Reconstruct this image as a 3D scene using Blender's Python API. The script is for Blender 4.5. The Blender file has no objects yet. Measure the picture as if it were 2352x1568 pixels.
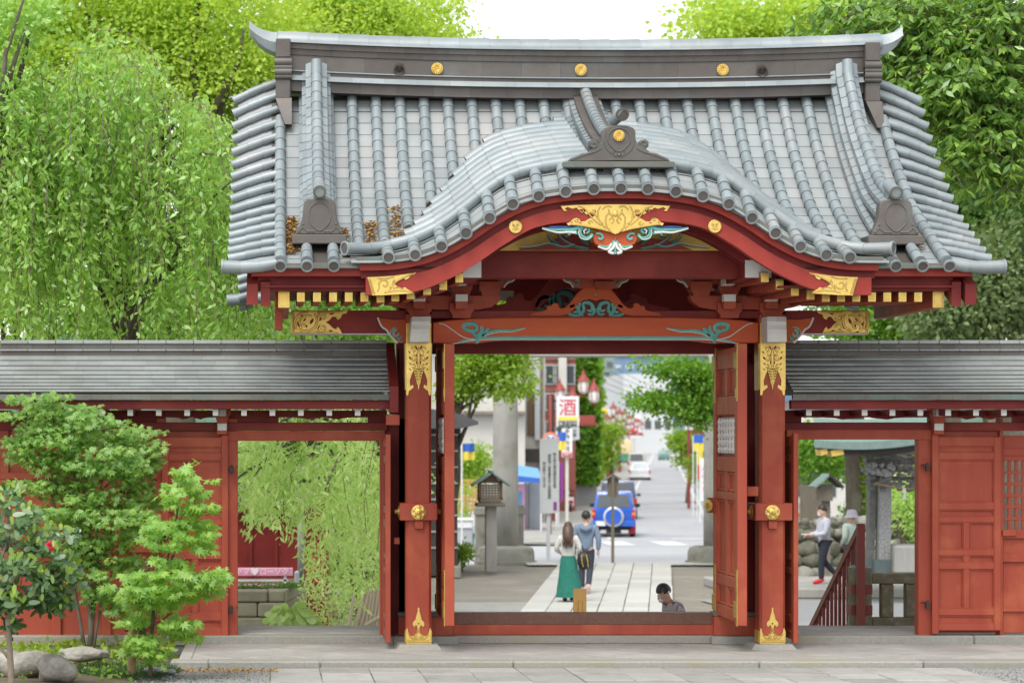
import bpy, bmesh, math, random
import numpy as np
from mathutils import Vector, Matrix
from mathutils.geometry import tessellate_polygon
random.seed(7); rng = np.random.default_rng(7)
PI = math.pi
S = bpy.context.scene
# ------------------------------------------------------------------ camera
F, U0, V0, HC = 5553.0, 640.0, 1003.0, 2.44     # focal length in px of a 2352 px wide picture, vanishing point, eye height
cam_d = bpy.data.cameras.new('camera'); cam = bpy.data.objects.new('camera', cam_d)
S.collection.objects.link(cam); S.camera = cam
cam.location = (0, 0, HC); cam.rotation_euler = (PI/2, 0, 0)
cam_d.sensor_width = 36; cam_d.lens = 36*F/2352
cam_d.shift_x = (1176-U0)/2352; cam_d.shift_y = (V0-784)/2352
cam_d.clip_start = .5; cam_d.clip_end = 6000
cam_d.dof.use_dof = True; cam_d.dof.focus_distance = 27.5; cam_d.dof.aperture_fstop = 2.2
# ------------------------------------------------------------------ sky, sun, exposure
w = bpy.data.worlds.new('World'); S.world = w; w.use_nodes = True
nt = w.node_tree; nt.nodes.clear()
sky = nt.nodes.new('ShaderNodeTexSky'); sky.sky_type = 'NISHITA'; sky.sun_disc = False
SUN_EL, SUN_AZ = math.radians(58), math.radians(205)      # azimuth clockwise from +Y (north): sun behind the camera's left
sky.sun_elevation = SUN_EL; sky.sun_rotation = SUN_AZ
sky.air_density = 1.0; sky.dust_density = 1.0; sky.ozone_density = 1.0
hs = nt.nodes.new('ShaderNodeHueSaturation'); hs.inputs['Saturation'].default_value = .12; hs.inputs['Value'].default_value = 1.0
bg = nt.nodes.new('ShaderNodeBackground'); bg.inputs['Strength'].default_value = .15
out = nt.nodes.new('ShaderNodeOutputWorld')
nt.links.new(sky.outputs[0], hs.inputs['Color']); nt.links.new(hs.outputs[0], bg.inputs[0]); nt.links.new(bg.outputs[0], out.inputs[0])
sd = bpy.data.lights.new('sun', 'SUN'); sd.energy = 1.5; sd.angle = math.radians(30); sd.color = (1, .97, .92)
sun = bpy.data.objects.new('sun', sd); S.collection.objects.link(sun)
dirv = Vector((math.sin(SUN_AZ)*math.cos(SUN_EL), math.cos(SUN_AZ)*math.cos(SUN_EL), math.sin(SUN_EL)))
sun.rotation_euler = (-dirv).to_track_quat('-Z', 'Y').to_euler(); sun.location = (0, -20, 40)
vs = S.view_settings; vs.view_transform = 'Standard'; vs.look = 'None'; vs.exposure = 0.9; vs.gamma = 1; vs.use_curve_mapping = False
S.cycles.use_denoising = True
S.cycles.max_bounces = 6; S.cycles.diffuse_bounces = 3; S.cycles.glossy_bounces = 3; S.cycles.transmission_bounces = 3; S.cycles.transparent_max_bounces = 4
S.cycles.caustics_reflective = False; S.cycles.caustics_refractive = False
# ------------------------------------------------------------------ helpers
def PX(u, Y): return (u-U0)*Y/F
def PZ(v, Y): return HC+(V0-v)*Y/F
def P(u, v, Y): return Vector((PX(u, Y), Y, PZ(v, Y)))
MATS = {}
def mat(name, c, c2=None, scale=4.0, rough=.6, metal=0.0, bump=0.0, bscale=None, rnd=0.0, spec=.5, stretch=(1, 1, 1), contrast=.5, c3=None, s3=1.0, coat=0, emit=0):
    """procedural surface: two colours mixed by noise, a third in larger patches, small per-object brightness change, fine bump"""
    if name in MATS: return MATS[name]
    m = bpy.data.materials.new(name); m.use_nodes = True; t = m.node_tree; b = t.nodes['Principled BSDF']
    b.inputs['Roughness'].default_value = rough; b.inputs['Metallic'].default_value = metal
    b.inputs['Specular IOR Level'].default_value = spec; b.inputs['Coat Weight'].default_value = coat
    tc = t.nodes.new('ShaderNodeTexCoord'); mp = t.nodes.new('ShaderNodeMapping'); mp.inputs['Scale'].default_value = stretch
    t.links.new(tc.outputs['Object'], mp.inputs[0])
    col = None
    if c2 is not None:
        n = t.nodes.new('ShaderNodeTexNoise'); n.inputs['Scale'].default_value = scale; n.inputs['Detail'].default_value = 6; n.inputs['Roughness'].default_value = .65
        t.links.new(mp.outputs[0], n.inputs['Vector'])
        r = t.nodes.new('ShaderNodeMapRange'); r.inputs['From Min'].default_value = .5-contrast*.5; r.inputs['From Max'].default_value = .5+contrast*.5
        t.links.new(n.outputs['Fac'], r.inputs['Value'])
        mx = t.nodes.new('ShaderNodeMix'); mx.data_type = 'RGBA'; mx.inputs[6].default_value = (*c, 1); mx.inputs[7].default_value = (*c2, 1)
        t.links.new(r.outputs[0], mx.inputs[0]); col = mx.outputs[2]
        rr = t.nodes.new('ShaderNodeMapRange'); rr.inputs['To Min'].default_value = max(.05, rough-.08); rr.inputs['To Max'].default_value = min(1, rough+.1)
        t.links.new(n.outputs['Fac'], rr.inputs['Value']); t.links.new(rr.outputs[0], b.inputs['Roughness'])
    if c3 is not None:
        n3 = t.nodes.new('ShaderNodeTexNoise'); n3.inputs['Scale'].default_value = s3; n3.inputs['Detail'].default_value = 5; n3.inputs['Roughness'].default_value = .6
        t.links.new(tc.outputs['Object'], n3.inputs['Vector'])
        r3 = t.nodes.new('ShaderNodeMapRange'); r3.inputs['From Min'].default_value = .5; r3.inputs['From Max'].default_value = .72
        t.links.new(n3.outputs['Fac'], r3.inputs['Value'])
        m3 = t.nodes.new('ShaderNodeMix'); m3.data_type = 'RGBA'; m3.inputs[7].default_value = (*c3, 1)
        if col: t.links.new(col, m3.inputs[6])
        else: m3.inputs[6].default_value = (*c, 1)
        t.links.new(r3.outputs[0], m3.inputs[0]); col = m3.outputs[2]
    if rnd:
        oi = t.nodes.new('ShaderNodeObjectInfo'); r4 = t.nodes.new('ShaderNodeMapRange')
        r4.inputs['To Min'].default_value = 1-rnd; r4.inputs['To Max'].default_value = 1+rnd
        t.links.new(oi.outputs['Random'], r4.inputs['Value'])
        h = t.nodes.new('ShaderNodeHueSaturation')
        if col: t.links.new(col, h.inputs['Color'])
        else: h.inputs['Color'].default_value = (*c, 1)
        t.links.new(r4.outputs[0], h.inputs['Value']); col = h.outputs[0]
    if col: t.links.new(col, b.inputs['Base Color'])
    else: b.inputs['Base Color'].default_value = (*c, 1)
    if bump:
        nb = t.nodes.new('ShaderNodeTexNoise'); nb.inputs['Scale'].default_value = bscale or scale*4; nb.inputs['Detail'].default_value = 5
        t.links.new(mp.outputs[0], nb.inputs['Vector'])
        bp = t.nodes.new('ShaderNodeBump'); bp.inputs['Strength'].default_value = bump; bp.inputs['Distance'].default_value = .02
        t.links.new(nb.outputs['Fac'], bp.inputs['Height']); t.links.new(bp.outputs[0], b.inputs['Normal'])
    MATS[name] = m; return m
def leafmat(name, c1, c2, trans=.45, rough=.45, gloss=.12):
    """leaf: colour differs from leaf to leaf, some light passes through"""
    m = bpy.data.materials.new(name); m.use_nodes = True; t = m.node_tree; t.nodes.clear()
    g = t.nodes.new('ShaderNodeNewGeometry'); oi = t.nodes.new('ShaderNodeObjectInfo')
    ad = t.nodes.new('ShaderNodeMath'); ad.operation = 'ADD'; fr = t.nodes.new('ShaderNodeMath'); fr.operation = 'FRACT'
    t.links.new(g.outputs['Random Per Island'], ad.inputs[0]); t.links.new(oi.outputs['Random'], ad.inputs[1]); t.links.new(ad.outputs[0], fr.inputs[0])
    mx = t.nodes.new('ShaderNodeMix'); mx.data_type = 'RGBA'; mx.inputs[6].default_value = (*c1, 1); mx.inputs[7].default_value = (*c2, 1)
    t.links.new(fr.outputs[0], mx.inputs[0])
    d = t.nodes.new('ShaderNodeBsdfDiffuse'); tr = t.nodes.new('ShaderNodeBsdfTranslucent'); gl = t.nodes.new('ShaderNodeBsdfGlossy'); gl.inputs['Roughness'].default_value = rough
    hs = t.nodes.new('ShaderNodeHueSaturation'); hs.inputs['Hue'].default_value = .485; hs.inputs['Saturation'].default_value = 1.1; hs.inputs['Value'].default_value = 1.5
    t.links.new(mx.outputs[2], d.inputs[0]); t.links.new(mx.outputs[2], hs.inputs['Color']); t.links.new(hs.outputs[0], tr.inputs[0])
    m1 = t.nodes.new('ShaderNodeMixShader'); m1.inputs[0].default_value = trans; m2 = t.nodes.new('ShaderNodeMixShader'); m2.inputs[0].default_value = gloss
    t.links.new(d.outputs[0], m1.inputs[1]); t.links.new(tr.outputs[0], m1.inputs[2])
    t.links.new(m1.outputs[0], m2.inputs[1]); t.links.new(gl.outputs[0], m2.inputs[2])
    gl.inputs[0].default_value = (.7, .75, .7, 1)
    o = t.nodes.new('ShaderNodeOutputMaterial'); t.links.new(m2.outputs[0], o.inputs[0])
    MATS[name] = m; return m
def tag(o, label=None, cat=None, group=None, kind=None):
    if label: o['label'] = label
    if cat: o['category'] = cat
    if group: o['group'] = group
    if kind: o['kind'] = kind
    return o
def put(o, parent):
    S.collection.objects.link(o)
    if parent is not None:
        o.parent = parent
        if parent.parent is None: o.matrix_parent_inverse = Matrix.Translation(-parent.location)
    return o
def empty(name, loc=(0, 0, 0), parent=None):
    o = bpy.data.objects.new(name, None); o.empty_display_size = .1
    if parent is None: o.location = loc
    return put(o, parent)
def thing(name, label, cat, loc=(0, 0, 0), group=None):
    return tag(empty(name, loc), label, cat, group)
def raw(name, V, Fc, m, parent=None, smooth=False):
    me = bpy.data.meshes.new(name); me.from_pydata([tuple(v) for v in V], [], [tuple(f) for f in Fc])
    if m is not None: me.materials.append(MATS[m] if isinstance(m, str) else m)
    if smooth: me.shade_smooth()
    me.update()
    return put(bpy.data.objects.new(name, me), parent)
class MB:
    """collects the faces of ONE mesh"""
    def __init__(s): s.v = []; s.f = []; s.mi = []; s.cur = 0; s.rib = []
    def add(s, V, Fc):
        k = len(s.v); s.v.extend(Vector(p) for p in V); s.f.extend(tuple(i+k for i in f) for f in Fc); s.mi.extend([s.cur]*len(Fc)); return s
    def m(s, i): s.cur = i; return s
    def box(s, x0, x1, y0, y1, z0, z1, b=0.0):
        if x0 > x1: x0, x1 = x1, x0
        if y0 > y1: y0, y1 = y1, y0
        if z0 > z1: z0, z1 = z1, z0
        if b <= 0:
            V = [(x0, y0, z0), (x1, y0, z0), (x1, y1, z0), (x0, y1, z0), (x0, y0, z1), (x1, y0, z1), (x1, y1, z1), (x0, y1, z1)]
            return s.add(V, [(0, 3, 2, 1), (4, 5, 6, 7), (0, 1, 5, 4), (1, 2, 6, 5), (2, 3, 7, 6), (3, 0, 4, 7)])
        b = min(b, (x1-x0)*.45, (y1-y0)*.45, (z1-z0)*.45)
        V = []; idx = {}
        for sx in (0, 1):
            for sy in (0, 1):
                for sz in (0, 1):
                    X, Y_, Z_ = (x0, x1)[sx], (y0, y1)[sy], (z0, z1)[sz]; dx, dy, dz = (b, -b)[sx], (b, -b)[sy], (b, -b)[sz]
                    idx[sx, sy, sz] = (len(V), len(V)+1, len(V)+2)
                    V += [(X, Y_+dy, Z_+dz), (X+dx, Y_, Z_+dz), (X+dx, Y_+dy, Z_)]
        g = lambda a, b_, c, k: idx[a, b_, c][k]
        Q = []
        for k, ax in ((0, 0), (1, 1), (2, 2)):
            for e in (0, 1):
                r = []
                for p, q in ((0, 0), (1, 0), (1, 1), (0, 1)):
                    t = [0, 0, 0]; t[ax] = e; t[(ax+1) % 3] = p; t[(ax+2) % 3] = q; r.append(g(*t, k))
                Q.append(tuple(r) if e else tuple(r[::-1]))
        for ax in (0, 1, 2):
            a1, a2 = (ax+1) % 3, (ax+2) % 3
            for p in (0, 1):
                for q in (0, 1):
                    t0 = [0, 0, 0]; t1 = [0, 0, 0]; t1[ax] = 1; t0[a1] = t1[a1] = p; t0[a2] = t1[a2] = q
                    f = (g(*t0, a1), g(*t1, a1), g(*t1, a2), g(*t0, a2)); Q.append(f if p == q else f[::-1])
        for k, v in idx.items():
            Q.append(v if (sum(k) % 2) else v[::-1])
        return s.add(V, Q)
    def ubox(s, u0, u1, v0, v1, Y, d, b=0.0):      # box whose front face is measured in the photograph at distance Y, d deep
        return s.box(PX(u0, Y), PX(u1, Y), Y, Y+d, PZ(v1, Y), PZ(v0, Y), b)
    def obox(s, c, ax, ay, az):                    # oriented box: centre and three half-axis vectors
        c = Vector(c); ax, ay, az = Vector(ax), Vector(ay), Vector(az)
        V = [c+ax*i+ay*j+az*k for k in (-1, 1) for j in (-1, 1) for i in (-1, 1)]
        return s.add(V, [(0, 2, 3, 1), (4, 5, 7, 6), (0, 1, 5, 4), (1, 3, 7, 5), (3, 2, 6, 7), (2, 0, 4, 6)])
    def bar(s, a, b, wd, ht=None, up=(0, 0, 1)):
        a, b = Vector(a), Vector(b); d = b-a; ht = ht or wd; up = Vector(up)
        x = d.cross(up); x = x.normalized() if x.length > 1e-6 else Vector((1, 0, 0)); z = x.cross(d).normalized()
        return s.obox((a+b)/2, d/2, x*wd/2, z*ht/2)
    def tube(s, path, rad, n=8, cap=True, up=None, squash=1.0):
        path = [Vector(p) for p in path]; k = len(path); rad = rad if isinstance(rad, (list, tuple)) else [rad]*k
        V = []; prev = None
        for i, p in enumerate(path):
            d = (path[min(i+1, k-1)]-path[max(i-1, 0)])
            d = d.normalized() if d.length > 1e-9 else Vector((0, 0, 1))
            if prev is None:
                a = Vector(up) if up else (Vector((0, 0, 1)) if abs(d.z) < .9 else Vector((1, 0, 0)))
            else: a = prev
            a = (a-d*a.dot(d)).normalized(); b_ = d.cross(a); prev = a
            for j in range(n):
                t = 2*PI*j/n; V.append(p+a*math.cos(t)*rad[i]+b_*math.sin(t)*rad[i]*squash)
        Fc = [(i*n+j, i*n+(j+1) % n, (i+1)*n+(j+1) % n, (i+1)*n+j) for i in range(k-1) for j in range(n)]
        if cap: Fc += [tuple(range(n))[::-1], tuple((k-1)*n+j for j in range(n))]
        return s.add(V, Fc)
    def lathe(s, c, prof, n=16, ax=(0, 0, 1)):      # profile [(r,h)...] round an axis through c
        c = Vector(c); ax = Vector(ax).normalized(); a = Vector((1, 0, 0)) if abs(ax.x) < .9 else Vector((0, 1, 0)); a = (a-ax*a.dot(ax)).normalized(); b_ = ax.cross(a)
        V = []
        for r, h in prof:
            for j in range(n):
                t = 2*PI*j/n; V.append(c+ax*h+(a*math.cos(t)+b_*math.sin(t))*r)
        k = len(prof)
        Fc = [(i*n+j, i*n+(j+1) % n, (i+1)*n+(j+1) % n, (i+1)*n+j) for i in range(k-1) for j in range(n)]
        Fc += [tuple(range(n))[::-1], tuple((k-1)*n+j for j in range(n))]
        return s.add(V, Fc)
    def ball(s, c, r, n=10, sq=(1, 1, 1)):
        c = Vector(c); m_ = max(4, n//2+1); V = [c+Vector((0, 0, -r*sq[2]))]
        for i in range(1, m_):
            p = -PI/2+PI*i/m_
            for j in range(n):
                t = 2*PI*j/n; V.append(c+Vector((math.cos(p)*math.cos(t)*r*sq[0], math.cos(p)*math.sin(t)*r*sq[1], math.sin(p)*r*sq[2])))
        V.append(c+Vector((0, 0, r*sq[2]))); L = len(V)-1
        Fc = [(0, 1+(j+1) % n, 1+j) for j in range(n)]
        for i in range(m_-2):
            a = 1+i*n; Fc += [(a+j, a+(j+1) % n, a+n+(j+1) % n, a+n+j) for j in range(n)]
        a = 1+(m_-2)*n; Fc += [(a+j, a+(j+1) % n, L) for j in range(n)]
        return s.add(V, Fc)
    def plate(s, pts, Y, d, bev=0.0, y_of=None):
        """outline [(x,z)] standing at distance Y, d thick towards the back (front edge rounded by bev)"""
        A = sum(pts[i][0]*pts[(i+1) % len(pts)][1]-pts[(i+1) % len(pts)][0]*pts[i][1] for i in range(len(pts)))
        if A < 0: pts = pts[::-1]
        n = len(pts)
        T = [tuple(t) for t in tessellate_polygon([[Vector((p[0], p[1], 0)) for p in pts]])]
        def a2(t): 
            p, q, r = (pts[i] for i in t); return (q[0]-p[0])*(r[1]-p[1])-(r[0]-p[0])*(q[1]-p[1])
        T = [t if a2(t) > 0 else t[::-1] for t in T]
        if bev:
            off = []
            for i in range(n):
                p0, p1, p2 = Vector(pts[i-1]), Vector(pts[i]), Vector(pts[(i+1) % n])
                e1 = (p1-p0); e2 = (p2-p1)
                n1 = Vector((-e1.y, e1.x)).normalized() if e1.length else Vector((0, 0)); n2 = Vector((-e2.y, e2.x)).normalized() if e2.length else n1
                nn = n1+n2; nn = nn.normalized() if nn.length > 1e-6 else n1
                off.append(p1+nn*bev)
            V = [(p.x, Y, p.y) for p in off]+[(p[0], Y+bev, p[1]) for p in pts]+[(p[0], Y+d, p[1]) for p in pts]
            Fc = list(T); L = 2
        else:
            V = [(p[0], Y, p[1]) for p in pts]+[(p[0], Y+d, p[1]) for p in pts]; Fc = list(T); L = 1
        for l in range(L):
            Fc += [(l*n+i, (l+1)*n+i, (l+1)*n+(i+1) % n, l*n+(i+1) % n) for i in range(n)]
        Fc += [tuple(L*n+i for i in t[::-1]) for t in T]
        return s.add(V, Fc)
    def uplate(s, uv, Y, d, bev=0.0): return s.plate([(PX(u, Y), PZ(v, Y)) for u, v in uv], Y, d, bev)
    def ribbon(s, uv, wd, Y, h, base=0.0, px=True):
        """raised tapering band along a path on the plane at distance Y (front relief h)"""
        pts = [Vector((PX(u, Y), PZ(v, Y))) for u, v in uv] if px else [Vector(p) for p in uv]
        s.rib.append((uv, wd, Y, h))
        k = len(pts); wd = wd if isinstance(wd, (list, tuple)) else [wd]*k; sc = Y/F if px else 1
        V = []
        for i, p in enumerate(pts):
            d = pts[min(i+1, k-1)]-pts[max(i-1, 0)]; d = d.normalized() if d.length > 1e-9 else Vector((1, 0)); nn = Vector((-d.y, d.x)); w_ = wd[i]*sc/2
            a, b_ = p+nn*w_, p-nn*w_; c1, c2 = p+nn*w_*.5, p-nn*w_*.5; hh = h*min(1, .3+w_/(h*2+1e-6))
            V += [(a.x, Y+base, a.y), (c1.x, Y-hh, c1.y), (c2.x, Y-hh, c2.y), (b_.x, Y+base, b_.y)]
        Fc = [(4*i+j, 4*i+j+1, 4*i+5+j, 4*i+4+j) for i in range(k-1) for j in range(3)]
        return s.add(V, Fc)
    def build(s, name, m, parent=None, smooth=False, ang=None):
        me = bpy.data.meshes.new(name); me.from_pydata([tuple(v) for v in s.v], [], s.f)
        for q in (m if isinstance(m, (list, tuple)) else [m]): me.materials.append(MATS[q] if isinstance(q, str) else q)
        if isinstance(m, (list, tuple)): me.polygons.foreach_set('material_index', s.mi)
        if ang: me.shade_smooth(); me.set_sharp_from_angle(angle=math.radians(ang))
        elif smooth: me.shade_smooth()
        me.update()
        o = put(bpy.data.objects.new(name, me), parent)
        if name in SMALL: o['kind'] = 'stuff'
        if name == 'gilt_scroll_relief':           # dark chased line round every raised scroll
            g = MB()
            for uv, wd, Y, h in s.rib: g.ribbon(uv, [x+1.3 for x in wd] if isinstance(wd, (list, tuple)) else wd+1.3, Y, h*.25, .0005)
            g.build('chased_line', 'gold_engraved', parent)
        return o
SMALL = {'lacquer_cutout', 'teal_scroll', 'white_scroll_line', 'gilt_scroll_relief', 'white_edge', 'teal_wing', 'white_wing', 'navy_wing', 'teal_soffit_line', 'white_soffit_line', 'gilt_fluted_collar', 'carved_lattice', 'roof_boarding', 'gilt_rafter_tip', 'carved_relief', 'printed_mark', 'chased_line'}
def npmesh(name, V, Fc, m, parent=None, smooth=False):       # V (n,3), Fc (k,4) or (k,3) arrays
    me = bpy.data.meshes.new(name); V = np.asarray(V, np.float32); Fc = np.asarray(Fc, np.int32); k = Fc.shape[1]
    me.vertices.add(len(V)); me.vertices.foreach_set('co', V.ravel())
    me.loops.add(Fc.size); me.loops.foreach_set('vertex_index', Fc.ravel())
    me.polygons.add(len(Fc)); me.polygons.foreach_set('loop_start', np.arange(0, Fc.size, k, dtype=np.int32))
    me.materials.append(MATS[m]); me.update(calc_edges=True)
    if smooth: me.shade_smooth()
    return put(bpy.data.objects.new(name, me), parent)
def clone(o, parent=None, loc=None, rot=None):
    c = o.copy(); S.collection.objects.link(c); c.parent = parent
    if loc is not None: c.location = loc
    if rot is not None: c.rotation_euler = rot
    for ch in list(o.children): clone(ch, c)
    return c
def lerp(a, b, t): return a+(b-a)*t
def interp(x, xs, ys): return float(np.interp(x, xs, ys))
def cubic(xs, ys):                                   # smooth curve through points (Catmull-Rom with free spacing)
    xs = list(xs); ys = list(ys); n = len(xs)
    m = [(ys[min(i+1, n-1)]-ys[max(i-1, 0)])/(xs[min(i+1, n-1)]-xs[max(i-1, 0)]) for i in range(n)]
    def f(x):
        if x <= xs[0]: return ys[0]+m[0]*(x-xs[0])
        if x >= xs[-1]: return ys[-1]+m[-1]*(x-xs[-1])
        i = max(j for j in range(n-1) if xs[j] <= x); h = xs[i+1]-xs[i]; t = (x-xs[i])/h
        return (2*t**3-3*t**2+1)*ys[i]+(t**3-2*t**2+t)*h*m[i]+(-2*t**3+3*t**2)*ys[i+1]+(t**3-t**2)*h*m[i+1]
    return f
def spiral(cx, cy, r0, r1, a0, turns, n=22):        # picture-plane spiral (v grows downwards)
    return [(cx+lerp(r0, r1, i/n)*math.cos(a0+2*PI*turns*i/n), cy+lerp(r0, r1, i/n)*math.sin(a0+2*PI*turns*i/n)) for i in range(n+1)]
def smoothpath(pts, n=6):
    """dense smooth path through points"""
    out = []
    for i in range(len(pts)-1):
        p0, p1, p2, p3 = (Vector(pts[max(i-1, 0)]), Vector(pts[i]), Vector(pts[i+1]), Vector(pts[min(i+2, len(pts)-1)]))
        for k in range(n):
            t = k/n; out.append(.5*((2*p1)+(p2-p0)*t+(2*p0-5*p1+4*p2-p3)*t*t+(3*p1-p0-3*p2+p3)*t**3))
    out.append(Vector(pts[-1])); return [tuple(p) for p in out]
def evaluated(o):
    """mesh of a text or of a modified object, worked out in a small scene of its own"""
    T = bpy.data.scenes.new('workshop'); T.collection.objects.link(o)
    with bpy.context.temp_override(scene=T, view_layer=T.view_layers[0]):
        dg = bpy.context.evaluated_depsgraph_get(); dg.update(); me = bpy.data.meshes.new_from_object(o.evaluated_get(dg))
    bpy.data.scenes.remove(T); return me
def text(name, body, m, parent, loc, size, rot=(PI/2, 0, 0), ext=.004, align='CENTER', vertical=False, gap=1.05):
    """flat lettering turned into a mesh"""
    cu = bpy.data.curves.new(name, 'FONT'); cu.body = '\n'.join(body) if vertical else body; cu.size = size; cu.extrude = ext; cu.align_x = align; cu.align_y = 'CENTER'
    cu.space_line = gap; cu.resolution_u = 3
    t = bpy.data.objects.new(name, cu); me = evaluated(t)
    bpy.data.objects.remove(t); bpy.data.curves.remove(cu)
    me.transform(Matrix.Translation(Vector(loc)) @ Matrix.Rotation(rot[2], 4, 'Z') @ Matrix.Rotation(rot[0], 4, 'X'))
    me.materials.clear(); me.materials.append(MATS[m]); me.name = name
    return put(bpy.data.objects.new(name, me), parent)
def skin(name, joints, edges, m, parent=None, sub=2, loc=None):
    """one continuous body surface grown round a skeleton: joints [(x,y,z,r)]"""
    me = bpy.data.meshes.new(name); me.from_pydata([j[:3] for j in joints], edges, [])
    o = bpy.data.objects.new(name, me)
    md = o.modifiers.new('s', 'SKIN'); 
    for i, j in enumerate(joints):
        sv = me.skin_vertices[0].data[i]; r = j[3]; sv.radius = (r, r) if not isinstance(r, tuple) else r; sv.use_root = (i == 0)
    md.use_smooth_shade = True
    o.modifiers.new('d', 'SUBSURF').levels = sub
    me2 = evaluated(o)
    bpy.data.objects.remove(o); bpy.data.meshes.remove(me)
    me2.materials.clear(); me2.materials.append(MATS[m]); me2.name = name; me2.shade_smooth()
    return put(bpy.data.objects.new(name, me2), parent)
# ------------------------------------------------------------------ materials
RED = (.40, .084, .046)
mat('lacquer', RED, (.32, .058, .036), 2.4, .5, bump=.1, bscale=30, stretch=(1.6, 1.6, .16), contrast=.4, c3=(.47, .125, .060), s3=1.3, spec=.25)
mat('lacquer_shaded', (.215, .026, .023), (.155, .019, .018), 2.0, .5, bump=.1, bscale=30, contrast=.45, c3=(.29, .044, .03), s3=1.1, spec=.25)  # red of sheltered timber, darkened so the colour carries the shade
mat('lacquer_orange', (.55, .105, .028), (.40, .062, .028), 1.6, .5, bump=.08, bscale=30, stretch=(.5, 1, 2.5), contrast=.6, c3=(.52, .115, .028), s3=1.0, spec=.25)
mat('lacquer_crimson', (.36, .048, .034), (.29, .036, .028), 2.0, .5, bump=.1, bscale=30, contrast=.45, c3=(.37, .052, .035), s3=1.1, spec=.25)
mat('gold_engraved', (.22, .13, .03), (.30, .19, .05), 20, .55, .5)
mat('gold', (.82, .60, .19), (.66, .45, .11), 7, .36, .75, bump=.12, bscale=70, spec=.5)
mat('gold_old', (.60, .43, .12), (.42, .28, .07), 12, .42, .7, bump=.25, bscale=60)
mat('gold_leaf', (.78, .56, .14), (.64, .43, .10), 8, .55, .1, bump=.15, bscale=90)
mat('copper', (.295, .34, .352), (.215, .25, .262), 3.5, .47, .15, bump=.06, bscale=25, rnd=.10, c3=(.34, .355, .352), s3=1.3, spec=.6)
mat('copper_sheet', (.35, .378, .38), (.275, .30, .305), 2.6, .5, .12, bump=.05, bscale=20, rnd=.10, c3=(.375, .368, .36), s3=1.0, spec=.5)
mat('bronze', (.145, .126, .112), (.10, .088, .08), 2.6, .5, .3, bump=.07, bscale=25, rnd=.10, c3=(.14, .14, .13), s3=2.0)
mat('bronze_green', (.17, .17, .14), (.12, .12, .105), 3.5, .55, .2, bump=.06, bscale=25, rnd=.06, c3=(.13, .19, .17), s3=2.5)
mat('wing_copper', (.36, .385, .37), (.27, .29, .28), 3.0, .38, .25, bump=.03, bscale=20, rnd=.09, c3=(.25, .255, .235), s3=.7, spec=.6)
mat('white_paint', (.72, .72, .69), (.60, .60, .57), 5, .6, bump=.05)
mat('teal_paint', (.07, .30, .26), (.16, .42, .37), 8, .55, bump=.1, bscale=50)
mat('teal_shaded', (.025, .12, .11), (.05, .2, .17), 8, .6, bump=.1, bscale=50)  # darker teal for recessed carving, shade of the depth put into the colour
mat('navy_paint', (.02, .03, .16), (.05, .09, .3), 14, .6)
mat('rafter_soffit', (.24, .21, .18), (.18, .15, .13), 6, .7)
mat('stone', (.40, .39, .36), (.30, .29, .265), 6, .8, bump=.25, bscale=60, rnd=.10, c3=(.46, .45, .42), s3=1.2)
mat('stone_edge', (.36, .35, .31), (.25, .245, .22), 30, .85, bump=.4, bscale=80, rnd=.08, c3=(.30, .285, .2), s3=1.5)
mat('paver', (.40, .395, .37), (.31, .305, .285), 14, .85, bump=.5, bscale=70, rnd=.18, c3=(.26, .255, .22), s3=2.2)
mat('paver_lit', (.54, .535, .51), (.46, .455, .43), 8, .85, bump=.25, bscale=60, rnd=.10, c3=(.50, .48, .42), s3=1.4)  # path beyond the gate, tone lifted for the brighter light out there
mat('joint', (.10, .10, .07), (.15, .14, .1), 10, .95)
mat('gravel', (.30, .295, .28), (.15, .15, .14), 60, .9, bump=.9, bscale=90, contrast=.35, c3=(.22, .17, .12), s3=.8)
mat('soil', (.12, .085, .055), (.2, .16, .10), 20, .95, bump=.7, bscale=60, c3=(.23, .2, .15), s3=3)
mat('iron', (.05, .045, .042), (.09, .06, .045), 20, .6, .6, bump=.2)
mat('rusty_plate', (.17, .085, .062), (.13, .065, .05), 6, .55, .3, bump=.15, bscale=60, c3=(.19, .11, .055), s3=22)
mat('dark_backing', (.01, .008, .008), rough=.9)
# ================================================================== THE GATE: timber
PF = 27.77                                    # distance of the front pillars' faces
gate = thing('shrine_gate', 'large red lacquered gate with grey copper tile roof and curved central gable', 'gate', (3.64, 28.2, 0))
def pbox(name, m, u0, u1, v0, v1, Y, d, b=.006, parent=None):
    return MB().ubox(u0, u1, v0, v1, Y, d, b).build(name, m, parent or gate)
def mir(pts, c): return [(2*c-u, v) for u, v in pts]
def teardrop(mb, x0, y0, x1, y1, wd, Y, h=.003):
    mb.ribbon([(lerp(x0, x1, t), lerp(y0, y1, t)) for t in (0, .25, .5, .75, 1)], [.3, wd*.7, wd, wd*.6, .2], Y, h)
def scrollset(mb, items, Y, h):
    for it in items:
        if it[0] == 's': _, cx, cy, r0, r1, a0, tn, w0, w1 = it; p = spiral(cx, cy, r0, r1, a0, tn); mb.ribbon(p, [lerp(w0, w1, i/len(p)) for i in range(len(p))], Y, h)
        else: _, pts, w0, w1 = it; p = smoothpath(pts); n = len(p); mb.ribbon(p, [lerp(w0, w1, i/(n-1))*(.35+.65*math.sin(PI*min(1, max(0, (i+.6)/n)))**.6) for i in range(n)], Y, h)
PW = .148
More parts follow.
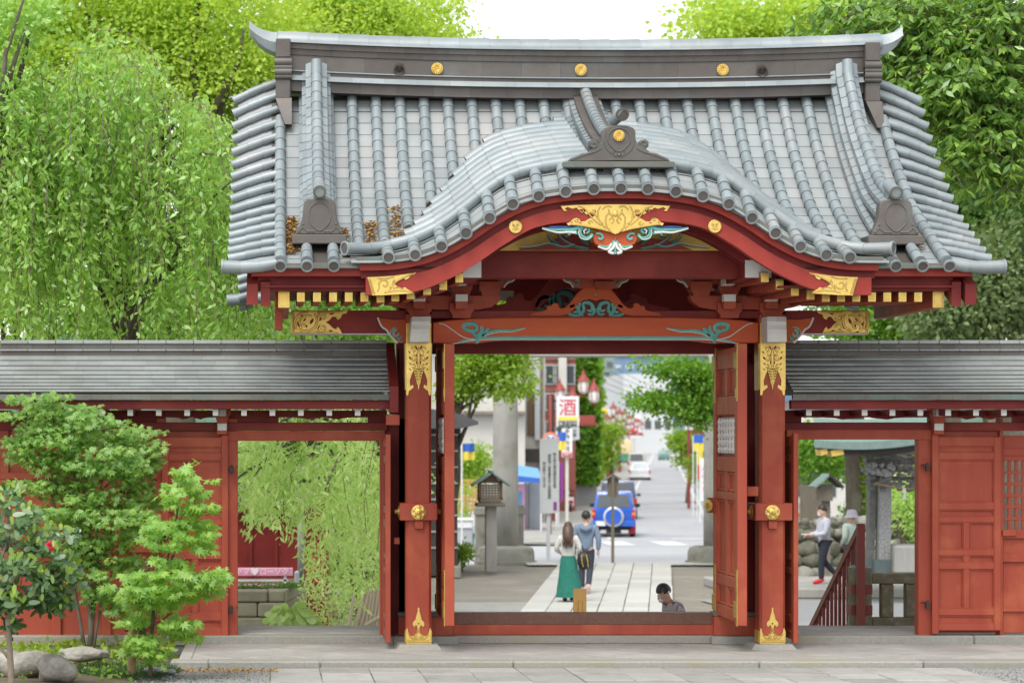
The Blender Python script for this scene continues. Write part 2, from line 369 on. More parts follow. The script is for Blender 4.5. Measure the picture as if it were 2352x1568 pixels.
for side, uc in ((-1, 961.5), (1, 1774.5)):
    xc = PX(uc, PF); lo, hi = .065, PZ(722, PF)
    # eight-sided square pillar (chamfered corners)
    c = .03; V = []
    pil = MB(); o8 = [(-PW, -PW+c), (-PW+c, -PW), (PW-c, -PW), (PW, -PW+c), (PW, PW-c), (PW-c, PW), (-PW+c, PW), (-PW, PW-c)]
    yc = PF+PW
    for z in (lo, hi): V += [(xc+a, yc+b, z) for a, b in o8]
    pil.add(V, [(i, (i+1) % 8, 8+(i+1) % 8, 8+i) for i in range(8)]+[tuple(range(8))[::-1], tuple(range(8, 16))])
    pillar = pil.build('pillar', 'lacquer', gate)
    # base stone, flared
    a, b2 = .215, .265
    raw('pillar_base_stone', [(xc+s1*q, yc+s2*q, z) for q, z in ((b2, 0.0), (a, .065)) for s1, s2 in ((-1, -1), (1, -1), (1, 1), (-1, 1))],
        [(0, 1, 5, 4), (1, 2, 6, 5), (2, 3, 7, 6), (3, 0, 4, 7), (4, 5, 6, 7)], 'stone_edge', gate)
    # upper gilt fitting: wraps three faces
    Yf = PF-.008
    top = MB(); 
    L = [(-28.5, 788), (28.5, 788), (28.5, 905), (26, 909), (23, 905), (22, 898), (15, 893), (11, 889), (13, 883), (19, 886), (20, 875), (16, 860), (11, 851), (9, 846), (-9, 846), (-11, 851), (-16, 860), (-20, 875), (-19, 886), (-13, 883), (-11, 889), (-15, 893), (-22, 898), (-23, 905), (-26, 909), (-28.5, 905)]
    top.uplate([(uc+x, y) for x, y in L], Yf, .012, .002)
    for s in (-1, 1):                          # side wings of the fitting
        xs = xc+s*PW; top.box(xs-.006 if s < 0 else xs-.002, xs+.002 if s < 0 else xs+.006, PF+.02, PF+2*PW-.02, PZ(895, PF), PZ(788, PF))
    gf = top.build('gilt_pillar_cap', 'gold', pillar)
    rel = MB(); Yr = Yf-.002
    for s in (-1, 1):
        scrollset(rel, [('s', uc+s*13, 801, 7, 1.5, PI/2 if s > 0 else PI/2, .9*s, 3.5, 1.5), ('s', uc+s*12, 823, 8, 1.5, -PI/2, -.9*s, 3.5, 1.5), ('s', uc+s*13, 842, 6, 1.5, -PI/2, -.7*s, 3, 1),
                        ('p', [(uc, 795), (uc+s*3, 815), (uc+s*2, 850), (uc+s*1, 885)], 2, 1)], Yr, .006)
        for k in range(5): scrollset(rel, [('p', [(uc, 852+k*6), (uc+s*(9-k*1.3), 848+k*6), (uc+s*(10-k*1.4), 853+k*6)], 4, 3)], Yr, .005)
    rel.uplate([(uc, 846), (uc+2.5, 870), (uc+4.5, 878), (uc+1.5, 886), (uc, 897), (uc-1.5, 886), (uc-4.5, 878), (uc-2.5, 870)], Yr-.001, .01, .001)
    rel.build('gilt_scroll_relief', 'gold', pillar)
    hol = MB()
    for s in (-1, 1):
        for (x0, y0, x1, y1, w_) in ((8, 793, 3, 803, 4.5), (19, 811, 24, 806, 3), (22, 818, 17, 826, 4.5), (3, 812, 6, 818, 3.5), (5, 828, 3, 838, 4.5), (22, 833, 15, 838, 3), (22, 846, 17, 850, 2.5)):
            teardrop(hol, uc+s*x0, y0, uc+s*x1, y1, w_, Yf-.001)
    hol.build('lacquer_cutout', 'lacquer_shaded', pillar)
    flu = MB()                                 # fluted collar above the fitting
    for k in range(16): flu.tube([P(uc-19+k*2.55, 775.5, PF-.008), P(uc-19+k*2.55, 787, PF-.008)], .0058, 6)
    flu.ubox(uc-20, uc+20, 787, 789.5, PF-.014, .012); flu.ubox(uc-20, uc+20, 773.5, 776, PF-.014, .012)
    for s in (-1, 1):
        for k in range(4): flu.tube([P(uc+s*(20.5+k*2.4), 742, PF-.006), P(uc+s*(20.5+k*2.4), 789, PF-.006)], .0062, 6)
    flu.build('gilt_fluted_collar', 'gold', pillar)
    # lower gilt fitting
    low = MB()
    Lh = [(0, 1393), (2.4, 1397), (2, 1402), (5, 1412), (6.5, 1418), (7, 1422), (11, 1426), (13.5, 1430), (13.5, 1435), (11, 1438.5), (8, 1438.5), (6.5, 1435), (3.5, 1437), (2.5, 1443), (4.5, 1452), (10, 1458.5), (16, 1460), (21, 1457), (24, 1450), (24.5, 1444), (27, 1441), (28.8, 1445), (28.8, 1475), (0, 1475)]
    low.uplate([(uc+x, y) for x, y in Lh[:-1]]+[(uc-x, y) for x, y in Lh[-2:0:-1]], Yf, .012, .0025)
    for s in (-1, 1):
        xs = xc+s*PW; low.box(xs-.006 if s < 0 else xs-.002, xs+.002 if s < 0 else xs+.006, PF+.02, PF+2*PW-.02, PZ(1476, PF), PZ(1448, PF))
    low.build('gilt_pillar_foot', 'gold', pillar)
    rl = MB()
    for s in (-1, 1):
        scrollset(rl, [('s', uc+s*5.5, 1461, 5, 1, -PI/2, .95*s, 2.4, 1.6), ('p', [(uc+s*23, 1456), (uc+s*18, 1462), (uc+s*11, 1467), (uc, 1467)], 2.2, 2.2), ('p', [(uc, 1441), (uc+s*2, 1450), (uc+s*5, 1455)], 2, 1.5)], Yr, .006)
    for k in range(21): rl.tube([P(uc-25+k*2.5, 1468.5, PF-.008), P(uc-25+k*2.5, 1474.5, PF-.008)], .005, 6)
    rl.ubox(uc-29, uc+29, 1475.5, 1478, PF-.016, .02)
    rl.build('gilt_scroll_relief', 'gold', pillar)
    MB().uplate([(uc, 1433), (uc+2.2, 1430.8), (uc+1.6, 1429), (uc, 1430), (uc-1.6, 1429), (uc-2.2, 1430.8)], Yf-.0025, .004).build('lacquer_cutout', 'lacquer_shaded', pillar)
    # tie beam passing through the pillar, with flower boss and wedge
    tie = pbox('tie_beam', 'lacquer', uc-43+(0 if side < 0 else 3), uc+43+(0 if side < 0 else 3), 1155, 1195, PF-.07, .44, .008)
    MB().ubox(uc-9, uc+11, 1195.5, 1214, PF-.05, .1, .004).build('tie_wedge', 'lacquer', gate)
    bs = MB(); c0 = P(uc, 1176, PF-.075)
    bs.lathe(c0, [(.085, 0), (.085, .006), (.06, .012), (.045, .02), (.028, .03), (.0, .034)], 20, (0, -1, 0))
    for k in range(6):
        t = k*PI/3+PI/6; bs.ball(c0+Vector((math.cos(t)*.055, -.012, math.sin(t)*.055)), .028, 8, (1, .35, 1))
    bs.ball(c0+Vector((0, -.03, 0)), .02, 8)
    bs.build('flower_boss', 'gold', tie, ang=40)
    for s in (-1, 1):
        b3 = MB(); ce = Vector((PX(uc+s*43+(0 if side < 0 else 3), PF-.07), PF+.12, PZ(1175, PF)))
        b3.lathe(ce, [(.075, 0), (.07, .01), (.035, .018), (.022, .05), (.0, .055)], 14, (s, 0, 0)); b3.build('flower_boss', 'gold', tie, ang=40)
    # white nosing on the pillar head (wave-shaped beam end)
    ns = MB(); wz = [(727, -.02), (738, -.05), (746, -.02), (756, -.045), (766, -.02), (785, .0)]
    n0, n1 = (946, 990) if side < 0 else (1762, 1806)
    off = PF-.28
    V = []
    for v, dy in wz:
        for t in (0, .5, 1): V.append(P(lerp(n0, n1, t)-(v-727)*.08*(1 if side < 0 else -.2), v, off+dy*1.2+(.02 if t == .5 else 0)*-1))
    k = len(wz); Fq = [(3*i+j, 3*i+3+j, 3*i+4+j, 3*i+1+j) for i in range(k-1) for j in range(2)]
    n_front = len(V); V2 = [Vector((p.x, PF+.02, p.z)) for p in V]
    rim = [0, 1, 2]+[3*i+2 for i in range(1, k)]+[3*(k-1)+1]+[3*i for i in range(k-1, 0, -1)]
    Fq += [(rim[i], rim[(i+1) % len(rim)], n_front+rim[(i+1) % len(rim)], n_front+rim[i]) for i in range(len(rim))]
    nm = raw('beam_nosing', V+V2, Fq, 'white_paint', gate)
    # carved side nosing outside the pillar (continuation of the rainbow beam)
    o = -side
    def q(pts): return [(uc+side*x, y) for x, y in pts]
    E = [(29, 733), (29, 787), (50, 787), (54, 781), (60, 777), (63, 770), (70, 764), (76, 756), (83, 752), (86, 744), (92, 738), (95, 729), (80, 731), (60, 734)]
    nb = MB().uplate(q(E), PF+.03, .18, .004).build('carved_nosing', 'lacquer_orange', gate)
    ed = MB(); ed.ribbon(smoothpath(q([(94, 729), (88, 744), (82, 752), (74, 757), (68, 766), (62, 773), (55, 781), (48, 787)]), 3), 4.5, PF+.028, .006); ed.build('white_edge', 'white_paint', nb)
    sc = MB(); scrollset(sc, [('s', uc+side*50, 766, 12, 3, -PI*.5, .85*side, 6, 3), ('p', q([(48, 778), (42, 776), (38, 768)]), 6, 2), ('s', uc+side*43, 781, 5, 1.5, 0, .8, 3, 2)], PF+.026, .012); sc.build('teal_scroll', 'teal_paint', nb)
    sw = MB(); scrollset(sw, [('s', uc+side*50, 766, 8.5, 2, -PI*.5, .8*side, 2, 1), ('s', uc+side*50, 766, 15, 15, -PI*.6, .35*side, 1.6, 1)], PF+.024, .012); sw.build('white_scroll_line', 'white_paint', nb)
# rainbow beam between the pillars: top edge arched, orange face, painted scrolls, teal underside line
cR = 1368.5
topc = [(994, 741), (1030, 735), (1080, 731), (1180, 728.5), (cR, 727.5)]
rb = [(u, v) for u, v in topc]+mir(topc[:-1], cR)[::-1]
rb += [(1743, 787), (1640, 787), (1610, 783), (1580, 780.5), (cR, 780)]+[(1157, 780.5), (1127, 783), (1097, 787), (994, 787)]
beam = MB().uplate(rb, PF+.02, .24, .012).build('rainbow_beam', 'lacquer_orange', gate)
tm = MB()
tl = [(1052, 786.5), (1075, 781), (1100, 777.5), (1140, 775.5), (1250, 775)]
for a in (tl, mir(tl, cR)): tm.ribbon(smoothpath(a, 4), [1.5]+[6.5]*(4*4-1)+[6.5], PF+.019, .006)
tm.ribbon([(1250, 775), (1487, 775)], 6.5, PF+.019, .006)
tm.build('teal_soffit_line', 'teal_paint', beam)
wm = MB()
wl = [(1040, 789), (1060, 786), (1090, 781.5), (1130, 779.5), (1250, 779.3)]
for a in (wl, mir(wl, cR)): wm.ribbon(smoothpath(a, 4), 2.2, PF+.018, .006)
wm.ribbon([(1250, 779.3), (1487, 779.3)], 2.2, PF+.018, .006); wm.build('white_soffit_line', 'white_paint', beam)
for s, c in ((1, 0), (-1, 1)):
    fx = (lambda p: p) if s > 0 else (lambda p: mir(p, cR))
    a = MB(); b_ = MB()
    for pts, w0, w1 in (([(1095, 782), (1092, 770), (1080, 760), (1067, 755), (1066, 748), (1072, 744), (1084, 743), (1093, 748), (1094, 756), (1088, 760), (1083, 757)], 5, 6),
                        ([(1092, 776), (1100, 768), (1108, 757), (1105, 750)], 7, 4), ([(1093, 778), (1108, 770), (1118, 758), (1118, 752)], 7, 4), ([(1100, 775), (1120, 765), (1140, 759), (1170, 759), (1206, 753)], 6, 2), ([(1092, 776), (1097, 783), (1093, 788)], 6, 3)):
        p = smoothpath(fx(pts), 5); n = len(p); a.ribbon(p, [1.9*lerp(w0, w1, i/n)*(.4+.6*math.sin(PI*(i+.5)/n)**.5) for i in range(n)], PF+.019, .014)
    for pts, w_ in (([(1008, 742), (1022, 746), (1040, 758), (1060, 772), (1078, 778), (1092, 780)], 2.4), ([(1069, 757), (1062, 752), (1064, 744), (1076, 740), (1090, 742), (1097, 749), (1097, 757)], 1.8),
                    ([(1096, 769), (1104, 759), (1104, 751), (1108, 748)], 1.6), ([(1106, 771), (1118, 762), (1122, 754)], 1.5), ([(1100, 777), (1125, 767), (1150, 762), (1175, 762), (1206, 754)], 1.8), ([(1078, 759), (1086, 763), (1092, 772)], 1.8)):
        b_.ribbon(smoothpath(fx(pts), 5), w_, PF+.015, .012)
    for k in range(8):
        u = 1122+k*9.5; b_.ribbon(smoothpath(fx([(u, 768-k*1.3), (u+3, 761-k*.7), (u+9, 761-k*.8)]), 3), 1.4, PF+.016, .010)
    a.build('teal_scroll', 'teal_paint', beam); b_.build('white_scroll_line', 'white_paint', beam)
# ties behind and above the rainbow beam
pbox('upper_tie', 'lacquer_shaded', 990, 1748, 713, 731, PF+.10, .16)
pbox('door_head_beam', 'lacquer_shaded', 985, 1745, 783, 812, 28.62, .2)
pbox('inner_head_beam', 'lacquer_shaded', 960, 1760, 735, 782, 28.7, .22)
# side girders with gilt ends
for s, (u0, u1), (p0, p1) in ((-1, (668, 934), (668, 802)), (1, (1803, 1996), (1876, 1996))):
    g = pbox('girder', 'lacquer_shaded', u0, u1, 712.5, 765.5, PF+.06, .26)
    MB().ubox(u0+3, u1-3, 765.7, 768, PF+.07, .22).build('white_soffit_line', 'white_paint', g)
    f = (lambda x: u0+x) if s < 0 else (lambda x: u1-x)
    pl = [(0, 713), (132, 713), (128, 719), (118, 722), (114, 731), (107, 734), (104, 728), (96, 727), (88, 736), (80, 740), (88, 744), (96, 752), (104, 756), (107, 750), (112, 754), (118, 766), (0, 766)]
    k_ = 1.0 if s < 0 else .91
    gp = MB().uplate([(f(x*k_), y) for x, y in pl], PF+.05, .012, .002).build('gilt_end_plate', 'gold', g)
    rl = MB(); a = 1 if s < 0 else -1
    scrollset(rl, [('s', f(30), 750, 13, 2, PI*.2, .9*a, 6, 3), ('s', f(73*k_), 729, 10, 2, PI, .9*a, 5, 2.5), ('s', f(74*k_), 752, 9, 2, PI, -.9*a, 5, 2.5), ('p', [(f(12), 756), (f(10), 735), (f(22), 720), (f(40), 718)], 5, 3),
                   ('p', [(f(18), 742), (f(25), 730), (f(38), 724), (f(48), 726)], 5, 3), ('p', [(f(40), 760), (f(55), 752), (f(60), 735), (f(54), 720)], 6, 4), ('p', [(f(50), 764), (f(66), 760), (f(85), 763), (f(105), 764)], 4, 2), ('p', [(f(60), 718), (f(80), 718), (f(110), 716)], 4, 2),
                   ('p', [(f(4), 714.5), (f(60), 714.5), (f(120*k_), 714.5)], 2, 2), ('p', [(f(4), 764.5), (f(60), 764.5), (f(110*k_), 764.5)], 2, 2), ('p', [(f(3), 714), (f(3), 740), (f(3), 765)], 3, 3), ('p', [(f(7), 718), (f(7), 740), (f(7), 762)], 2, 2)], PF+.049, .012)
    rl.build('gilt_scroll_relief', 'gold', g)
    h_ = MB()
    for x0, y0, x1, y1, w_ in ((20, 752, 14, 738, 5), (28, 738, 36, 730, 4), (44, 745, 52, 730, 7), (38, 752, 33, 745, 5), (60, 757, 68, 745, 4), (66, 738, 70, 727, 5), (88, 722, 100, 720, 4), (86, 758, 97, 761, 4), (24, 760, 34, 763, 3), (22, 727, 28, 722, 3)):
        teardrop(h_, f(x0*k_), y0, f(x1*k_), y1, w_, PF+.0485, .004)
    h_.build('lacquer_cutout', 'lacquer_shaded', g)
# bracket complexes: stacked bearing blocks, arms and white-tipped noses over pillars and beam
def block(name, u, v0, v1, w_top, Y, d, par=None):
    h = (v1-v0); pts = [(u-w_top/2, v0), (u+w_top/2, v0), (u+w_top/2, v0+h*.55), (u+w_top*.40, v0+h*.72), (u+w_top*.36, v1), (u-w_top*.36, v1), (u-w_top*.40, v0+h*.72), (u-w_top/2, v0+h*.55)]
    return MB().uplate(pts, Y, d, .004).build(name, 'lacquer', par or gate)
YB = PF-.02
for s in (-1, 1):
    x = lambda d: cR+s*d
    for dd in (405, 308): 
        block('bearing_block', x(dd), 695, 730, 56, YB-.03, .34)
        nn = MB(); pts = [(x(dd)-14, 692), (x(dd)+14, 692), (x(dd)+14, 706), (x(dd)+11, 709), (x(dd)-11, 709), (x(dd)-14, 706)]
        nn.uplate(pts, YB-.2, .25, .004); br = nn.build('bracket_nose', 'lacquer', gate)
        MB().ubox(x(dd)-14, x(dd)+14, 675.5, 692, YB-.21, .12, .003).build('white_nose_end', 'white_paint', br)
        block('bearing_block', x(dd), 645, 678, 50, YB-.04, .3)
        MB().ubox(x(dd)-12, x(dd)+12, 638, 654, YB-.3, .25, .003).build('white_nose_end', 'white_paint', br)
    block('bearing_block', x(243), 646, 680, 50, YB, .25)
    block('bearing_block', x(455), 646, 680, 44, YB, .25)
    arm = [(x(216), 679), (x(486), 679), (x(480), 692), (x(462), 704), (x(430), 710), (x(272), 711), (x(240), 705), (x(222), 693)]
    MB().uplate(arm, YB+.02, .2, .004).build('bracket_arm', 'lacquer', gate)
    up = [(x(186), 637), (x(470), 637), (x(470), 652), (x(232), 652), (x(212), 661), (x(205), 650), (x(192), 645)]
    ua = MB().uplate(up, YB+.05, .16, .004).build('upper_bracket_arm', 'lacquer', gate)
    e = MB(); e.ribbon(smoothpath([(x(186), 638), (x(190), 645), (x(203), 650), (x(211), 660)], 3), 3, YB+.048, .005); e.build('white_edge', 'white_paint', ua)
    e = MB(); scrollset(e, [('s', x(222), 646, 5.5, 1.5, PI*.5, .8*s, 3, 2), ('p', [(x(210), 656), (x(204), 648), (x(194), 641)], 4, 2)], YB+.046, .006); e.build('teal_scroll', 'teal_paint', ua)
cu = [(1292, 637), (1446, 637), (1440, 645), (1427, 649), (1420, 661), (1318, 661), (1311, 649), (1298, 645)]
ca = MB().uplate(cu, YB+.05, .16, .004).build('upper_bracket_arm', 'lacquer', gate)
e = MB(); e2 = MB()
for fx in (lambda p: p, lambda p: mir(p, 1369)):
    e.ribbon(smoothpath(fx([(1293, 638), (1299, 646), (1310, 650), (1317, 660)]), 3), 3, YB+.048, .005)
    e2.ribbon(smoothpath(fx([(1302, 643), (1315, 648), (1322, 655), (1330, 650), (1328, 643), (1322, 645)]), 3), 3, YB+.046, .006)
e.build('white_edge', 'white_paint', ca); e2.build('teal_scroll', 'teal_paint', ca)
block('bearing_block', 1390, 645, 664, 48, YB-.03, .24)
# frog-leg struts: one in front on the beam, one further back
def frogleg(uc, vb, k, Y, m, mt, d=.1, inner=True):
    H = [(0, 0), (26, 0), (33, 4), (42, 12), (50, 22), (60, 36), (72, 46), (80, 48), (86, 44), (86, 38), (92, 35), (99, 37), (104, 43), (108, 41), (113, 44), (113, 50), (118, 53), (130, 55), (141, 57), (148, 59), (150, 63), (152, 66), (84, 66), (64, 62), (50, 50), (40, 38), (30, 30), (14, 27), (0, 31)]
    base = vb-66*k
    pts = [(uc+x*k, base+y*k) for x, y in H]; pts += [(uc-x*k, base+y*k) for x, y in H[-2:0:-1]]
    fl = MB().uplate(pts, Y, d, .006).build('frog_leg_strut', m, gate)
    if inner:
        MB().uplate([(uc+x*k, base+y*k) for x, y in ((-60, 64), (-48, 48), (-34, 34), (-14, 29), (0, 33), (14, 29), (34, 34), (48, 48), (60, 64))], Y+.05, .02).build('strut_infill', 'lacquer_shaded', fl)
    t_ = MB(); w_ = MB()
    for s in (-1, 1):
        X_ = lambda a: uc+s*a*k
        B = lambda a: base+a*k
        for pts, wa, wb in (([(66, 58), (60, 46), (50, 42), (42, 48), (44, 56), (51, 57)], 8, 4), ([(30, 66), (38, 58), (40, 48), (36, 36)], 7, 4), ([(36, 62), (28, 52), (30, 38), (22, 34)], 6, 4), ([(26, 34), (14, 36), (8, 44), (12, 54), (20, 52)], 7, 4), ([(64, 60), (50, 65), (36, 65)], 6, 4), ([(8, 44), (4, 52), (8, 62), (18, 62)], 6, 4)):
            p = smoothpath([(X_(a), B(b)) for a, b in pts], 4); n = len(p)
            t_.ribbon(p, [1.75*lerp(wa, wb, i/n)*k*(.45+.55*math.sin(PI*(i+.5)/n)**.5) for i in range(n)], Y+.02, .02)
            w_.ribbon([(u+1.4*k*s, v-1.2*k) for u, v in p], 1.6*k, Y+.012, .016)
    t_.ball(P(uc, base+16*k, Y), .014, 6, (1, .4, .8))
    t_.build('teal_scroll', mt, fl); w_.build('white_scroll_line', 'white_paint' if mt == 'teal_paint' else 'teal_paint', fl)
frogleg(1369, 726, 1.0, PF+.08, 'lacquer_orange', 'teal_paint')
frogleg(1325, 716, 1.42, 28.72, 'lacquer_shaded', 'teal_shaded', .12)
for a_, b_, v_ in ((1000, 1141, 716), (1141, 1180, 668), (1180, 1760, 716)): MB().box(PX(a_, 29.6), PX(b_, 29.6), 29.6, 29.65, PZ(v_, 29.6), 5.8).build('dark_inner_board', 'lacquer_shaded', gate)  # dark boards added to shut out the bright background and keep the interior dark
MB().box(PX(1000, 28.4), PX(1760, 28.4), 27.95, 29.6, 5.0, 5.05).build('inner_ceiling', 'lacquer_shaded', gate)
pbox('rear_tie', 'lacquer_shaded', 955, 1745, 712, 735, 28.75, .2)
# gable girders running back with white ends, cross beam between them
for u0, u1 in ((1046, 1105), (1712, 1771)):
    g = pbox('gable_girder', 'lacquer_shaded', u0, u1, 598, 637, 26.3, 2.4, .004)
    MB().ubox(u0-.5, u1+.5, 597.5, 637.5, 26.285, .012).build('white_beam_end', 'white_paint', g)
MB().box(PX(1100, 26.75), PX(1700, 26.75), 26.75, 27.0, PZ(638, 26.75), PZ(573, 26.75), .006).build('cross_beam', 'lacquer_shaded', gate)
# eave rafters with gilt tips
tips = [(691, 682), (728, 682), (765, 682), (801, 682), (837, 682), (874, 684), (908, 681), (943, 676), (981, 666), (1018, 655), (1055, 638)]
tips += [(1757, 637), (1791, 654), (1826, 668), (1862, 677), (1897, 682), (1932, 682), (1967, 682), (2003, 682), (2038, 682), (2073, 682), (2109, 682)]
YT = 26.15
for u, v in tips:
    r = MB(); r.obox(P(u, v, YT)+Vector((0, .93, .02)), (.04, 0, 0), (0, .92, .028), (0, -.0014, .048)); rf = r.build('rafter', 'lacquer', gate)
    cp = MB(); cp.ubox(u-8.8, u+8.8, v-10.5, v+10.5, YT-.012, .03)
    for k in range(5): cp.ubox(u-6+k*2.6, u-4.6+k*2.6, v-7.5, v+7.5, YT-.018, .01)
    cp.build('gilt_rafter_tip', 'gold', rf)
    so = MB(); so.ubox(u-8.6, u+8.6, v-13.5, v-10.7, YT+.0, 1.0); so.build('rafter_batten', 'rafter_soffit', rf)
for u0, u1 in ((639.5, 664.5), (2143, 2168)):
    g = pbox('corner_purlin', 'lacquer', u0, u1, 649, 706, 26.2, 2.6, .003)
    cp = MB(); cp.ubox(u0-.6, u1+.6, 648.5, 706.5, 26.185, .014, .002); cp.ubox(u0+3, u1-3, 652, 703, 26.181, .006, .002); cp.build('gilt_beam_end', 'gold', g)
for u0, u1, v1, Y in ((631, 649, 758, 26.9), (2150, 2166, 700, 27.2)):
    pbox('gable_pendant_post', 'lacquer', u0, u1, 640, v1, Y, .12)
# soffit boards above the rafters
for u0, u1 in ((600, 1010), (1790, 2190)):
    MB().box(PX(u0, 26), PX(u1, 26), 25.98, 28.6, PZ(668, 26.1)+.03, PZ(668, 26.1)+.05).build('soffit_board', 'lacquer_shaded', gate)
for u0, u1 in ((592, 890), (1950, 2190)):
    pbox('eave_purlin', 'lacquer_shaded', u0, u1, 634, 668, 26.06, .1)
# rear posts that carry the doors, rear pillars, side braces
for s, uc in ((-1, 961.5), (1, 1774.5)):
    xc = PX(uc, PF)
    MB().box(xc-.2, xc+.2, 28.68, 29.08, .1, 4.3, .02).build('main_post', 'lacquer_shaded', gate)
    MB().box(xc-.14, xc+.14, 29.85, 30.13, .06, 3.9, .02).build('rear_pillar', 'lacquer_shaded', gate)
    MB().box(xc-.08, xc+.08, 28.06, 28.68, PZ(1190, PF), PZ(1160, PF), .01).build('side_tie', 'lacquer_shaded', gate)
    MB().box(xc-.07, xc+.07, 28.06, 28.68, 3.3, 3.6, .01).build('side_tie', 'lacquer_shaded', gate)
    # low sill blocks with grey metal caps beside the threshold
    inner = PX(1040, 28.5) if s < 0 else PX(1640, 28.5)
    a, b = (xc-.2, inner) if s < 0 else (inner, xc+.2)
    sb = MB().box(a, b, 28.5, 28.72, .1, .33, .006).build('sill_block', 'lacquer', gate)
    MB().box(a-.006, b+.006, 28.494, 28.74, .331, .375, .004).build('sill_cap', 'bronze_green', sb)
    MB().box(a-.05, b+.05, 28.36, 28.9, .0, .099, .012).build('sill_stone', 'stone_edge', gate)
# threshold: red sill beam, rusty plate on its upper half, stone below
th = MB().box(PX(1040, 28.6), PX(1640, 28.6), 28.6, 28.8, .1, PZ(1409, 28.6), .006).build('threshold_beam', 'lacquer', gate)
MB().box(PX(1044, 28.6), PX(1637, 28.6), 28.593, 28.805, PZ(1433, 28.6), PZ(1406.5, 28.6), .004).build('worn_metal_plate', 'rusty_plate', th)
MB().box(PX(1020, 28.5), PX(1655, 28.5), 28.5, 29.0, .0, .098, .012).build('threshold_stone', 'stone_edge', gate)
# door leaves of the main opening, swung open towards the viewer
def leaf_door(name, x, side, y0, y1, z0, z1, label, th=.11):
    root = empty(name, parent=gate); root['label'] = label
    w_ = y1-y0; X0, X1 = (x, x+th)
    st = .17
    def bx(nm, m, a, b, za, zb, pr=0.0, bev=.006): return MB().box(X0+.012-pr, X1-.012+pr, a, b, za, zb, bev).build(nm, m, root)
    for a in (y0, y1-st): bx('stile', 'lacquer', a, a+st, z0-.03, z1+.03, .012)
    mid = (y0+y1)/2; H = z1-z0; zz = lambda t: z1-t*H
    rows = [(0, .075, 1), (.075, .175, 0), (.175, .245, 1), (.245, .40, 2), (.40, .455, 1), (.455, .53, 0), (.53, .56, 1), (.56, .84, 0), (.84, .88, 1), (.88, .955, 0), (.955, 1, 1)]
    for a, b, t in rows:
        if t == 1: bx('rail', 'lacquer', y0+st, y1-st, zz(b), zz(a))
        elif t == 0:
            bx('muntin', 'lacquer', mid-.07, mid+.07, zz(b), zz(a), -.001)
            for p, q_ in ((y0+st, mid-.07), (mid+.07, y1-st)):
                pn = MB().box(X0+.05, X1-.05, p, q_, zz(b), zz(a)).build('door_panel', 'lacquer', root)
                fr = MB()
                for e in ((p, q_, zz(a)-.035, zz(a)), (p, q_, zz(b), zz(b)+.035), (p, p+.035, zz(b), zz(a)), (q_-.035, q_, zz(b), zz(a))): fr.box(X0+.022, X1-.022, *e, .012)
                fr.build('panel_moulding', 'lacquer', root)
        else:
            pn = MB().box(X0+.05, X1-.05, y0+st, y1-st, zz(b), zz(a)).build('door_panel', 'lacquer_shaded', root)
            lt = MB()
            nb = 7
            for k in range(nb):
                yy = lerp(y0+st+.07, y1-st-.07, k/(nb-1)); n = 24
                lt.tube([(X0+.035, yy+.014*math.sin(j*1.3), lerp(zz(b)+.04, zz(a)-.04, j/n)) for j in range(n+1)], [.014+.013*abs(math.sin(j*.65)) for j in range(n+1)], 6)
            lt.build('carved_lattice', 'white_paint', root)
    for a in (y0, y1-st):
        e = a+.004 if a > y0+.1 else a-.002
        for za, zb_, yw in ((z1-.62, z1+.034, .05), (z0-.034, z0+.6, .05)):
            gl = MB(); gl.box(X0-.008, X0+.004, e, e+yw, za, zb_, .003); gl.build('gilt_strap', 'gold_old', root)
        for za, zb_, yw in ((z1-.25, z1-.06, .2), (z0+.05, z0+.24, .2), (z1-.58, z1-.47, .11)):
            gl = MB(); gl.box(X0-.012, X0+.004, e+.02, e+yw, za, zb_, .008); gl.build('gilt_strap', 'gold_old', root)
    return root
zt, zb = PZ(1397/1.7415, 28.75), PZ(2462/1.7415, 28.75)
leaf_door('door_leaf', 5.165, 1, 27.22, 28.74, zb+.03, zt-.02, 'right leaf of the central doorway, swung open, with gilt straps and pale lattice')
leaf_door('door_leaf', 1.87, -1, 27.22, 28.74, zb+.03, zt-.02, 'left leaf of the central doorway, swung open')
for u, v, s in ((1632, 1160, -1),):
    b = MB(); b.box(PX(1625, 28.7), PX(1645, 28.7), 28.6, 28.75, PZ(1177, 28.7), PZ(1142, 28.7), .004); bb = b.build('bolt_block', 'lacquer', gate)
    k = MB(); k.lathe((PX(1629, 28.6)-.005, 28.6, PZ(1160, 28.6)), [(.075, 0), (.07, .01), (.03, .018), (.022, .05), (0, .055)], 14, (-1, -.5, 0)); k.build('flower_boss', 'gold', bb, ang=40)
pbox('door_bolt', 'lacquer', 1716, 1742, 1117, 1139, 27.5, .1, .006)
# wooden notice on the threshold (seen from behind)
nb = thing('wooden_notice', 'small plain wooden notice board standing on the door sill', 'sign', (PX(1332, 28.7), 28.7, PZ(1406.5, 28.6)))
mat('pine_board', (.52, .31, .09), (.42, .23, .06), 3, .55, bump=.05, stretch=(6, 6, .7), contrast=.5)
zq = PZ(1405.5, 28.64)
MB().box(PX(1317, 28.66), PX(1347, 28.66), 28.66, 28.685, zq, PZ(1351, 28.66), .003).build('board', 'pine_board', nb)
MB().box(PX(1328.5, 28.65), PX(1336.5, 28.65), 28.635, 28.659, zq, PZ(1378, 28.65), .003).build('stay', 'pine_board', nb)
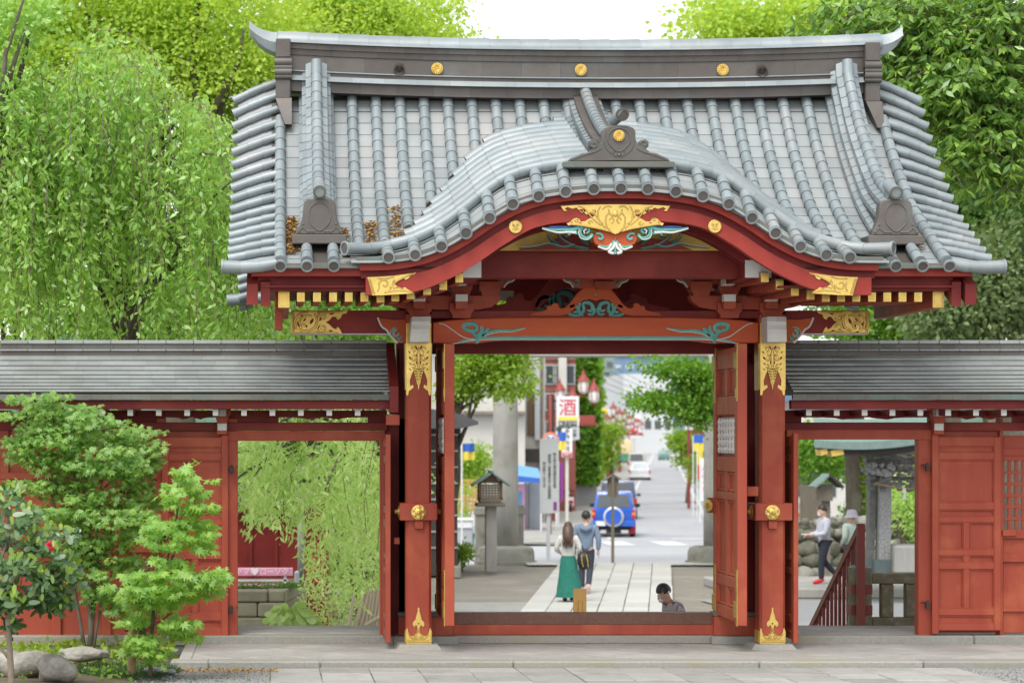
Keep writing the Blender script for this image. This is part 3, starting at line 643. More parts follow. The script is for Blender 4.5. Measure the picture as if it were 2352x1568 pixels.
# ================================================================== THE GATE: main roof
RY = 28.9
ZRf = cubic([25.8, 26.51, 27.23, 27.73, 28.17, 28.5, 28.9], [4.307, 4.65, 5.034, 5.411, 5.793, 6.148, 6.60])
def ZR(Y): return ZRf(Y)
XL, XR = .017, 7.13; NC = 25; DX = (XR-XL)/NC; XC = (XL+XR)/2
ys = np.linspace(28.80, 25.80, 400); zs = np.array([ZR(y) for y in ys]); arc = np.concatenate([[0], np.cumsum(np.hypot(np.diff(ys), np.diff(zs)))])
NS = 18; AL = arc[-1]
def prof(s):                                   # point, downhill tangent, normal at arc length s
    y = float(np.interp(s, arc, ys)); z = ZR(y); e = .02; t = Vector((0, -e, ZR(y-e)-ZR(y))).normalized(); n = Vector((0, t.z, -t.y)); n = n if n.z > 0 else -n
    return Vector((0, y, z)), t, n
def s_of_y(y): return float(np.interp(-y, -ys, arc))
# curved gable canopy in front: its tile line Kf(x) rises backwards by KS per metre
XK, KS, KY = 3.628, .38, 25.70
kd = np.array([0, 62, 126, 188, 247, 300, 354, 411, 471, 532, 600, 660])*.004628
kz = [PZ(v, KY) for v in (424, 425, 431, 441.5, 459.5, 491.5, 527.5, 560, 581, 589, 590.5, 590)]
Kc = cubic(kd, kz)
def KF(x): return Kc(abs(x-XK))
def KZ(x, y):
    w_ = min(1, max(0, (2.55-abs(x-XK))/1.2)); fs = .27+.48*w_; return KF(x)+(fs*(y-KY) if y < 26.05 else fs*.35+(.8246*(.8+.2*w_)-fs*.35)/1.82*(y-26.05))
def valley(x):                                 # where the canopy runs into the main roof
    for y in np.arange(25.72, 28.8, .01):
        if ZR(y) >= KZ(x, y): return float(y)
    return 28.8
roof = empty('main_roof', parent=gate)
def seg_roll(x, s0, s1, r0, r1, name, par, m='copper', n=10, lift=0.0, cap=None, dx0=0, dx1=0):
    a, t0, n0 = prof(s0); b, t1, n1 = prof(s1)
    p = [a+n0*lift+Vector((x+dx0, 0, 0)), b+n1*lift+Vector((x+dx1, 0, 0))]
    return MB().tube(p, [r0, r1], n, True, up=n0).build(name, m, par, ang=50)
def disc(c, ax, r, par, name='eave_tile_end', m='bronze_green'):
    d = MB(); d.m(0).lathe(c, [(r*1.05, -.02), (r*1.05, .004), (r*.80, .006), (r*.78, -.006), (r*.7, -.006)], 16, ax); d.m(1).lathe(c, [(r*.78, -.012), (r*.78, -.003), (.001, -.002)], 16, ax); return d.build(name, ['copper', m if m != 'bronze_green' else 'bronze'], par, ang=30)
for k in range(NC+1):
    x = XL+DX*k
    hide = abs(x-XK) < 2.88
    yv = valley(x) if hide else 25.66
    send = s_of_y(yv) if yv > 25.8 else AL+.10
    s_start = 0.0
    if k in (1, 2, 23, 24): s_start = s_of_y(26.18)
    if k in (0, 25): s_start = s_of_y(28.55)
    step = AL/NS; s = s_start; i = 0
    while s < send-.02:
        e = min(s+step, send)
        seg_roll(x, s, e+.014, .058, .0685, 'tile_roll', roof); s = e
    if yv <= 25.8:
        a, t, n = prof(AL-.001); disc(a+Vector((x, 0, 0))+t*.128, t, .064, roof)
    else:                                      # cut end seen as a dark half disc
        a, t, n = prof(send); MB().lathe(a+Vector((x, 0, 0))+t*.012, [(.060, 0), (.060, .006), (.001, .007)], 12, Vector((0, -.8, -.55))).build('cut_tile_end', 'bronze', roof)
# copper sheets between the rolls, each course lapping the one below
for k in range(NC):
    x0, x1 = XL+DX*k+.03, XL+DX*(k+1)-.03
    if k in (1,): continue
    if k in (23,): continue
    yv = max(valley(x) if abs(x-XK) < 2.88 else 25.6 for x in (x0, x1)); yv = min(valley(x) if abs(x-XK) < 2.88 else 25.6 for x in (x0, x1))
    for i in range(NS):
        s0, s1 = AL*i/NS, AL*(i+1)/NS
        if i == NS-1: s1 += .03
        a, t0, n0 = prof(s0); b, t1, n1 = prof(min(s1, AL)); 
        if i == NS-1: b = b+t1*.03
        if a.y < yv-.05: continue
        V = []
        for xx in (x0, x1):
            V += [a+n0*-.050+Vector((xx, 0, 0)), b+n1*-.043+Vector((xx, 0, 0)), b+n1*-.054+Vector((xx, 0, 0))]
        raw('roof_sheet', V, [(0, 1, 4, 3), (1, 2, 5, 4), (0, 2, 1), (3, 4, 5)], 'copper_sheet', roof)
def boarding(x0, x1, y_min, mirror):
    V = []; n_ = 24
    for i in range(n_+1):
        y = lerp(RY-.02, y_min, i/n_)
        for x in (x0, x1): V.append((x, 2*RY-y if mirror else y, ZR(y)-.075))
    raw('roof_boarding', V, [(2*i, 2*i+2, 2*i+3, 2*i+1) for i in range(n_)], 'bronze', roof)
boarding(XL-.1, XK-1.9, 25.82, False); boarding(XK+1.9, XR+.1, 25.82, False); boarding(XK-1.9, XK+1.9, 28.1, False); boarding(XL-.1, XR+.1, 25.82, True)
# lateral verge tiles: short rolls running outwards over the gable edges
NV = 17
for sd, xv in ((-1, XL), (1, XR)):
    V = []; Fq = []; M_ = 24
    for i in range(M_+1):
        s = lerp(-.27, AL, i/M_); p, t, n = prof(max(s, 0)); p = p+t*min(s, 0); dr = lerp(.20, .075, i/M_)
        for j, (f, g) in enumerate(((0, 0), (.4, .3), (.75, .68), (1, 1))): V.append(p+n*-.045+Vector((xv+sd*.50*f, 0, -dr*g)))
    for i in range(M_):
        for j in range(3): q = (i*4+j, i*4+j+1, i*4+j+5, i*4+j+4); Fq.append(q if sd > 0 else q[::-1])
    raw('verge_sheet', V, Fq, 'copper_sheet', roof)
    for r in range(NV):
        s = lerp(-.27, AL-.12, r/(NV-1)) if r < NV-1 else AL-.03
        p, t, n = prof(max(s, 0)); p = p+t*min(s, 0)*1.0; dr = lerp(.215, .09, r/(NV-1)); last = r == NV-1
        L = .53 if not last else .60
        pts = [p+Vector((xv+sd*L*f, 0, -dr*g+(.0 if not last else -.06)+(.05*f*f if last else 0))) for f, g in ((.04, .0), (.36, .28), (.68, .62), (1, 1))]
        if last:
            pts = [p+Vector((xv+sd*L*f, 0, -.03+g)) for f, g in ((.06, 0), (.36, -.03), (.68, -.04), (1.0, -.035))]
        for j in range(3):
            r0 = (.046 if not last else .060+.004*j); MB().tube([pts[j], pts[j+1]+(pts[j+1]-pts[j])*.06], [r0, r0+.008], 10, True, up=n).build('verge_tile', 'copper', roof, ang=50)
        d = (pts[3]-pts[2]).normalized(); disc(pts[3]+d*.026, d, .054 if not last else .078, roof, 'verge_tile_end')
    # rear-slope corner tile seen past the gable
    for r in range(5):
        y = 32.0-r*.22; z = ZR(2*RY-y); MB().tube([(xv+sd*.36, y, z-.10), (xv+sd*.54, y, z-.15)], .06, 10).build('verge_tile', 'copper', roof, ang=50)
    p0 = Vector((xv+sd*.2, 31.9, 4.27)); MB().tube([p0, p0+Vector((sd*.5, .0, -.03))], [.07, .08], 10).build('verge_tile', 'copper', roof, ang=50)
    # bargeboards of the gable end
    for off, th, zo0, zo1, ys0 in ((.30, .12, -.30, -.52, 25.95), (.16, .10, -.30, -.56, 26.0)):
        xx = xv-sd*0+sd*off; Vb = []; m2 = 20
        for i in range(m2+1):
            y = lerp(ys0, RY, i/m2); z = ZR(y)
            for xo in (xx-th/2, xx+th/2): Vb += [(xo, y, z+zo0), (xo, y, z+zo1)]
        Fb = []
        for i in range(m2):
            a = 4*i; Fb += [(a, a+4, a+5, a+1), (a+2, a+3, a+7, a+6), (a, a+2, a+6, a+4), (a+1, a+5, a+7, a+3)]
        Fb += [(0, 1, 3, 2)]
        raw('gable_bargeboard', Vb, Fb, 'lacquer_shaded', roof)
# eave edge: grey fascia, red board
for a, b, ra, rb_ in ((567, 840, 577, 850), (1990, 2244, 1985, 2234)):
    MB().ubox(a, b, 604, 617, 25.80, .5, .004).build('eave_fascia', 'bronze_green', roof)
    MB().ubox(ra, rb_, 617.5, 634, 25.87, .4, .004).build('eave_board', 'lacquer_crimson', roof)
# ------------------------------------------------------------------ main ridge
def rz(x):                                     # the ridge sags in the middle, lifts at the ends
    d = abs(x-XC)/3.55; return .085*d**2.2-.014*(x-XC)/3.5
def ridge_layer(name, v0, v1, hd0, hd1, m, x0=XL+.08, x1=XR-.08, nseg=13):
    za, zb = PZ(v1, 28.6), PZ(v0, 28.6)
    for i in range(nseg):
        xa, xb = lerp(x0, x1, i/nseg)+.0008, lerp(x0, x1, (i+1)/nseg)-.0008; V = []
        for x in (xa, xb): V += [(x, RY-hd0, za+rz(x)), (x, RY-hd1, zb+rz(x)), (x, RY+hd1, zb+rz(x)), (x, RY+hd0, za+rz(x))]
        raw(name, V, [(0, 4, 5, 1), (1, 5, 6, 2), (2, 6, 7, 3), (0, 1, 2, 3), (7, 6, 5, 4), (0, 3, 7, 4)], m, roof)
ridge_layer('ridge_base_course', 203, 226, .285, .285, 'bronze', nseg=16)
ridge_layer('ridge_ledge', 190, 202.8, .36, .30, 'copper', nseg=18)
ridge_layer('ridge_neck', 181, 189.8, .27, .27, 'bronze', nseg=13)
ridge_layer('ridge_ledge', 177.5, 180.8, .30, .27, 'copper', nseg=13)
ridge_layer('ridge_panel', 142, 177.3, .24, .24, 'bronze', nseg=15)
ridge_layer('ridge_neck', 128.5, 141.8, .255, .265, 'bronze', nseg=13)
ridge_layer('ridge_slat', 116, 128.3, .285, .285, 'bronze', nseg=40)
ridge_layer('ridge_ledge', 110, 115.8, .33, .28, 'copper', nseg=16)
capx = [lerp(XL-.03, XR+.03, i/20) for i in range(21)]
for i in range(20):
    xa, xb = capx[i], capx[i+1]; z = PZ(110, 28.6)
    MB().tube([(xa, RY, z+rz(xa)), (xb+.006, RY, z+rz(xb))], [.145, .152], 14, True, squash=1.45).build('ridge_cap', 'copper', roof, ang=50)
for sd, xe, tip in ((-1, XL-.03, (560, 50)), (1, XR+.03, (2092, 66))):
    z0 = PZ(110, 28.6)+rz(xe); pt = P(tip[0]+(12 if sd < 0 else -12), tip[1]+8, 28.6); L = abs(pt.x-xe); dz = pt.z-z0
    pts = [(xe+sd*L*t, RY, z0+dz*(t**1.9)) for t in (0, .25, .5, .75, 1)]
    h = MB(); V = []
    for (x, y, z), (th, tp) in zip(pts, ((.14, .13), (.135, .125), (.125, .115), (.11, .10), (.07, .10))):
        V += [(x+sd*.0, y-.2, z-.02), (x, y-.13, z+tp*.8), (x, y, z+tp), (x, y+.13, z+tp*.8), (x, y+.2, z-.02), (x-sd*.02, y+.17, z-th), (x-sd*.02, y-.17, z-th)]
    Fq = []
    for i in range(4):
        for j in range(7): q = (7*i+j, 7*i+(j+1) % 7, 7*i+7+(j+1) % 7, 7*i+7+j); Fq.append(q if sd < 0 else q[::-1])
    Fq += [tuple(range(28, 35)), tuple(range(7))]
    h.add(V, Fq); h.build('ridge_horn', 'copper', roof, ang=40)
    # ridge-end ornament: stacked mouldings hanging over the gable
    uc = 650.5 if sd < 0 else 2009; dv = 0 if sd < 0 else 8
    X_ = PX(uc, 28.45); o_ = MB()
    for (va, vb, hw, dp) in ((88, 132, .088, .38), (180, 225, .09, .36)): o_.box(X_-hw, X_+hw, RY-dp, RY+dp, PZ(vb+dv, 28.5), PZ(va+dv, 28.5), .012)
    for v, r in ((142, .055), (154, .042), (165, .052), (175, .036)): o_.tube([(X_-.1, RY-.36, PZ(v+dv, 28.5)), (X_+.1, RY-.36, PZ(v+dv, 28.5))], r, 12)
    o_.box(X_-.085, X_+.085, RY-.34, RY+.3, PZ(182+dv, 28.5), PZ(132+dv, 28.5))
    tx = X_+(.03 if sd < 0 else .03); o_.add([(X_-.09, RY-.40, PZ(225+dv, 28.5)), (X_+.10, RY-.40, PZ(225+dv, 28.5)), (X_+.10, RY-.52, PZ(286+dv, 28.4)), (X_+.02, RY-.52, PZ(286+dv, 28.4)), (X_-.09, RY-.3, PZ(225+dv, 28.5)), (X_+.10, RY-.3, PZ(225+dv, 28.5)), (X_+.10, RY-.3, PZ(286+dv, 28.4)), (X_+.02, RY-.3, PZ(286+dv, 28.4))],
              [(0, 3, 2, 1), (0, 1, 5, 4), (1, 2, 6, 5), (2, 3, 7, 6), (3, 0, 4, 7), (4, 5, 6, 7)])
    o_.build('ridge_end_ornament', 'bronze', roof, ang=35)
def chrys(u, v, Y, r, par, m='gold'):
    c = P(u, v, Y); b = MB(); b.lathe(c, [(r*.98, 0), (r*.98, .008), (.001, .012)], 24, (0, -1, 0))
    for k in range(16):
        t = k*PI/8; d = Vector((math.cos(t), 0, math.sin(t)))
        b.tube([c+d*r*.18+Vector((0, -.012, 0)), c+d*r*.6+Vector((0, -.016, 0)), c+d*r*.92+Vector((0, -.012, 0))], [r*.04, r*.14, r*.15], 6)
    b.ball(c+Vector((0, -.016, 0)), r*.16, 8, (1, .5, 1)); return b.build('chrysanthemum_crest', m, par, ang=40)
for u, v in ((1004, 158), (1334, 161), (1660, 161)): chrys(u, v, 28.648, .072, roof)
for u, v in ((917, 159), (1750, 163)):
    c = P(u, v, 28.645); b = MB(); b.lathe(c+Vector((0, 0, .02)), [(.055, 0), (.05, .008), (.02, .015), (.018, .03), (0, .033)], 12, (0, -1, 0))
    b.tube([c+Vector((math.sin(t)*.058, -.03, -.02-math.cos(t)*.058+.0)) for t in np.linspace(0, 2*PI, 17)], .0095, 6, False); b.build('ring_handle', 'iron', roof, ang=40)
# ------------------------------------------------------------------ descending ridges
def oni(uc, vb, k, Y, par, crest=False):
    """end ornament of a descending ridge"""
    o = empty('ridge_end_tile', parent=par) if False else None
    A = [(-54, 0), (-53, -12), (-46, -20), (-40, -38), (-38, -58), (-36, -74), (-28, -81), (0, -83), (28, -81), (36, -74), (38, -58), (40, -38), (46, -20), (53, -12), (54, 0)]
    b = MB(); b.m(0).uplate([(uc+x*k, vb+y*k) for x, y in A], Y, .16, .012)
    b.m(1)
    for t0, w_ in ((0, 3.2),):
        ring = [(uc+k*27*math.sin(t)*(1+.08*math.cos(2*t)), vb+k*(-44-29*math.cos(t)+(7*math.exp(-((t-PI)/.35)**2)))) for t in np.linspace(0, 2*PI, 33)]
        b.ribbon(ring, w_*k, Y-.001, .02)
    for s in (-1, 1):
        b.ribbon(smoothpath([(uc+s*50*k, vb-6*k), (uc+s*38*k, vb-16*k), (uc+s*30*k, vb-9*k), (uc+s*12*k, vb-6*k)], 4), 3*k, Y-.001, .014)
        for x, y in ((38, -24), (26, -6), (46, -6), (12, -7)): b.ball(P(uc+s*x*k, vb+y*k, Y-.004), .011, 6)
    b.m(0)
    w_ = 63 if not crest else 0
    if w_: b.ubox(uc-w_, uc+w_, vb, vb+22, Y-.06, .5, .01)
    c = P(uc, vb-104*k+6, Y-.05); b.m(2).tube([c+Vector((0, .35, .12)), c, c+Vector((0, -.02, -.006))], [.062, .066, .07], 14, True)
    b.m(1).lathe(c+Vector((0, -.02, -.006)), [(.072, -.01), (.072, .006), (.052, .008), (.05, -.002), (.001, -.002)], 16, (0, -1, -.3))
    return b.build('ridge_end_tile', ['bronze', 'bronze_green', 'copper'], par, ang=35)
for sd, kk in ((-1, 1.5), (1, 23.5)):
    x = XL+DX*kk; s_end = s_of_y(26.55)
    V = []; m2 = 26
    def dr(s):                                 # crest line of the descending ridge: base point, tangent, normal, height of the crest
        p, t, n = prof(max(s, 0)); 
        if s < 0: p = p-Vector((0, 0, s*1.0))
        return p, t, n, .36+.04*max(0, 1-s/.6)+(.06*max(0, (s-s_end+.6)/.6))
    for i in range(m2+1):
        s = lerp(0, s_end, i/m2); p, t, n, h = dr(s)
        for xo, ho in ((-.185, -.05), (-.185, .04), (-.15, .06), (-.15, h-.19), (-.10, h-.16), (-.10, h-.05), (.10, h-.05), (.10, h-.16), (.15, h-.19), (.15, .06), (.185, .04), (.185, -.05)): V.append(p+n*ho+Vector((x+xo, 0, 0)))
    raw('descending_ridge_core', V, [(12*i+j, 12*i+12+j, 12*i+13+j, 12*i+1+j) for i in range(m2) for j in range(11)]+[tuple(12*m2+j for j in range(12))], 'bronze', roof)
    N2 = 18
    for i in range(N2):
        s0, s1 = lerp(-.12, s_end+.02, i/N2), lerp(-.12, s_end+.02, (i+1)/N2)
        p0, t0, n0, h0 = dr(s0); p1, t1, n1, h1 = dr(s1)
        MB().tube([p0+n0*h0+Vector((x, 0, 0)), p1+n1*h1+t1*.012+Vector((x, 0, 0))], [.06, .067], 12, True, up=n0).build('ridge_roll', 'copper', roof, ang=50)
        for q in (-1, 1):
            for (xa, xb, da, db, dp) in ((.04, .125, -.02, -.06, .05), (.09, .17, -.14, -.18, .05), (.14, .205, None, None, .05)):
                Vq = []
                for p, n, t, l, h in ((p0, n0, t0, 0, h0), (p1, n1, t1, .008, h1)):
                    ha, hb = (h+da, h+db) if da is not None else (.09, .05)
                    Vq += [p+n*(ha+l)+t*l+Vector((x+q*xa, 0, 0)), p+n*(hb+l)+t*l+Vector((x+q*xb, 0, 0)), p+n*(hb-dp)+t*l+Vector((x+q*xb, 0, 0)), p+n*(ha-dp)+t*l+Vector((x+q*xa, 0, 0))]
                ff = [(0, 4, 5, 1), (1, 5, 6, 2), (4, 7, 6, 5), (0, 1, 2, 3)]
                raw('ridge_side_tile', Vq, ff if q < 0 else [f[::-1] for f in ff], 'copper', roof)
    u_ = 734 if sd < 0 else 2058; oni(u_, 538 if sd < 0 else 540, 1.0, 26.22, roof)
# ================================================================== curved gable canopy
can = empty('gable_canopy', parent=gate)
kd_end = 2.93
def along(d): return XK+d
# rolls following the curve, one behind the other
dd = np.linspace(-2.98, 2.98, 600)
ka = np.concatenate([[0], np.cumsum(np.hypot(np.diff(dd), np.diff([KF(XK+d) for d in dd])))]); kmid = ka[-1]/2
def dofa(a): return float(np.interp(a, ka, dd))
ROWS = [26.06+.262*i for i in range(11)]
for ri, yr in enumerate(ROWS):
    for sd in (-1, 1):
        a_in = .27 if ri else .02
        # outer end: valley or canopy tip
        d_out = 2.93 if ri == 0 else None
        if d_out is None:
            for d in np.arange(2.95, .2, -.01):
                if KZ(XK+sd*d, yr) > ZR(yr)+.045: d_out = d; break
        if d_out is None or d_out < .35: continue
        amax = abs(float(np.interp(sd*d_out, dd, ka))-kmid); L = .255; a = a_in
        while a < amax-.03:
            e = min(a+L, amax); pts = []
            for q in (a, (a+e)/2, e+.008):
                d = dofa(kmid+sd*q); y = yr
                if ri == 0: y = yr-.30*max(0, (abs(d)-2.5)/.45)**1.0 if abs(d) > 2.5 else yr
                pts.append(Vector((XK+d, y, KZ(XK+d, y)+.02+(0.012 if ri == 0 else 0)+(.05*max(0, abs(d)-2.6)/.35 if ri == 0 else 0))))
            r = .062 if ri == 0 else .075
            MB().tube(pts, [r, r*1.04, r*1.10], 10, True, up=(0, 0, 1)).build('canopy_roll', 'copper', can, ang=50); a = e
        if ri == 0:
            dv = (pts[-1]-pts[-2]).normalized(); disc(pts[-1]+dv*.01, dv, .075, can, 'canopy_roll_end')
# sheet under the rolls
V = []; nx, ny = 80, 10
for i in range(nx+1):
    d = lerp(-2.95, 2.95, i/nx); yv = max(26.1, valley(XK+d)+.06)
    for j in range(ny+1):
        y = lerp(26.0, yv, j/ny); V.append((XK+d, y, KZ(XK+d, y)-.035))
raw('canopy_sheet', V, [(i*(ny+1)+j, (i+1)*(ny+1)+j, (i+1)*(ny+1)+j+1, i*(ny+1)+j+1) for i in range(nx) for j in range(ny)], 'copper_sheet', can)
MB().tube([Vector((XK+d, valley(XK+d)-.01, KZ(XK+d, valley(XK+d))-.02)) for d in np.linspace(-2.85, -.2, 30)], .012, 6).build('valley_seam', 'iron', can)
MB().tube([Vector((XK+d, valley(XK+d)-.01, KZ(XK+d, valley(XK+d))-.02)) for d in np.linspace(.2, 2.85, 30)], .012, 6).build('valley_seam', 'iron', can)
# short rolls pointing at the viewer along the edge, sheets between them
ends = [-532, -471, -410.5, -354, -300, -247, -188, -126, -62, 0, 62, 126, 188, 247, 300, 354, 411, 471, 525]
ends = [e*.004628 for e in ends]
def ktan(d): e = .02; return Vector((2*e, 0, KF(XK+d+e)-KF(XK+d-e))).normalized()
for d in ends:
    x = XK+d; tg = ktan(d); nr = Vector((-tg.z, 0, tg.x))
    for j in range(3):
        y0, y1 = lerp(26.05, 25.66, j/3), lerp(26.05, 25.66, (j+1)/3)
        MB().tube([Vector((x, y0, KZ(x, y0)))+nr*.005, Vector((x, y1-.012, KZ(x, y1)))+nr*.005], [.058, .066], 12, True, up=nr).build('edge_roll', 'copper', can, ang=50)
    disc(Vector((x, 25.63, KZ(x, 25.63)))+nr*.005, (0, -1, -.3), .066, can, 'edge_roll_end')
bd = [-2.86]+ends+[2.86]
for a, b in zip(bd[:-1], bd[1:]):
    for j in range(3):
        y0, y1 = lerp(26.02, 25.68, j/3), lerp(26.02, 25.68, (j+1)/3); V = []; nn = 4
        for i in range(nn+1):
            d = lerp(a+.002, b-.002, i/nn); x = XK+d
            V += [(x, y0, KZ(x, y0)-.052), (x, y1, KZ(x, y1)-.036), (x, y1, KZ(x, y1)-.056)]
        raw('edge_sheet', V, [(3*i+q, 3*i+1+q, 3*i+4+q, 3*i+3+q) for i in range(nn) for q in (0, 1)], 'copper_sheet', can)
# edge layers below: grey fascia, red board, soffit board, bargeboard
gd = [0, 62, 165, 233, 301.5, 353, 404, 455, 524, 596]; gv = [440, 441, 453, 474, 511, 545.5, 573, 592, 604, 606]
Gc = cubic([d*.004628 for d in gd], [PZ(v, 25.72) for v in gv])
def Gpt(d, off):                               # point at distance off below the fascia's lower edge, along its normal
    e = .02; z0 = Gc(abs(d)); t = Vector((2*e, Gc(abs(d+e))-Gc(abs(d-e)))).normalized(); n = Vector((t.y, -t.x)); return XK+d+n.x*off, z0+n.y*off
def band(name, m, o0, o1, y0, y1, dl, dr, par, n=64, cut=0.0, y0b=None):
    V = []
    for i in range(n+1):
        d = lerp(dl, dr, i/n); of1 = o1(d) if callable(o1) else o1; of0 = o0(d) if callable(o0) else o0
        sh = 0
        xa, za = Gpt(d, of0); xb, zb = Gpt(d, of1); V += [(xa, y0, za), (xb, y0b or y0, zb), (xb, y1, zb), (xa, y1, za)]
    Fq = [(4*i+j, 4*i+(j+1) % 4, 4*i+4+(j+1) % 4, 4*i+4+j) for i in range(n) for j in range(4)]+[(3, 2, 1, 0), tuple(4*n+j for j in range(4))]
    o = raw(name, V, [f[::-1] for f in Fq], m, par, True); o.data.set_sharp_from_angle(angle=math.radians(40)); return o
band('canopy_fascia', 'bronze_green', -.075, 0, 25.70, 26.2, -2.80, 2.80, can)
band('canopy_red_board', 'lacquer_crimson', .002, .068, 25.76, 26.3, -2.765, 2.765, can)
band('canopy_under_board', 'lacquer_shaded', .068, .145, 25.86, 26.3, -2.75, 2.75, can)
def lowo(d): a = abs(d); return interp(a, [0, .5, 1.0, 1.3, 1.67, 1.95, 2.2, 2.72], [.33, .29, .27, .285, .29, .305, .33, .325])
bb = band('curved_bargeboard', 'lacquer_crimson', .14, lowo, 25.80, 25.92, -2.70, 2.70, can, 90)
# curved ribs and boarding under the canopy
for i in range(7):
    band('curved_rib', 'lacquer_shaded', .22, .30, 26.3+i*.22, 26.36+i*.22, -1.9, 1.9, can, 40)
band('canopy_ceiling', 'lacquer_shaded', .16, .20, 26.25, 27.9, -2.1, 2.1, can, 40)
# gilt panel and carving behind the bargeboard
Yp = 26.55
MB().uplate([(1135, 575), (1150, 560), (1172, 549), (1203, 547), (1235, 524), (1265, 512), (1320, 500), (1424, 497), (1530, 502), (1590, 515), (1630, 535), (1660, 575)], Yp, .04, .004).build('gilt_panel', 'gold_leaf', can)
cb = MB(); cb.uplate([(1190, 574), (1225, 566), (1262, 558), (1285, 545), (1320, 535), (1360, 560), (1410, 548), (1460, 560), (1500, 548), (1530, 552), (1565, 565), (1590, 574)], Yp-.05, .04, .004); cb = cb.build('carved_board', 'lacquer_shaded', can)
t_ = MB(); w_ = MB()
for s in (-1, 1):
    X_ = lambda a: 1412+s*a
    for pts, wa, wb in (([(60, 572), (90, 566), (118, 552), (128, 538), (118, 526), (104, 530), (106, 542), (116, 544)], 7, 5), ([(92, 562), (118, 568), (150, 560), (180, 566), (215, 570)], 6, 2), ([(130, 560), (148, 548), (152, 538)], 8, 4), ([(60, 560), (80, 545), (74, 530)], 9, 5)):
        p = smoothpath([(X_(a), b) for a, b in pts], 4); n = len(p); t_.ribbon(p, [lerp(wa, wb, i/n) for i in range(n)], Yp-.055, .03); w_.ribbon([(u, v-2) for u, v in p], 1.8, Yp-.062, .026)
t_.build('teal_scroll', 'teal_shaded', cb); w_.build('white_scroll_line', 'white_paint', cb)
# gilt ornaments on the bargeboard
Yb = 25.788
GP = [(0, 538), (12, 533), (30, 527), (60, 521), (92, 517), (108, 518), (112, 513), (104, 510), (98, 503), (90, 500), (82, 503), (80, 509), (70, 508), (62, 503), (52, 498), (46, 494), (56, 491), (66, 493), (72, 488), (66, 483), (74, 480), (84, 482), (90, 477), (98, 480), (110, 476), (116, 480), (110, 484), (118, 485), (126, 473), (100, 471), (50, 469.5), (0, 469)]
cg = 1413.5
gp = MB().uplate([(cg+x, y) for x, y in GP]+[(cg-x, y) for x, y in GP[-2:0:-1]], Yb, .014, .0025).build('gilt_crown_plate', 'gold', bb)
r = MB(); hl = MB()
for s in (-1, 1):
    f = lambda a: cg+s*a
    scrollset(r, [('p', [(f(6), 536), (f(20), 520), (f(22), 500), (f(14), 488)], 3, 2), ('p', [(f(22), 525), (f(36), 508), (f(40), 488), (f(34), 474)], 3, 2), ('p', [(f(34), 518), (f(54), 500), (f(70), 480), (f(86), 474)], 3, 2), ('p', [(f(8), 476), (f(20), 474), (f(30), 482)], 3, 2),
                  ('s', f(58), 512, 6, 1, 0, .9*s, 2, 1), ('s', f(88), 506, 5, 1, PI, .9*s, 2, 1), ('s', f(10), 505, 8, 2, PI/2, .8*s, 2, 1.5), ('p', [(f(14), 532), (f(40), 525), (f(80), 518), (f(104), 516)], 2.4, 2), ('p', [(f(28), 515), (f(42), 500), (f(52), 482)], 2.4, 2), ('p', [(f(4), 498), (f(12), 492), (f(16), 480)], 2.4, 2), ('s', f(52), 486, 5, 1, PI, .8*s, 2, 1), ('s', f(76), 484, 5, 1, PI, .8*s, 2, 1)], Yb-.001, .007)
    for x0, y0, x1, y1, w0 in ((60, 488, 52, 495, 3), (80, 484, 92, 480, 2.5), (76, 512, 86, 512, 3), (98, 508, 102, 514, 2.5), (44, 490, 48, 480, 3)): teardrop(hl, f(x0), y0, f(x1), y1, w0, Yb-.0005, .003)
r.ball(P(cg, 491, Yb-.004), .03, 10, (1, .4, 1.1)); r.build('gilt_scroll_relief', 'gold', bb); hl.build('lacquer_cutout', 'lacquer', bb)
for u, v in ((1184, 521), (1642, 520)):
    b = MB(); c = P(u, v, Yb); b.lathe(c, [(.071, -.01), (.071, .006), (.064, .010), (.062, .007), (.001, .007)], 24, (0, -1, 0)); dk = b.build('gilt_medallion', 'gold', bb, ang=30)
    b = MB()
    for s in (-1, 1): scrollset(b, [('s', u+s*5, v-3, 4, 1, PI/2, .9*s, 1.6, 1), ('s', u+s*5, v+5, 4, 1, -PI/2, -.9*s, 1.6, 1), ('p', [(u, v+10), (u+s*3, v), (u+s*7, v-8)], 1.5, 1)], Yb-.007, .004)
    b.build('gilt_scroll_relief', 'gold', bb)
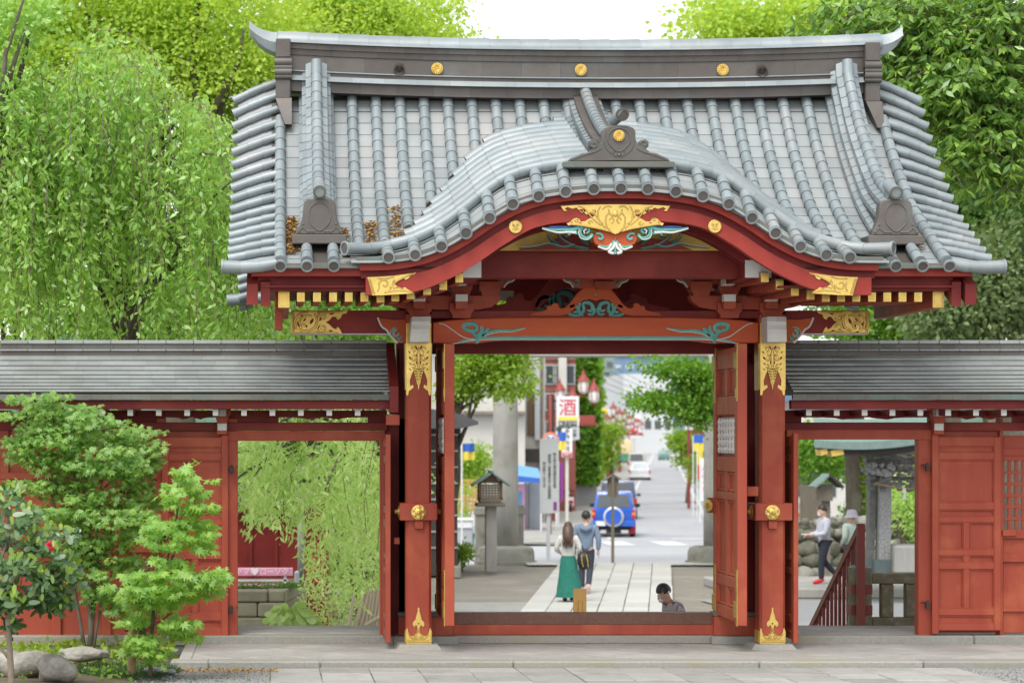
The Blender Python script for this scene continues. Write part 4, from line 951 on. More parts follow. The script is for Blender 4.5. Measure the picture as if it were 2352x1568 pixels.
for s, uc in ((-1, 0), (1, 0)):
    f = (lambda a: 843+a) if s < 0 else (lambda a: 1971-a)
    E = [(0, 636.5), (28, 635), (60, 633), (86, 629.5), (113, 626), (107, 631), (100, 633), (95, 640), (88, 643), (84, 638), (76, 641), (70, 648), (64, 652), (70, 658), (80, 662), (88, 659), (92, 663), (100, 668), (106, 671), (104, 674), (70, 676), (40, 678), (12, 678.5)]
    e = MB(); Y2 = Yb
    e.uplate([(f(x), y) for x, y in E], Y2, .014, .0025); e.build('gilt_corner_plate', 'gold', bb)
    r = MB(); a = 1 if s < 0 else -1
    scrollset(r, [('s', f(40), 653, 13, 2, PI, .95*a, 3, 2), ('p', [(f(52), 666), (f(66), 648), (f(88), 636), (f(108), 628)], 3, 2), ('p', [(f(40), 672), (f(60), 668), (f(86), 668), (f(104), 672)], 3, 2), ('p', [(f(24), 640), (f(44), 640), (f(62), 636)], 2.4, 2), ('p', [(f(3), 640), (f(8), 658), (f(14), 676)], 2, 2), ('p', [(f(7), 640), (f(12), 658), (f(18), 676)], 2, 2), ('p', [(f(52), 660), (f(60), 654), (f(62), 642)], 2.4, 2), ('p', [(f(24), 670), (f(28), 660), (f(26), 648)], 2.4, 2), ('p', [(f(60), 662), (f(72), 660), (f(84), 664)], 2.4, 2)], Y2-.001, .008)
    r.build('gilt_scroll_relief', 'gold', bb)
    h = MB()
    for x0, y0, x1, y1, w0 in ((72, 646, 80, 638, 3), (58, 650, 64, 644, 3), (88, 636, 98, 632, 2.5), (74, 658, 82, 664, 2.5), (86, 666, 96, 670, 2)): teardrop(h, f(x0), y0, f(x1), y1, w0, Y2-.0005, .003)
    h.build('lacquer_cutout', 'lacquer', bb)
# carved pendant under the crown plate: red scroll body, teal and white wings
Yg = 25.83
pend = MB().uplate([(1413+x, y) for x, y in ((-60, 523), (-40, 530), (-48, 538), (-52, 548), (-46, 560), (-36, 566), (-28, 572), (0, 584), (28, 572), (36, 566), (46, 560), (52, 548), (48, 538), (40, 530), (60, 523), (40, 518), (0, 514), (-40, 518))], Yg, .07, .01).build('carved_pendant', 'lacquer_orange', bb)
t_ = MB(); w_ = MB(); nv = MB()
for s in (-1, 1):
    X_ = lambda a: 1413+s*a
    for pts, wa, wb in (([(52, 538), (58, 545), (68, 547), (78, 540), (80, 530), (74, 522), (64, 522), (60, 530), (66, 536)], 6, 4), ([(74, 524), (84, 521), (92, 528), (88, 538)], 8, 4), ([(80, 522), (100, 527), (122, 527), (145, 527), (168, 524)], 8, 3), ([(44, 537), (34, 537), (28, 545), (34, 550), (40, 546)], 4, 4), ([(2, 553), (10, 563), (22, 567), (38, 564)], 5, 3), ([(95, 528), (104, 532), (106, 540)], 7, 4)):
        p = smoothpath([(X_(a), b) for a, b in pts], 5); n = len(p); t_.ribbon(p, [1.5*lerp(wa, wb, i/n) for i in range(n)], Yg-.004, .03)
    for pts, wa, wb in (([(54, 542), (64, 550), (78, 547), (84, 536), (82, 526)], 2.5, 2), ([(66, 526), (72, 530), (70, 537)], 4, 2), ([(90, 534), (110, 533), (130, 534), (150, 530), (168, 525)], 6, 2), ([(1, 556), (4, 568), (14, 578), (4, 582)], 7, 5), ([(8, 560), (18, 572), (30, 570), (40, 566)], 5, 3), ([(60, 521), (72, 517), (84, 519)], 2, 2)):
        p = smoothpath([(X_(a), b) for a, b in pts], 5); n = len(p); w_.ribbon(p, [1.25*lerp(wa, wb, i/n) for i in range(n)], Yg-.012, .028)
    p = smoothpath([(X_(a), b) for a, b in ((84, 520), (105, 522), (130, 522), (152, 523))], 5); nv.ribbon(p, 7, Yg-.006, .028)
t_.ribbon([(1413, 545), (1413, 560), (1413, 572), (1413, 584)], [1, 3, 5, 8], Yg-.012, .03)
t_.build('teal_wing', 'teal_paint', bb); w_.build('white_wing', 'white_paint', bb); nv.build('navy_wing', 'navy_paint', bb)
# canopy ridge with its end ornament
cr = cubic([26.0, 26.8, 27.6, 28.3, 28.75], [5.70, 5.80, 6.06, 6.36, 6.60])
N2 = 20
for i in range(N2):
    y0, y1 = lerp(28.75, 25.98, i/N2), lerp(28.75, 25.98, (i+1)/N2)
    MB().tube([(XK, y0, cr(y0)), (XK, y1-.01, cr(y1))], [.06, .067], 12, True).build('canopy_ridge_roll', 'copper', can, ang=50)
    for q in (-1, 1):
        for (xa, xb, ha, hb, hc) in ((.03, .19, -.05, -.12, -.19), (.14, .27, -.22, -.27, -.36)):
            V = [(XK+q*xa, y0, cr(y0)+ha), (XK+q*xb, y0, cr(y0)+hb), (XK+q*xb, y0, cr(y0)+hc), (XK+q*xa, y1, cr(y1)+ha+.006), (XK+q*xb, y1, cr(y1)+hb+.006), (XK+q*xb, y1, cr(y1)+hc+.006)]
            ff = [(0, 3, 4, 1), (1, 4, 5, 2)]; raw('canopy_ridge_tile', V, ff if q < 0 else [f[::-1] for f in ff], 'copper', can)
V = []
for i in range(21):
    y = lerp(28.75, 25.98, i/20); z = cr(y); V += [(XK-.14, y, z-.05), (XK+.14, y, z-.05), (XK+.14, y, z-.7), (XK-.14, y, z-.7)]
raw('canopy_ridge_core', V, [(4*i+j, 4*i+4+j, 4*i+4+(j+1) % 4, 4*i+(j+1) % 4) for i in range(20) for j in range(4)]+[(80, 83, 82, 81)], 'bronze', can)
YO = 25.88; uo = 1422
A = [(0, 288), (20, 289), (33, 294), (38, 302), (38, 318), (40, 326), (46, 330), (50, 322), (60, 319), (68, 325), (68, 336), (62, 342), (72, 350), (86, 352), (98, 358), (112, 364), (118, 371), (0, 371)]
on = MB(); on.m(0).uplate([(uo+x, y) for x, y in A]+[(uo-x, y) for x, y in A[-2:0:-1]], YO, .16, .012)
on.m(1)
on.ubox(uo-128, uo+128, 371, 385, YO-.05, .3, .008)
on.ribbon([(uo+26*math.sin(t), 318-24*math.cos(t)+6*math.exp(-((t-PI)/.5)**2)) for t in np.linspace(0, 2*PI, 33)], 3.4, YO-.001, .022)
for s in (-1, 1):
    scrollset(on, [('s', uo+s*57, 331, 9, 2, PI, .9*s, 4, 3), ('p', [(uo+s*40, 340), (uo+s*55, 348), (uo+s*80, 356), (uo+s*110, 368)], 4, 2), ('s', uo+s*11, 350, 8, 2, PI/2, .9*s, 3, 2), ('p', [(uo+s*34, 300), (uo+s*34, 325), (uo+s*26, 345), (uo+s*4, 362)], 3.4, 2.4)], YO-.001, .018)
on.ball(P(uo, 356, YO), .02, 8)
c = P(1428, 262, YO-.02); on.m(2).tube([c+Vector((-.03, .4, -.02)), c, c+Vector((.003, -.03, -.01))], [.06, .064, .068], 14)
on.m(0).lathe(c+Vector((.003, -.035, -.01)), [(.071, -.01), (.071, .006), (.05, .008), (.048, -.002), (.001, -.002)], 16, (0, -1, -.25))
ont = on.build('canopy_end_ornament', ['bronze', 'bronze_green', 'copper'], can, ang=35)
chrys(1421.5, 312, YO-.006, .062, can)
# dry leaf litter caught in the roof valley
lit = []; 
def litter(u, v, Y_lo, Y_hi, n, spread):
    for _ in range(n):
        yy = random.uniform(Y_lo, Y_hi); p, t, nn = prof(s_of_y(yy)); xx = PX(u, yy)+random.gauss(0, spread); lit.append(Vector((xx, yy, p.z-.03+random.random()*.012)))
litter(668, 0, 26.1, 27.05, 620, .038)
litter(786, 0, 26.15, 26.75, 380, .032)
litter(850, 0, 26.2, 26.95, 330, .045); litter(908, 0, 26.5, 27.3, 300, .05); litter(1960, 0, 26.2, 26.5, 30, .05); litter(2113, 0, 26.2, 26.6, 30, .03)
for _ in range(1700):
    d = random.uniform(-2.55, -1.62); x = XK+d; y = valley(x)+random.uniform(-.20, .06)+random.gauss(0, .03); lit.append(Vector((x, y, max(ZR(y)-.03, KZ(x, y)-.02)+random.random()*.015)))
mat('dry_leaf', (.36, .20, .06), (.50, .33, .12), 40, .8)
V = []; Fq = []
for p in lit:
    a = random.random()*2*PI; r_ = random.uniform(.013, .03); t = random.uniform(-.5, .5); d1 = Vector((math.cos(a), math.sin(a)*.8, t))*r_; d2 = Vector((-math.sin(a), math.cos(a)*.8, .3))*r_*.6
    k = len(V); V += [p-d1, p+d2, p+d1, p-d2]; Fq.append((k, k+1, k+2, k+3))
tag(raw('leaf_litter', V, Fq, 'dry_leaf'), 'brown dry leaf litter lying in the roof valley', 'leaves', kind='stuff')
# ================================================================== ground, platform, paving
def struct(o): return tag(o, kind='structure')
ZL = -1.0                                      # ground level beyond the gate
mat('asphalt', (.30, .305, .31), (.25, .255, .26), 12, .85, bump=.3, bscale=80, c3=(.34, .34, .345), s3=.4)
mat('road', (.44, .45, .47), (.38, .39, .41), 6, .8, bump=.15, bscale=60, c3=(.48, .49, .50), s3=.3)
def block_paving(name, a, b, c, sc):
    m = bpy.data.materials.new(name); m.use_nodes = True; t = m.node_tree; bs = t.nodes['Principled BSDF']; bs.inputs['Roughness'].default_value = .85
    tc = t.nodes.new('ShaderNodeTexCoord'); br = t.nodes.new('ShaderNodeTexBrick'); br.inputs['Scale'].default_value = sc; br.inputs['Color1'].default_value = (*a, 1); br.inputs['Color2'].default_value = (*b, 1); br.inputs['Mortar'].default_value = (*c, 1); br.inputs['Mortar Size'].default_value = .025; br.inputs['Brick Width'].default_value = .6; br.inputs['Row Height'].default_value = .3
    no = t.nodes.new('ShaderNodeTexNoise'); no.inputs['Scale'].default_value = .35; no.inputs['Detail'].default_value = 6
    r = t.nodes.new('ShaderNodeMapRange'); r.inputs['To Min'].default_value = .72; r.inputs['To Max'].default_value = 1.18; mx = t.nodes.new('ShaderNodeMix'); mx.data_type = 'RGBA'; mx.blend_type = 'MULTIPLY'; mx.inputs[0].default_value = 1
    t.links.new(tc.outputs['Object'], br.inputs['Vector']); t.links.new(tc.outputs['Object'], no.inputs['Vector']); t.links.new(no.outputs['Fac'], r.inputs['Value']); t.links.new(br.outputs['Color'], mx.inputs[6]); t.links.new(r.outputs[0], mx.inputs[7]); t.links.new(mx.outputs[2], bs.inputs['Base Color']); MATS[name] = m
block_paving('road_blocks', (.46, .47, .49), (.39, .40, .42), (.30, .31, .32), 1.0)
mat('earth', (.27, .245, .205), (.21, .19, .155), 5, .95, bump=.5, bscale=40, c3=(.33, .31, .27), s3=.6)
mat('road_paint', (.70, .70, .68), (.55, .55, .54), 8, .7)
mat('concrete', (.42, .41, .38), (.33, .32, .30), 3, .85, bump=.3, bscale=40, stretch=(2, 2, .4), c3=(.27, .27, .22), s3=1.3)
mat('concrete_mossy', (.34, .33, .29), (.24, .235, .20), 3, .9, bump=.4, bscale=40, c3=(.13, .135, .09), s3=2.2)
far = raw('ground', [(-3000, 31.2, ZL-.14), (3000, 31.2, ZL-.14), (3000, 5000, ZL-.14), (-3000, 5000, ZL-.14)], [(0, 1, 2, 3)], 'asphalt'); struct(far)
# forecourt in front of the gate: gravel, rising gently towards the viewer
GS = .02
def gz(y): return -.06+GS*(26.26-y)
n = 40
V = []; 
for i in range(n+1):
    for j in range(n+1):
        x = lerp(-14, 22, i/n); y = lerp(-6, 28.4, j/n); V.append((x, y, gz(y)-.02+.008*math.sin(x*3.1+y*2.3)))
struct(raw('gravel_ground', V, [(i*(n+1)+j, (i+1)*(n+1)+j, (i+1)*(n+1)+j+1, i*(n+1)+j+1) for i in range(n) for j in range(n)], 'gravel', None, True))
# loose stones on the gravel
V = []; Fq = []
for _ in range(5200):
    u = random.choice((random.uniform(400, 640), random.uniform(2150, 2352), random.uniform(250, 640))); y = random.uniform(24.0, 26.2); x = PX(u, y)
    if PX(620, y) < x < PX(2190, 26.2)+(26.2-y)*.0+.02: continue
    r = random.uniform(.006, .022)*random.uniform(.6, 1.2); a = random.random()*6.3; c = Vector((x, y, gz(y)-.013)); k = len(V)
    V += [c+Vector((math.cos(a+t)*r*random.uniform(.7, 1.1), math.sin(a+t)*r*random.uniform(.7, 1.1), 0)) for t in (0, 1.57, 3.14, 4.71)]+[c+Vector((r*.1, 0, r*random.uniform(.5, .9)))]
    Fq += [(k, k+1, k+4), (k+1, k+2, k+4), (k+2, k+3, k+4), (k+3, k, k+4)]
mat('pebble', (.34, .335, .32), (.2, .2, .195), 25, .85)
tag(raw('gravel_stones', V, Fq, 'pebble'), 'loose grey gravel beside the paved path', 'gravel', kind='stuff')
# paved approach: long rows of slabs running towards the gate
pave = raw('paved_path', [(PX(621, 26.2), -6, gz(-6)-.006), (PX(2195, 26.2), -6, gz(-6)-.006), (PX(2195, 26.2), 26.24, gz(26.24)-.006), (PX(621, 26.2), 26.24, gz(26.24)-.006)], [(0, 1, 2, 3)], 'joint'); struct(pave)
xp0, xp1 = PX(621, 26.2), PX(2192, 26.2); NR = 14; wr = (xp1-xp0)/NR
def slab(par, pts, z_of, h, m, name='paving_slab', dz=0.0, b=.008):
    n = len(pts); cx = sum(p[0] for p in pts)/n; cy = sum(p[1] for p in pts)/n
    V = [(lerp(x, cx, b/max(.05, math.hypot(x-cx, y-cy))), lerp(y, cy, b/max(.05, math.hypot(x-cx, y-cy))), z_of(y)+dz) for x, y in pts]+[(x, y, z_of(y)+dz-b*.8) for x, y in pts]+[(x, y, z_of(y)-h) for x, y in pts]
    Fq = [tuple(range(n))]+[(l*n+i, (l+1)*n+i, (l+1)*n+(i+1) % n, l*n+(i+1) % n) for l in (0, 1) for i in range(n)]
    return raw(name, V, Fq, m, par)
for r in range(NR):
    y = 26.2-random.uniform(0, .05); g = .006
    while y > 23.2:
        L = random.choice((.45, .62, .8, .95))+random.uniform(-.05, .05); x0 = xp0+wr*r+g; x1 = xp0+wr*(r+1)-g*.6; y1 = max(y-L, 23.1)
        j = lambda: random.uniform(-.006, .006)
        slab(pave, [(x0+j(), y1+g+j()), (x1+j(), y1+g+j()), (x1+j(), y-g+j()), (x0+j(), y-g+j())], gz, .05, 'paver', dz=random.uniform(-.002, .006)); y = y1
    raw('paving_slab', [(xp0+wr*r+.006, -6, gz(-6)), (xp0+wr*(r+1)-.004, -6, gz(-6)), (xp0+wr*(r+1)-.004, y-.01, gz(y)), (xp0+wr*r+.006, y-.01, gz(y))], [(0, 1, 2, 3)], 'paver', pave)
# gate platform: kerb stones along the front, diagonal slabs inside
plat = raw('gate_platform', [(-1.1, 26.3, -.008), (9.6, 26.3, -.008), (9.6, 29.28, -.008), (-1.1, 29.28, -.008), (-1.1, 26.3, -1.2), (9.6, 26.3, -1.2), (9.6, 29.28, -1.2), (-1.1, 29.28, -1.2)], [(0, 1, 2, 3), (4, 5, 1, 0), (5, 6, 2, 1), (6, 7, 3, 2), (7, 4, 0, 3)], 'stone'); struct(plat)
ks = [PX(u, 26.26) for u in (390, 480, 736, 1180, 1745, 2122, 2560)]
for a, b in zip(ks[:-1], ks[1:]):
    MB().box(a+.006, b-.006, 26.26+random.uniform(-.006, .006), 26.62, -.12, .004, .014).build('kerb_stone', 'stone_edge', plat)
def clip(poly, x0, x1, y0, y1):
    for ax, lim, sg in ((0, x0, 1), (0, x1, -1), (1, y0, 1), (1, y1, -1)):
        out = []
        for i in range(len(poly)):
            p, q = poly[i-1], poly[i]; dp, dq = (p[ax]-lim)*sg, (q[ax]-lim)*sg
            if (dp >= 0) != (dq >= 0): t = dp/(dp-dq); out.append((lerp(p[0], q[0], t), lerp(p[1], q[1], t)))
            if dq >= 0: out.append(q)
        poly = out
        if len(poly) < 3: return []
    return poly
def diag(par, X0, X1, Y0, Y1, z, sz, m='stone', seed=1):
    random.seed(seed); c = sz*math.sqrt(.5); g = .008
    for i in range(int((X1-X0)/(2*c))+3):
        for j in range(int((Y1-Y0)/c)+3):
            cx = X0+2*c*i+(c if j % 2 else 0); cy = Y0+c*j; q = c-g
            p = clip([(cx-q, cy), (cx, cy-q), (cx+q, cy), (cx, cy+q)], X0, X1, Y0, Y1)
            if len(p) >= 3:
                A = abs(sum(p[k-1][0]*p[k][1]-p[k][0]*p[k-1][1] for k in range(len(p))))/2
                if A > .006: slab(par, p, lambda y: z, .03, m, 'diagonal_slab', dz=random.uniform(-.001, .0025), b=.004)
diag(plat, -.95, 8.6, 26.63, 28.48, .004, .62, seed=3)
MB().box(-1.1, -.96, 26.63, 28.48, -.1, .004, .01).build('edge_slab', 'stone', plat)
# raised stone sills under the side walls
for nm, a, b, joints in (('left', -4.2, PX(906, 28.5), (PX(380, 28.5),)), ('right', PX(1800, 28.5), 10.4, (PX(2237, 28.5),))):
    base = raw('side_platform', [(a, 28.52, .085), (b, 28.52, .085), (b, 30.1, .085), (a, 30.1, .085), (a, 28.52, -1.1), (b, 28.52, -1.1), (b, 30.1, -1.1), (a, 30.1, -1.1)], [(0, 1, 2, 3), (4, 5, 1, 0), (5, 6, 2, 1), (6, 7, 3, 2), (7, 4, 0, 3)], 'stone'); struct(base)
    xs = [a]+list(joints)+[b]
    for p, q in zip(xs[:-1], xs[1:]): MB().box(p+.004, q-.004, 28.485, 28.75, -.02, .098, .012).build('sill_stone', 'stone_edge', base)
    diag(base, max(a, PX(380, 28.5)) if a < 0 else a, b if a < 0 else PX(2330, 29), 28.76, 30.08, .096, .6, seed=5)
# stair down behind the gate
st = empty('stone_stair', (3.6, 31, ZL)); struct(st)
for i in range(7):
    MB().box(1.9, 5.4, 29.28+i*.24, 29.28+(i+1)*.24+.02, ZL-.1, 0-(i+1)*.143, .012).build('step', 'stone', st)
# stone path beyond, running towards the street at a slight angle
DV = Vector(((1523-U0)/F, 1.0, 0)); NVv = Vector((1, -DV.x, 0))
def G(u, v, z=ZL): y = (HC-z)*F/(v-V0); return Vector((PX(u, y), y, z))
o0 = G(1194, 1403); random.seed(11)
yN, yFar = 44.0, 66.3
xl = lambda y: o0.x+(y-o0.y)*DV.x
Wp = 3.05; NRp = 6
path = raw('shrine_path', [(xl(yN), yN, ZL-.012), (xl(yN)+Wp, yN, ZL-.012), (xl(yFar)+Wp, yFar, ZL-.012), (xl(yFar), yFar, ZL-.012)], [(0, 1, 2, 3)], 'joint'); struct(path)
for r in range(NRp):
    y = yN+random.uniform(-.3, .3)
    while y < yFar:
        L = random.uniform(.8, 1.5); y2 = min(y+L, yFar); a = Wp*r/NRp+.009; b = Wp*(r+1)/NRp-.009+random.uniform(-.006, .006)
        slab(path, [(xl(y)+a, y+.015), (xl(y)+b, y+.015), (xl(y2)+b, y2-.015), (xl(y2)+a, y2-.015)], lambda yy: ZL+.004, .02, 'paver_lit', dz=random.uniform(0, .004), b=.015); y = y2
    # cross strip at the street end
for k in range(9):
    x0 = G(1212, 1296).x+k*.9; slab(path, [(x0, 65.2), (x0+.87, 65.2), (x0+.87, 66.25), (x0, 66.25)], lambda yy: ZL+.012, .02, 'paver_lit', b=.015) if not (xl(65.5) < x0+.4 < xl(65.5)+Wp) else None
eg = raw('shrine_yard', [(-30, 31.3, ZL-.06), (30, 31.3, ZL-.06), (30, 66.4, ZL-.06), (-30, 66.4, ZL-.06)], [(0, 1, 2, 3)], 'earth'); struct(eg)
gp = raw('asphalt_yard', [(xl(44)+Wp+3.2, 31.4, ZL-.03), (30, 31.4, ZL-.03), (30, 51.5, ZL-.03), (xl(50)+Wp+.8, 51.5, ZL-.03)], [(0, 1, 2, 3)], 'asphalt'); struct(gp)
MB().box(10.0, 20, 52.4, 57, ZL-.06, -.84, .03).build('kerb', 'concrete', None); struct(bpy.data.objects['kerb'])
fl = raw('flagstone_strip', [tuple(G(1042, 1405)), tuple(G(1195, 1405)), tuple(G(1215, 1382)), tuple(G(1042, 1382))], [(0, 1, 2, 3)], 'paver'); struct(fl)
# street: cross road, crossing, long paved road to the horizon
ZS = ZL-.12
cr_ = raw('cross_road', [(-60, 66.6, ZS+.008), (90, 66.6, ZS+.008), (90, 78.5, ZS+.008), (-60, 78.5, ZS+.008)], [(0, 1, 2, 3)], 'road'); struct(cr_)
def street_x(u_at, v_at): g = G(u_at, v_at, ZS); return g.x-g.y*DV.x            # lateral offset of a line running with the street
sL, sR = street_x(1330, 1235), street_x(1640, 1170)
def SX(off, y): return off+y*DV.x
rd = raw('street', [(SX(sL, 78.4), 78.4, ZS+.012), (SX(sR, 78.4), 78.4, ZS+.012), (SX(sR, 900), 900, ZS+.012), (SX(sL, 900), 900, ZS+.012)], [(0, 1, 2, 3)], 'road_blocks'); struct(rd)
for a, b, nm in ((sL-3.2, sL, 'l'), (sR, sR+2.6, 'r')):
    pvm = MB(); pvm.add([(SX(q, y), y, z) for y in (79.5, 600) for q, z in ((a, ZS+.10), (b, ZS+.10), (b, ZS))], [(0, 1, 4, 3), (1, 2, 5, 4), (0, 2, 1)]); struct(pvm.build('pavement', 'concrete'))
for k in range(10):
    x = SX(sL, 79)-.5+k*1.75; struct(raw('crossing_stripe', [(x, 79.0, ZS+.018), (x+.85, 79.0, ZS+.018), (x+.85, 82.2, ZS+.018), (x, 82.2, ZS+.018)], [(0, 1, 2, 3)], 'road_paint'))
for a in (sL+1.0, sR-.7): struct(raw('road_line', [(SX(a, y), y, ZS+.017) if i % 2 == 0 else (SX(a+.18, y), y, ZS+.017) for y in (84, 500) for i in (0, 1)], [(0, 1, 3, 2)], 'road_paint'))
struct(raw('stop_line', [(SX(sL, 84)+3.3, 84, ZS+.0165), (SX(sR, 84), 84, ZS+.0165), (SX(sR, 84.5), 84.5, ZS+.0165), (SX(sL, 84)+3.3, 84.5, ZS+.0165)], [(0, 1, 2, 3)], 'road_paint'))
random.seed(21)
# ================================================================== side walls with small gates
WY = 28.62                                     # front face of the side walls' posts
wprof = cubic([27.82, 28.0, 28.2, 28.45, 28.72], [2.945, 3.02, 3.115, 3.255, 3.43])
def wing(side, u_in, x_out, label):
    """roofed side wall; u_in = photo column where it meets the gate, x_out = far end"""
    xi = PX(u_in, 28.2); lo, hi = (x_out, xi) if side < 0 else (xi, x_out)
    root = thing('side_gate', label, 'gate', ((lo+hi)/2, WY, .09))
    rf = empty('roof', parent=root)
    mj = 0
    # shingle courses
    NCo = 9; ysn = 28.70-(28.70-27.84)*(np.linspace(0, 1, NCo+1)**.92)
    vis = (PX(-14, 28), hi) if side < 0 else (lo, PX(2420, 28.9))
    for c in range(NCo):
        y0, y1 = ysn[c], ysn[c+1]; z0, z1 = wprof(y0), wprof(y1); x = vis[0]-random.random()*.2; bl = .27 if side < 0 else .27
        while x < vis[1]:
            xe = min(x+bl, vis[1]); a = max(x, vis[0]); 
            if xe-a > .02:
                dz = random.uniform(-.0012, .0012)
                raw('roof_shingle', [(a, y0, z0+.002), (xe-.0015, y0, z0+.002), (xe-.0015, y1-.018, z1+.019+dz), (a, y1-.018, z1+.019+dz), (a, y1-.018, z1+.006), (xe-.0015, y1-.018, z1+.006)], [(0, 3, 2, 1), (3, 4, 5, 2)], 'wing_copper', rf)
            x = xe
    # under-roof, rear slope, fascia, ridge
    V = []
    for y in np.linspace(28.9, 27.86, 9): V += [(lo, y, wprof(y)-.008), (hi, y, wprof(y)-.008), (lo, 57.8-y, wprof(y)-.008), (hi, 57.8-y, wprof(y)-.008)]
    raw('roof_boarding', V, [f for i in range(8) for f in ((4*i, 4*i+1, 4*i+5, 4*i+4), (4*i+2, 4*i+6, 4*i+7, 4*i+3))], 'bronze', rf)
    sg = 20
    for i in range(sg):
        a, b = lerp(vis[0], vis[1], i/sg), lerp(vis[0], vis[1], (i+1)/sg)
        MB().box(a, b-.002, 27.83, 27.9, 2.868, 2.93).build('eave_fascia', 'bronze_green', rf)
    for nm, m, y0, z0, z1, k in (('ridge_course', 'bronze', 28.66, 3.40, 3.455, 14), ('ridge_course', 'wing_copper', 28.63, 3.457, 3.475, 14), ('ridge_course', 'bronze', 28.68, 3.477, 3.54, 24), ('ridge_cap', 'wing_copper', 28.66, 3.542, 3.585, 14)):
        for i in range(k):
            a, b = lerp(vis[0], vis[1], i/k), lerp(vis[0], vis[1], (i+1)/k)
            MB().box(a, b-.002, y0+random.uniform(-.002, .002), 57.8-y0, z0, z1, .006 if m != 'bronze' else 0).build(nm, m, rf)
    # eave board, rafters with white ends
    MB().box(lo, hi, 27.93, 28.05, PZ(939, 27.93), 2.866, .003).build('eave_board', 'lacquer_shaded', root)
    us = [38+k*65.3 for k in range(13)] if side < 0 else [1858+k*64 for k in range(9)]
    if side < 0: us = [u for u in us if u < 850]
    for u in us:
        r = MB().ubox(u-6, u+6, 940, 954, 28.02, .9).build('rafter', 'lacquer_shaded', root)
        MB().ubox(u-6.3, u+6.3, 939.6, 954.3, 28.008, .012).build('white_rafter_end', 'white_paint', r)
    MB().box(lo, hi, 28.4, 28.45, PZ(966, 28.4), PZ(936, 28.4)).build('wall_plate_board', 'lacquer_shaded', root) if False else None
    MB().box(lo, hi, WY+.02, WY+.14, PZ(958, WY), PZ(942, WY), .004).build('upper_beam', 'lacquer_shaded', root)
    MB().box(lo, hi, WY-.01, WY+.16, PZ(989, WY), PZ(969.5, WY), .006).build('frieze_beam', 'lacquer_shaded', root)
    # cloud-shaped boards in the gap under the upper beam
    gaps = [(640, 845), (380, 500)] if side < 0 else [(1842, 2135), (2170, 2330)]
    posts_u = (510,) if side < 0 else (2157,)
    ed = [lo]+[PX(q, WY) for g in sorted(gaps) for q in g]+[hi]
    for a, b in zip(ed[::2], ed[1::2]): MB().box(a, b, WY+.03, WY+.12, PZ(971, WY), PZ(957, WY)).build('frieze_board', 'lacquer_shaded', root)
    for a, b in gaps:
        c = (a+b)/2
        for s in (-1, 1):
            e = a if s < 0 else b
            pts = [(e, 957), (e-s*0, 969), (e-s*12, 969)]
            hw = (b-a)/2
            MB().uplate([(c-s*hw*.10+0, 956), (c-s*hw*.10, 959), (c-s*hw*.35, 963), (c-s*hw*.55, 961.5) if False else (c-s*hw*.45, 960), (c-s*hw*.62, 958.5), (c-s*hw*.98, 958), (c-s*hw*.98, 955)], WY+.03, .08).build('cloud_board', 'lacquer_shaded', root)
    # posts, bracket blocks
    def post(u0, u1, v0=960, nm='post', Y=WY, m='lacquer'): return MB().ubox(u0, u1, v0, 1461, Y, .17, .006).build(nm, m, root)
    for u in posts_u:
        pts = [(u-20, 939), (u+20, 939), (u+20, 950), (u+15, 956), (u+12, 968), (u+12, 997), (u-12, 997), (u-12, 968), (u-15, 956), (u-20, 950)]
        b = MB().uplate(pts, WY-.14, .16, .006).build('bracket_block', 'lacquer', root)
        MB().ubox(u-10.5, u+10.5, 972, 988, WY-.155, .03, .003).build('white_nose_end', 'white_paint', b)
        MB().ubox(u-7, u+9, 939.5, 955, WY-.3, .15, .003).build('white_nose_end', 'white_paint', b)
    return root, post, lo, hi
def flat_leaf(root, u0, u1, v0, v1, Y, hinge, par_label):
    lf = empty('door_leaf', parent=root); lf['label'] = par_label
    st = 15.5; d = .055
    for a, b, ext in ((u0, u0+st, 0), (u1-st, u1, 0)): MB().ubox(a, b, v0-(6 if (hinge > 0) == (a == u0) else 0), v1+(8 if (hinge > 0) == (a == u0) else 0), Y-.004, d+.004, .005).build('stile', 'lacquer', lf)
    H = v1-v0; rows = [(0, .047, 'r'), (.047, .081, 'p'), (.081, .116, 'r'), (.116, .34, 'p'), (.34, .376, 'r'), (.376, .412, 'p'), (.412, .442, 'r'), (.442, .58, 'd'), (.58, .613, 'r'), (.613, .647, 'd'), (.647, .683, 'r'), (.683, .885, 'd'), (.885, .922, 'r'), (.922, .965, 'p'), (.965, 1, 'r')]
    a0, b0 = u0+st, u1-st; mid = (a0+b0)/2
    for p, q, t in rows:
        va, vb = v0+p*H, v0+q*H
        if t == 'r': MB().ubox(a0, b0, va, vb, Y, d, .004).build('rail', 'lacquer', lf); continue
        cols = [(a0, b0)] if t == 'p' else [(a0, mid-7), (mid+7, b0)]
        if t == 'd': MB().ubox(mid-7, mid+7, va, vb, Y, d, .004).build('muntin', 'lacquer', lf)
        for ca, cb in cols:
            MB().ubox(ca, cb, va, vb, Y+.034, .015).build('door_panel', 'lacquer', lf)
            fr = MB(); w_ = 3
            fr.ubox(ca, cb, va, va+w_, Y+.012, .022, .003); fr.ubox(ca, cb, vb-w_, vb, Y+.012, .022, .003); fr.ubox(ca, ca+w_, va+w_, vb-w_, Y+.012, .022, .003); fr.ubox(cb-w_, cb, va+w_, vb-w_, Y+.012, .022, .003)
            tag(fr.build('panel_moulding', 'lacquer', lf))
    return lf
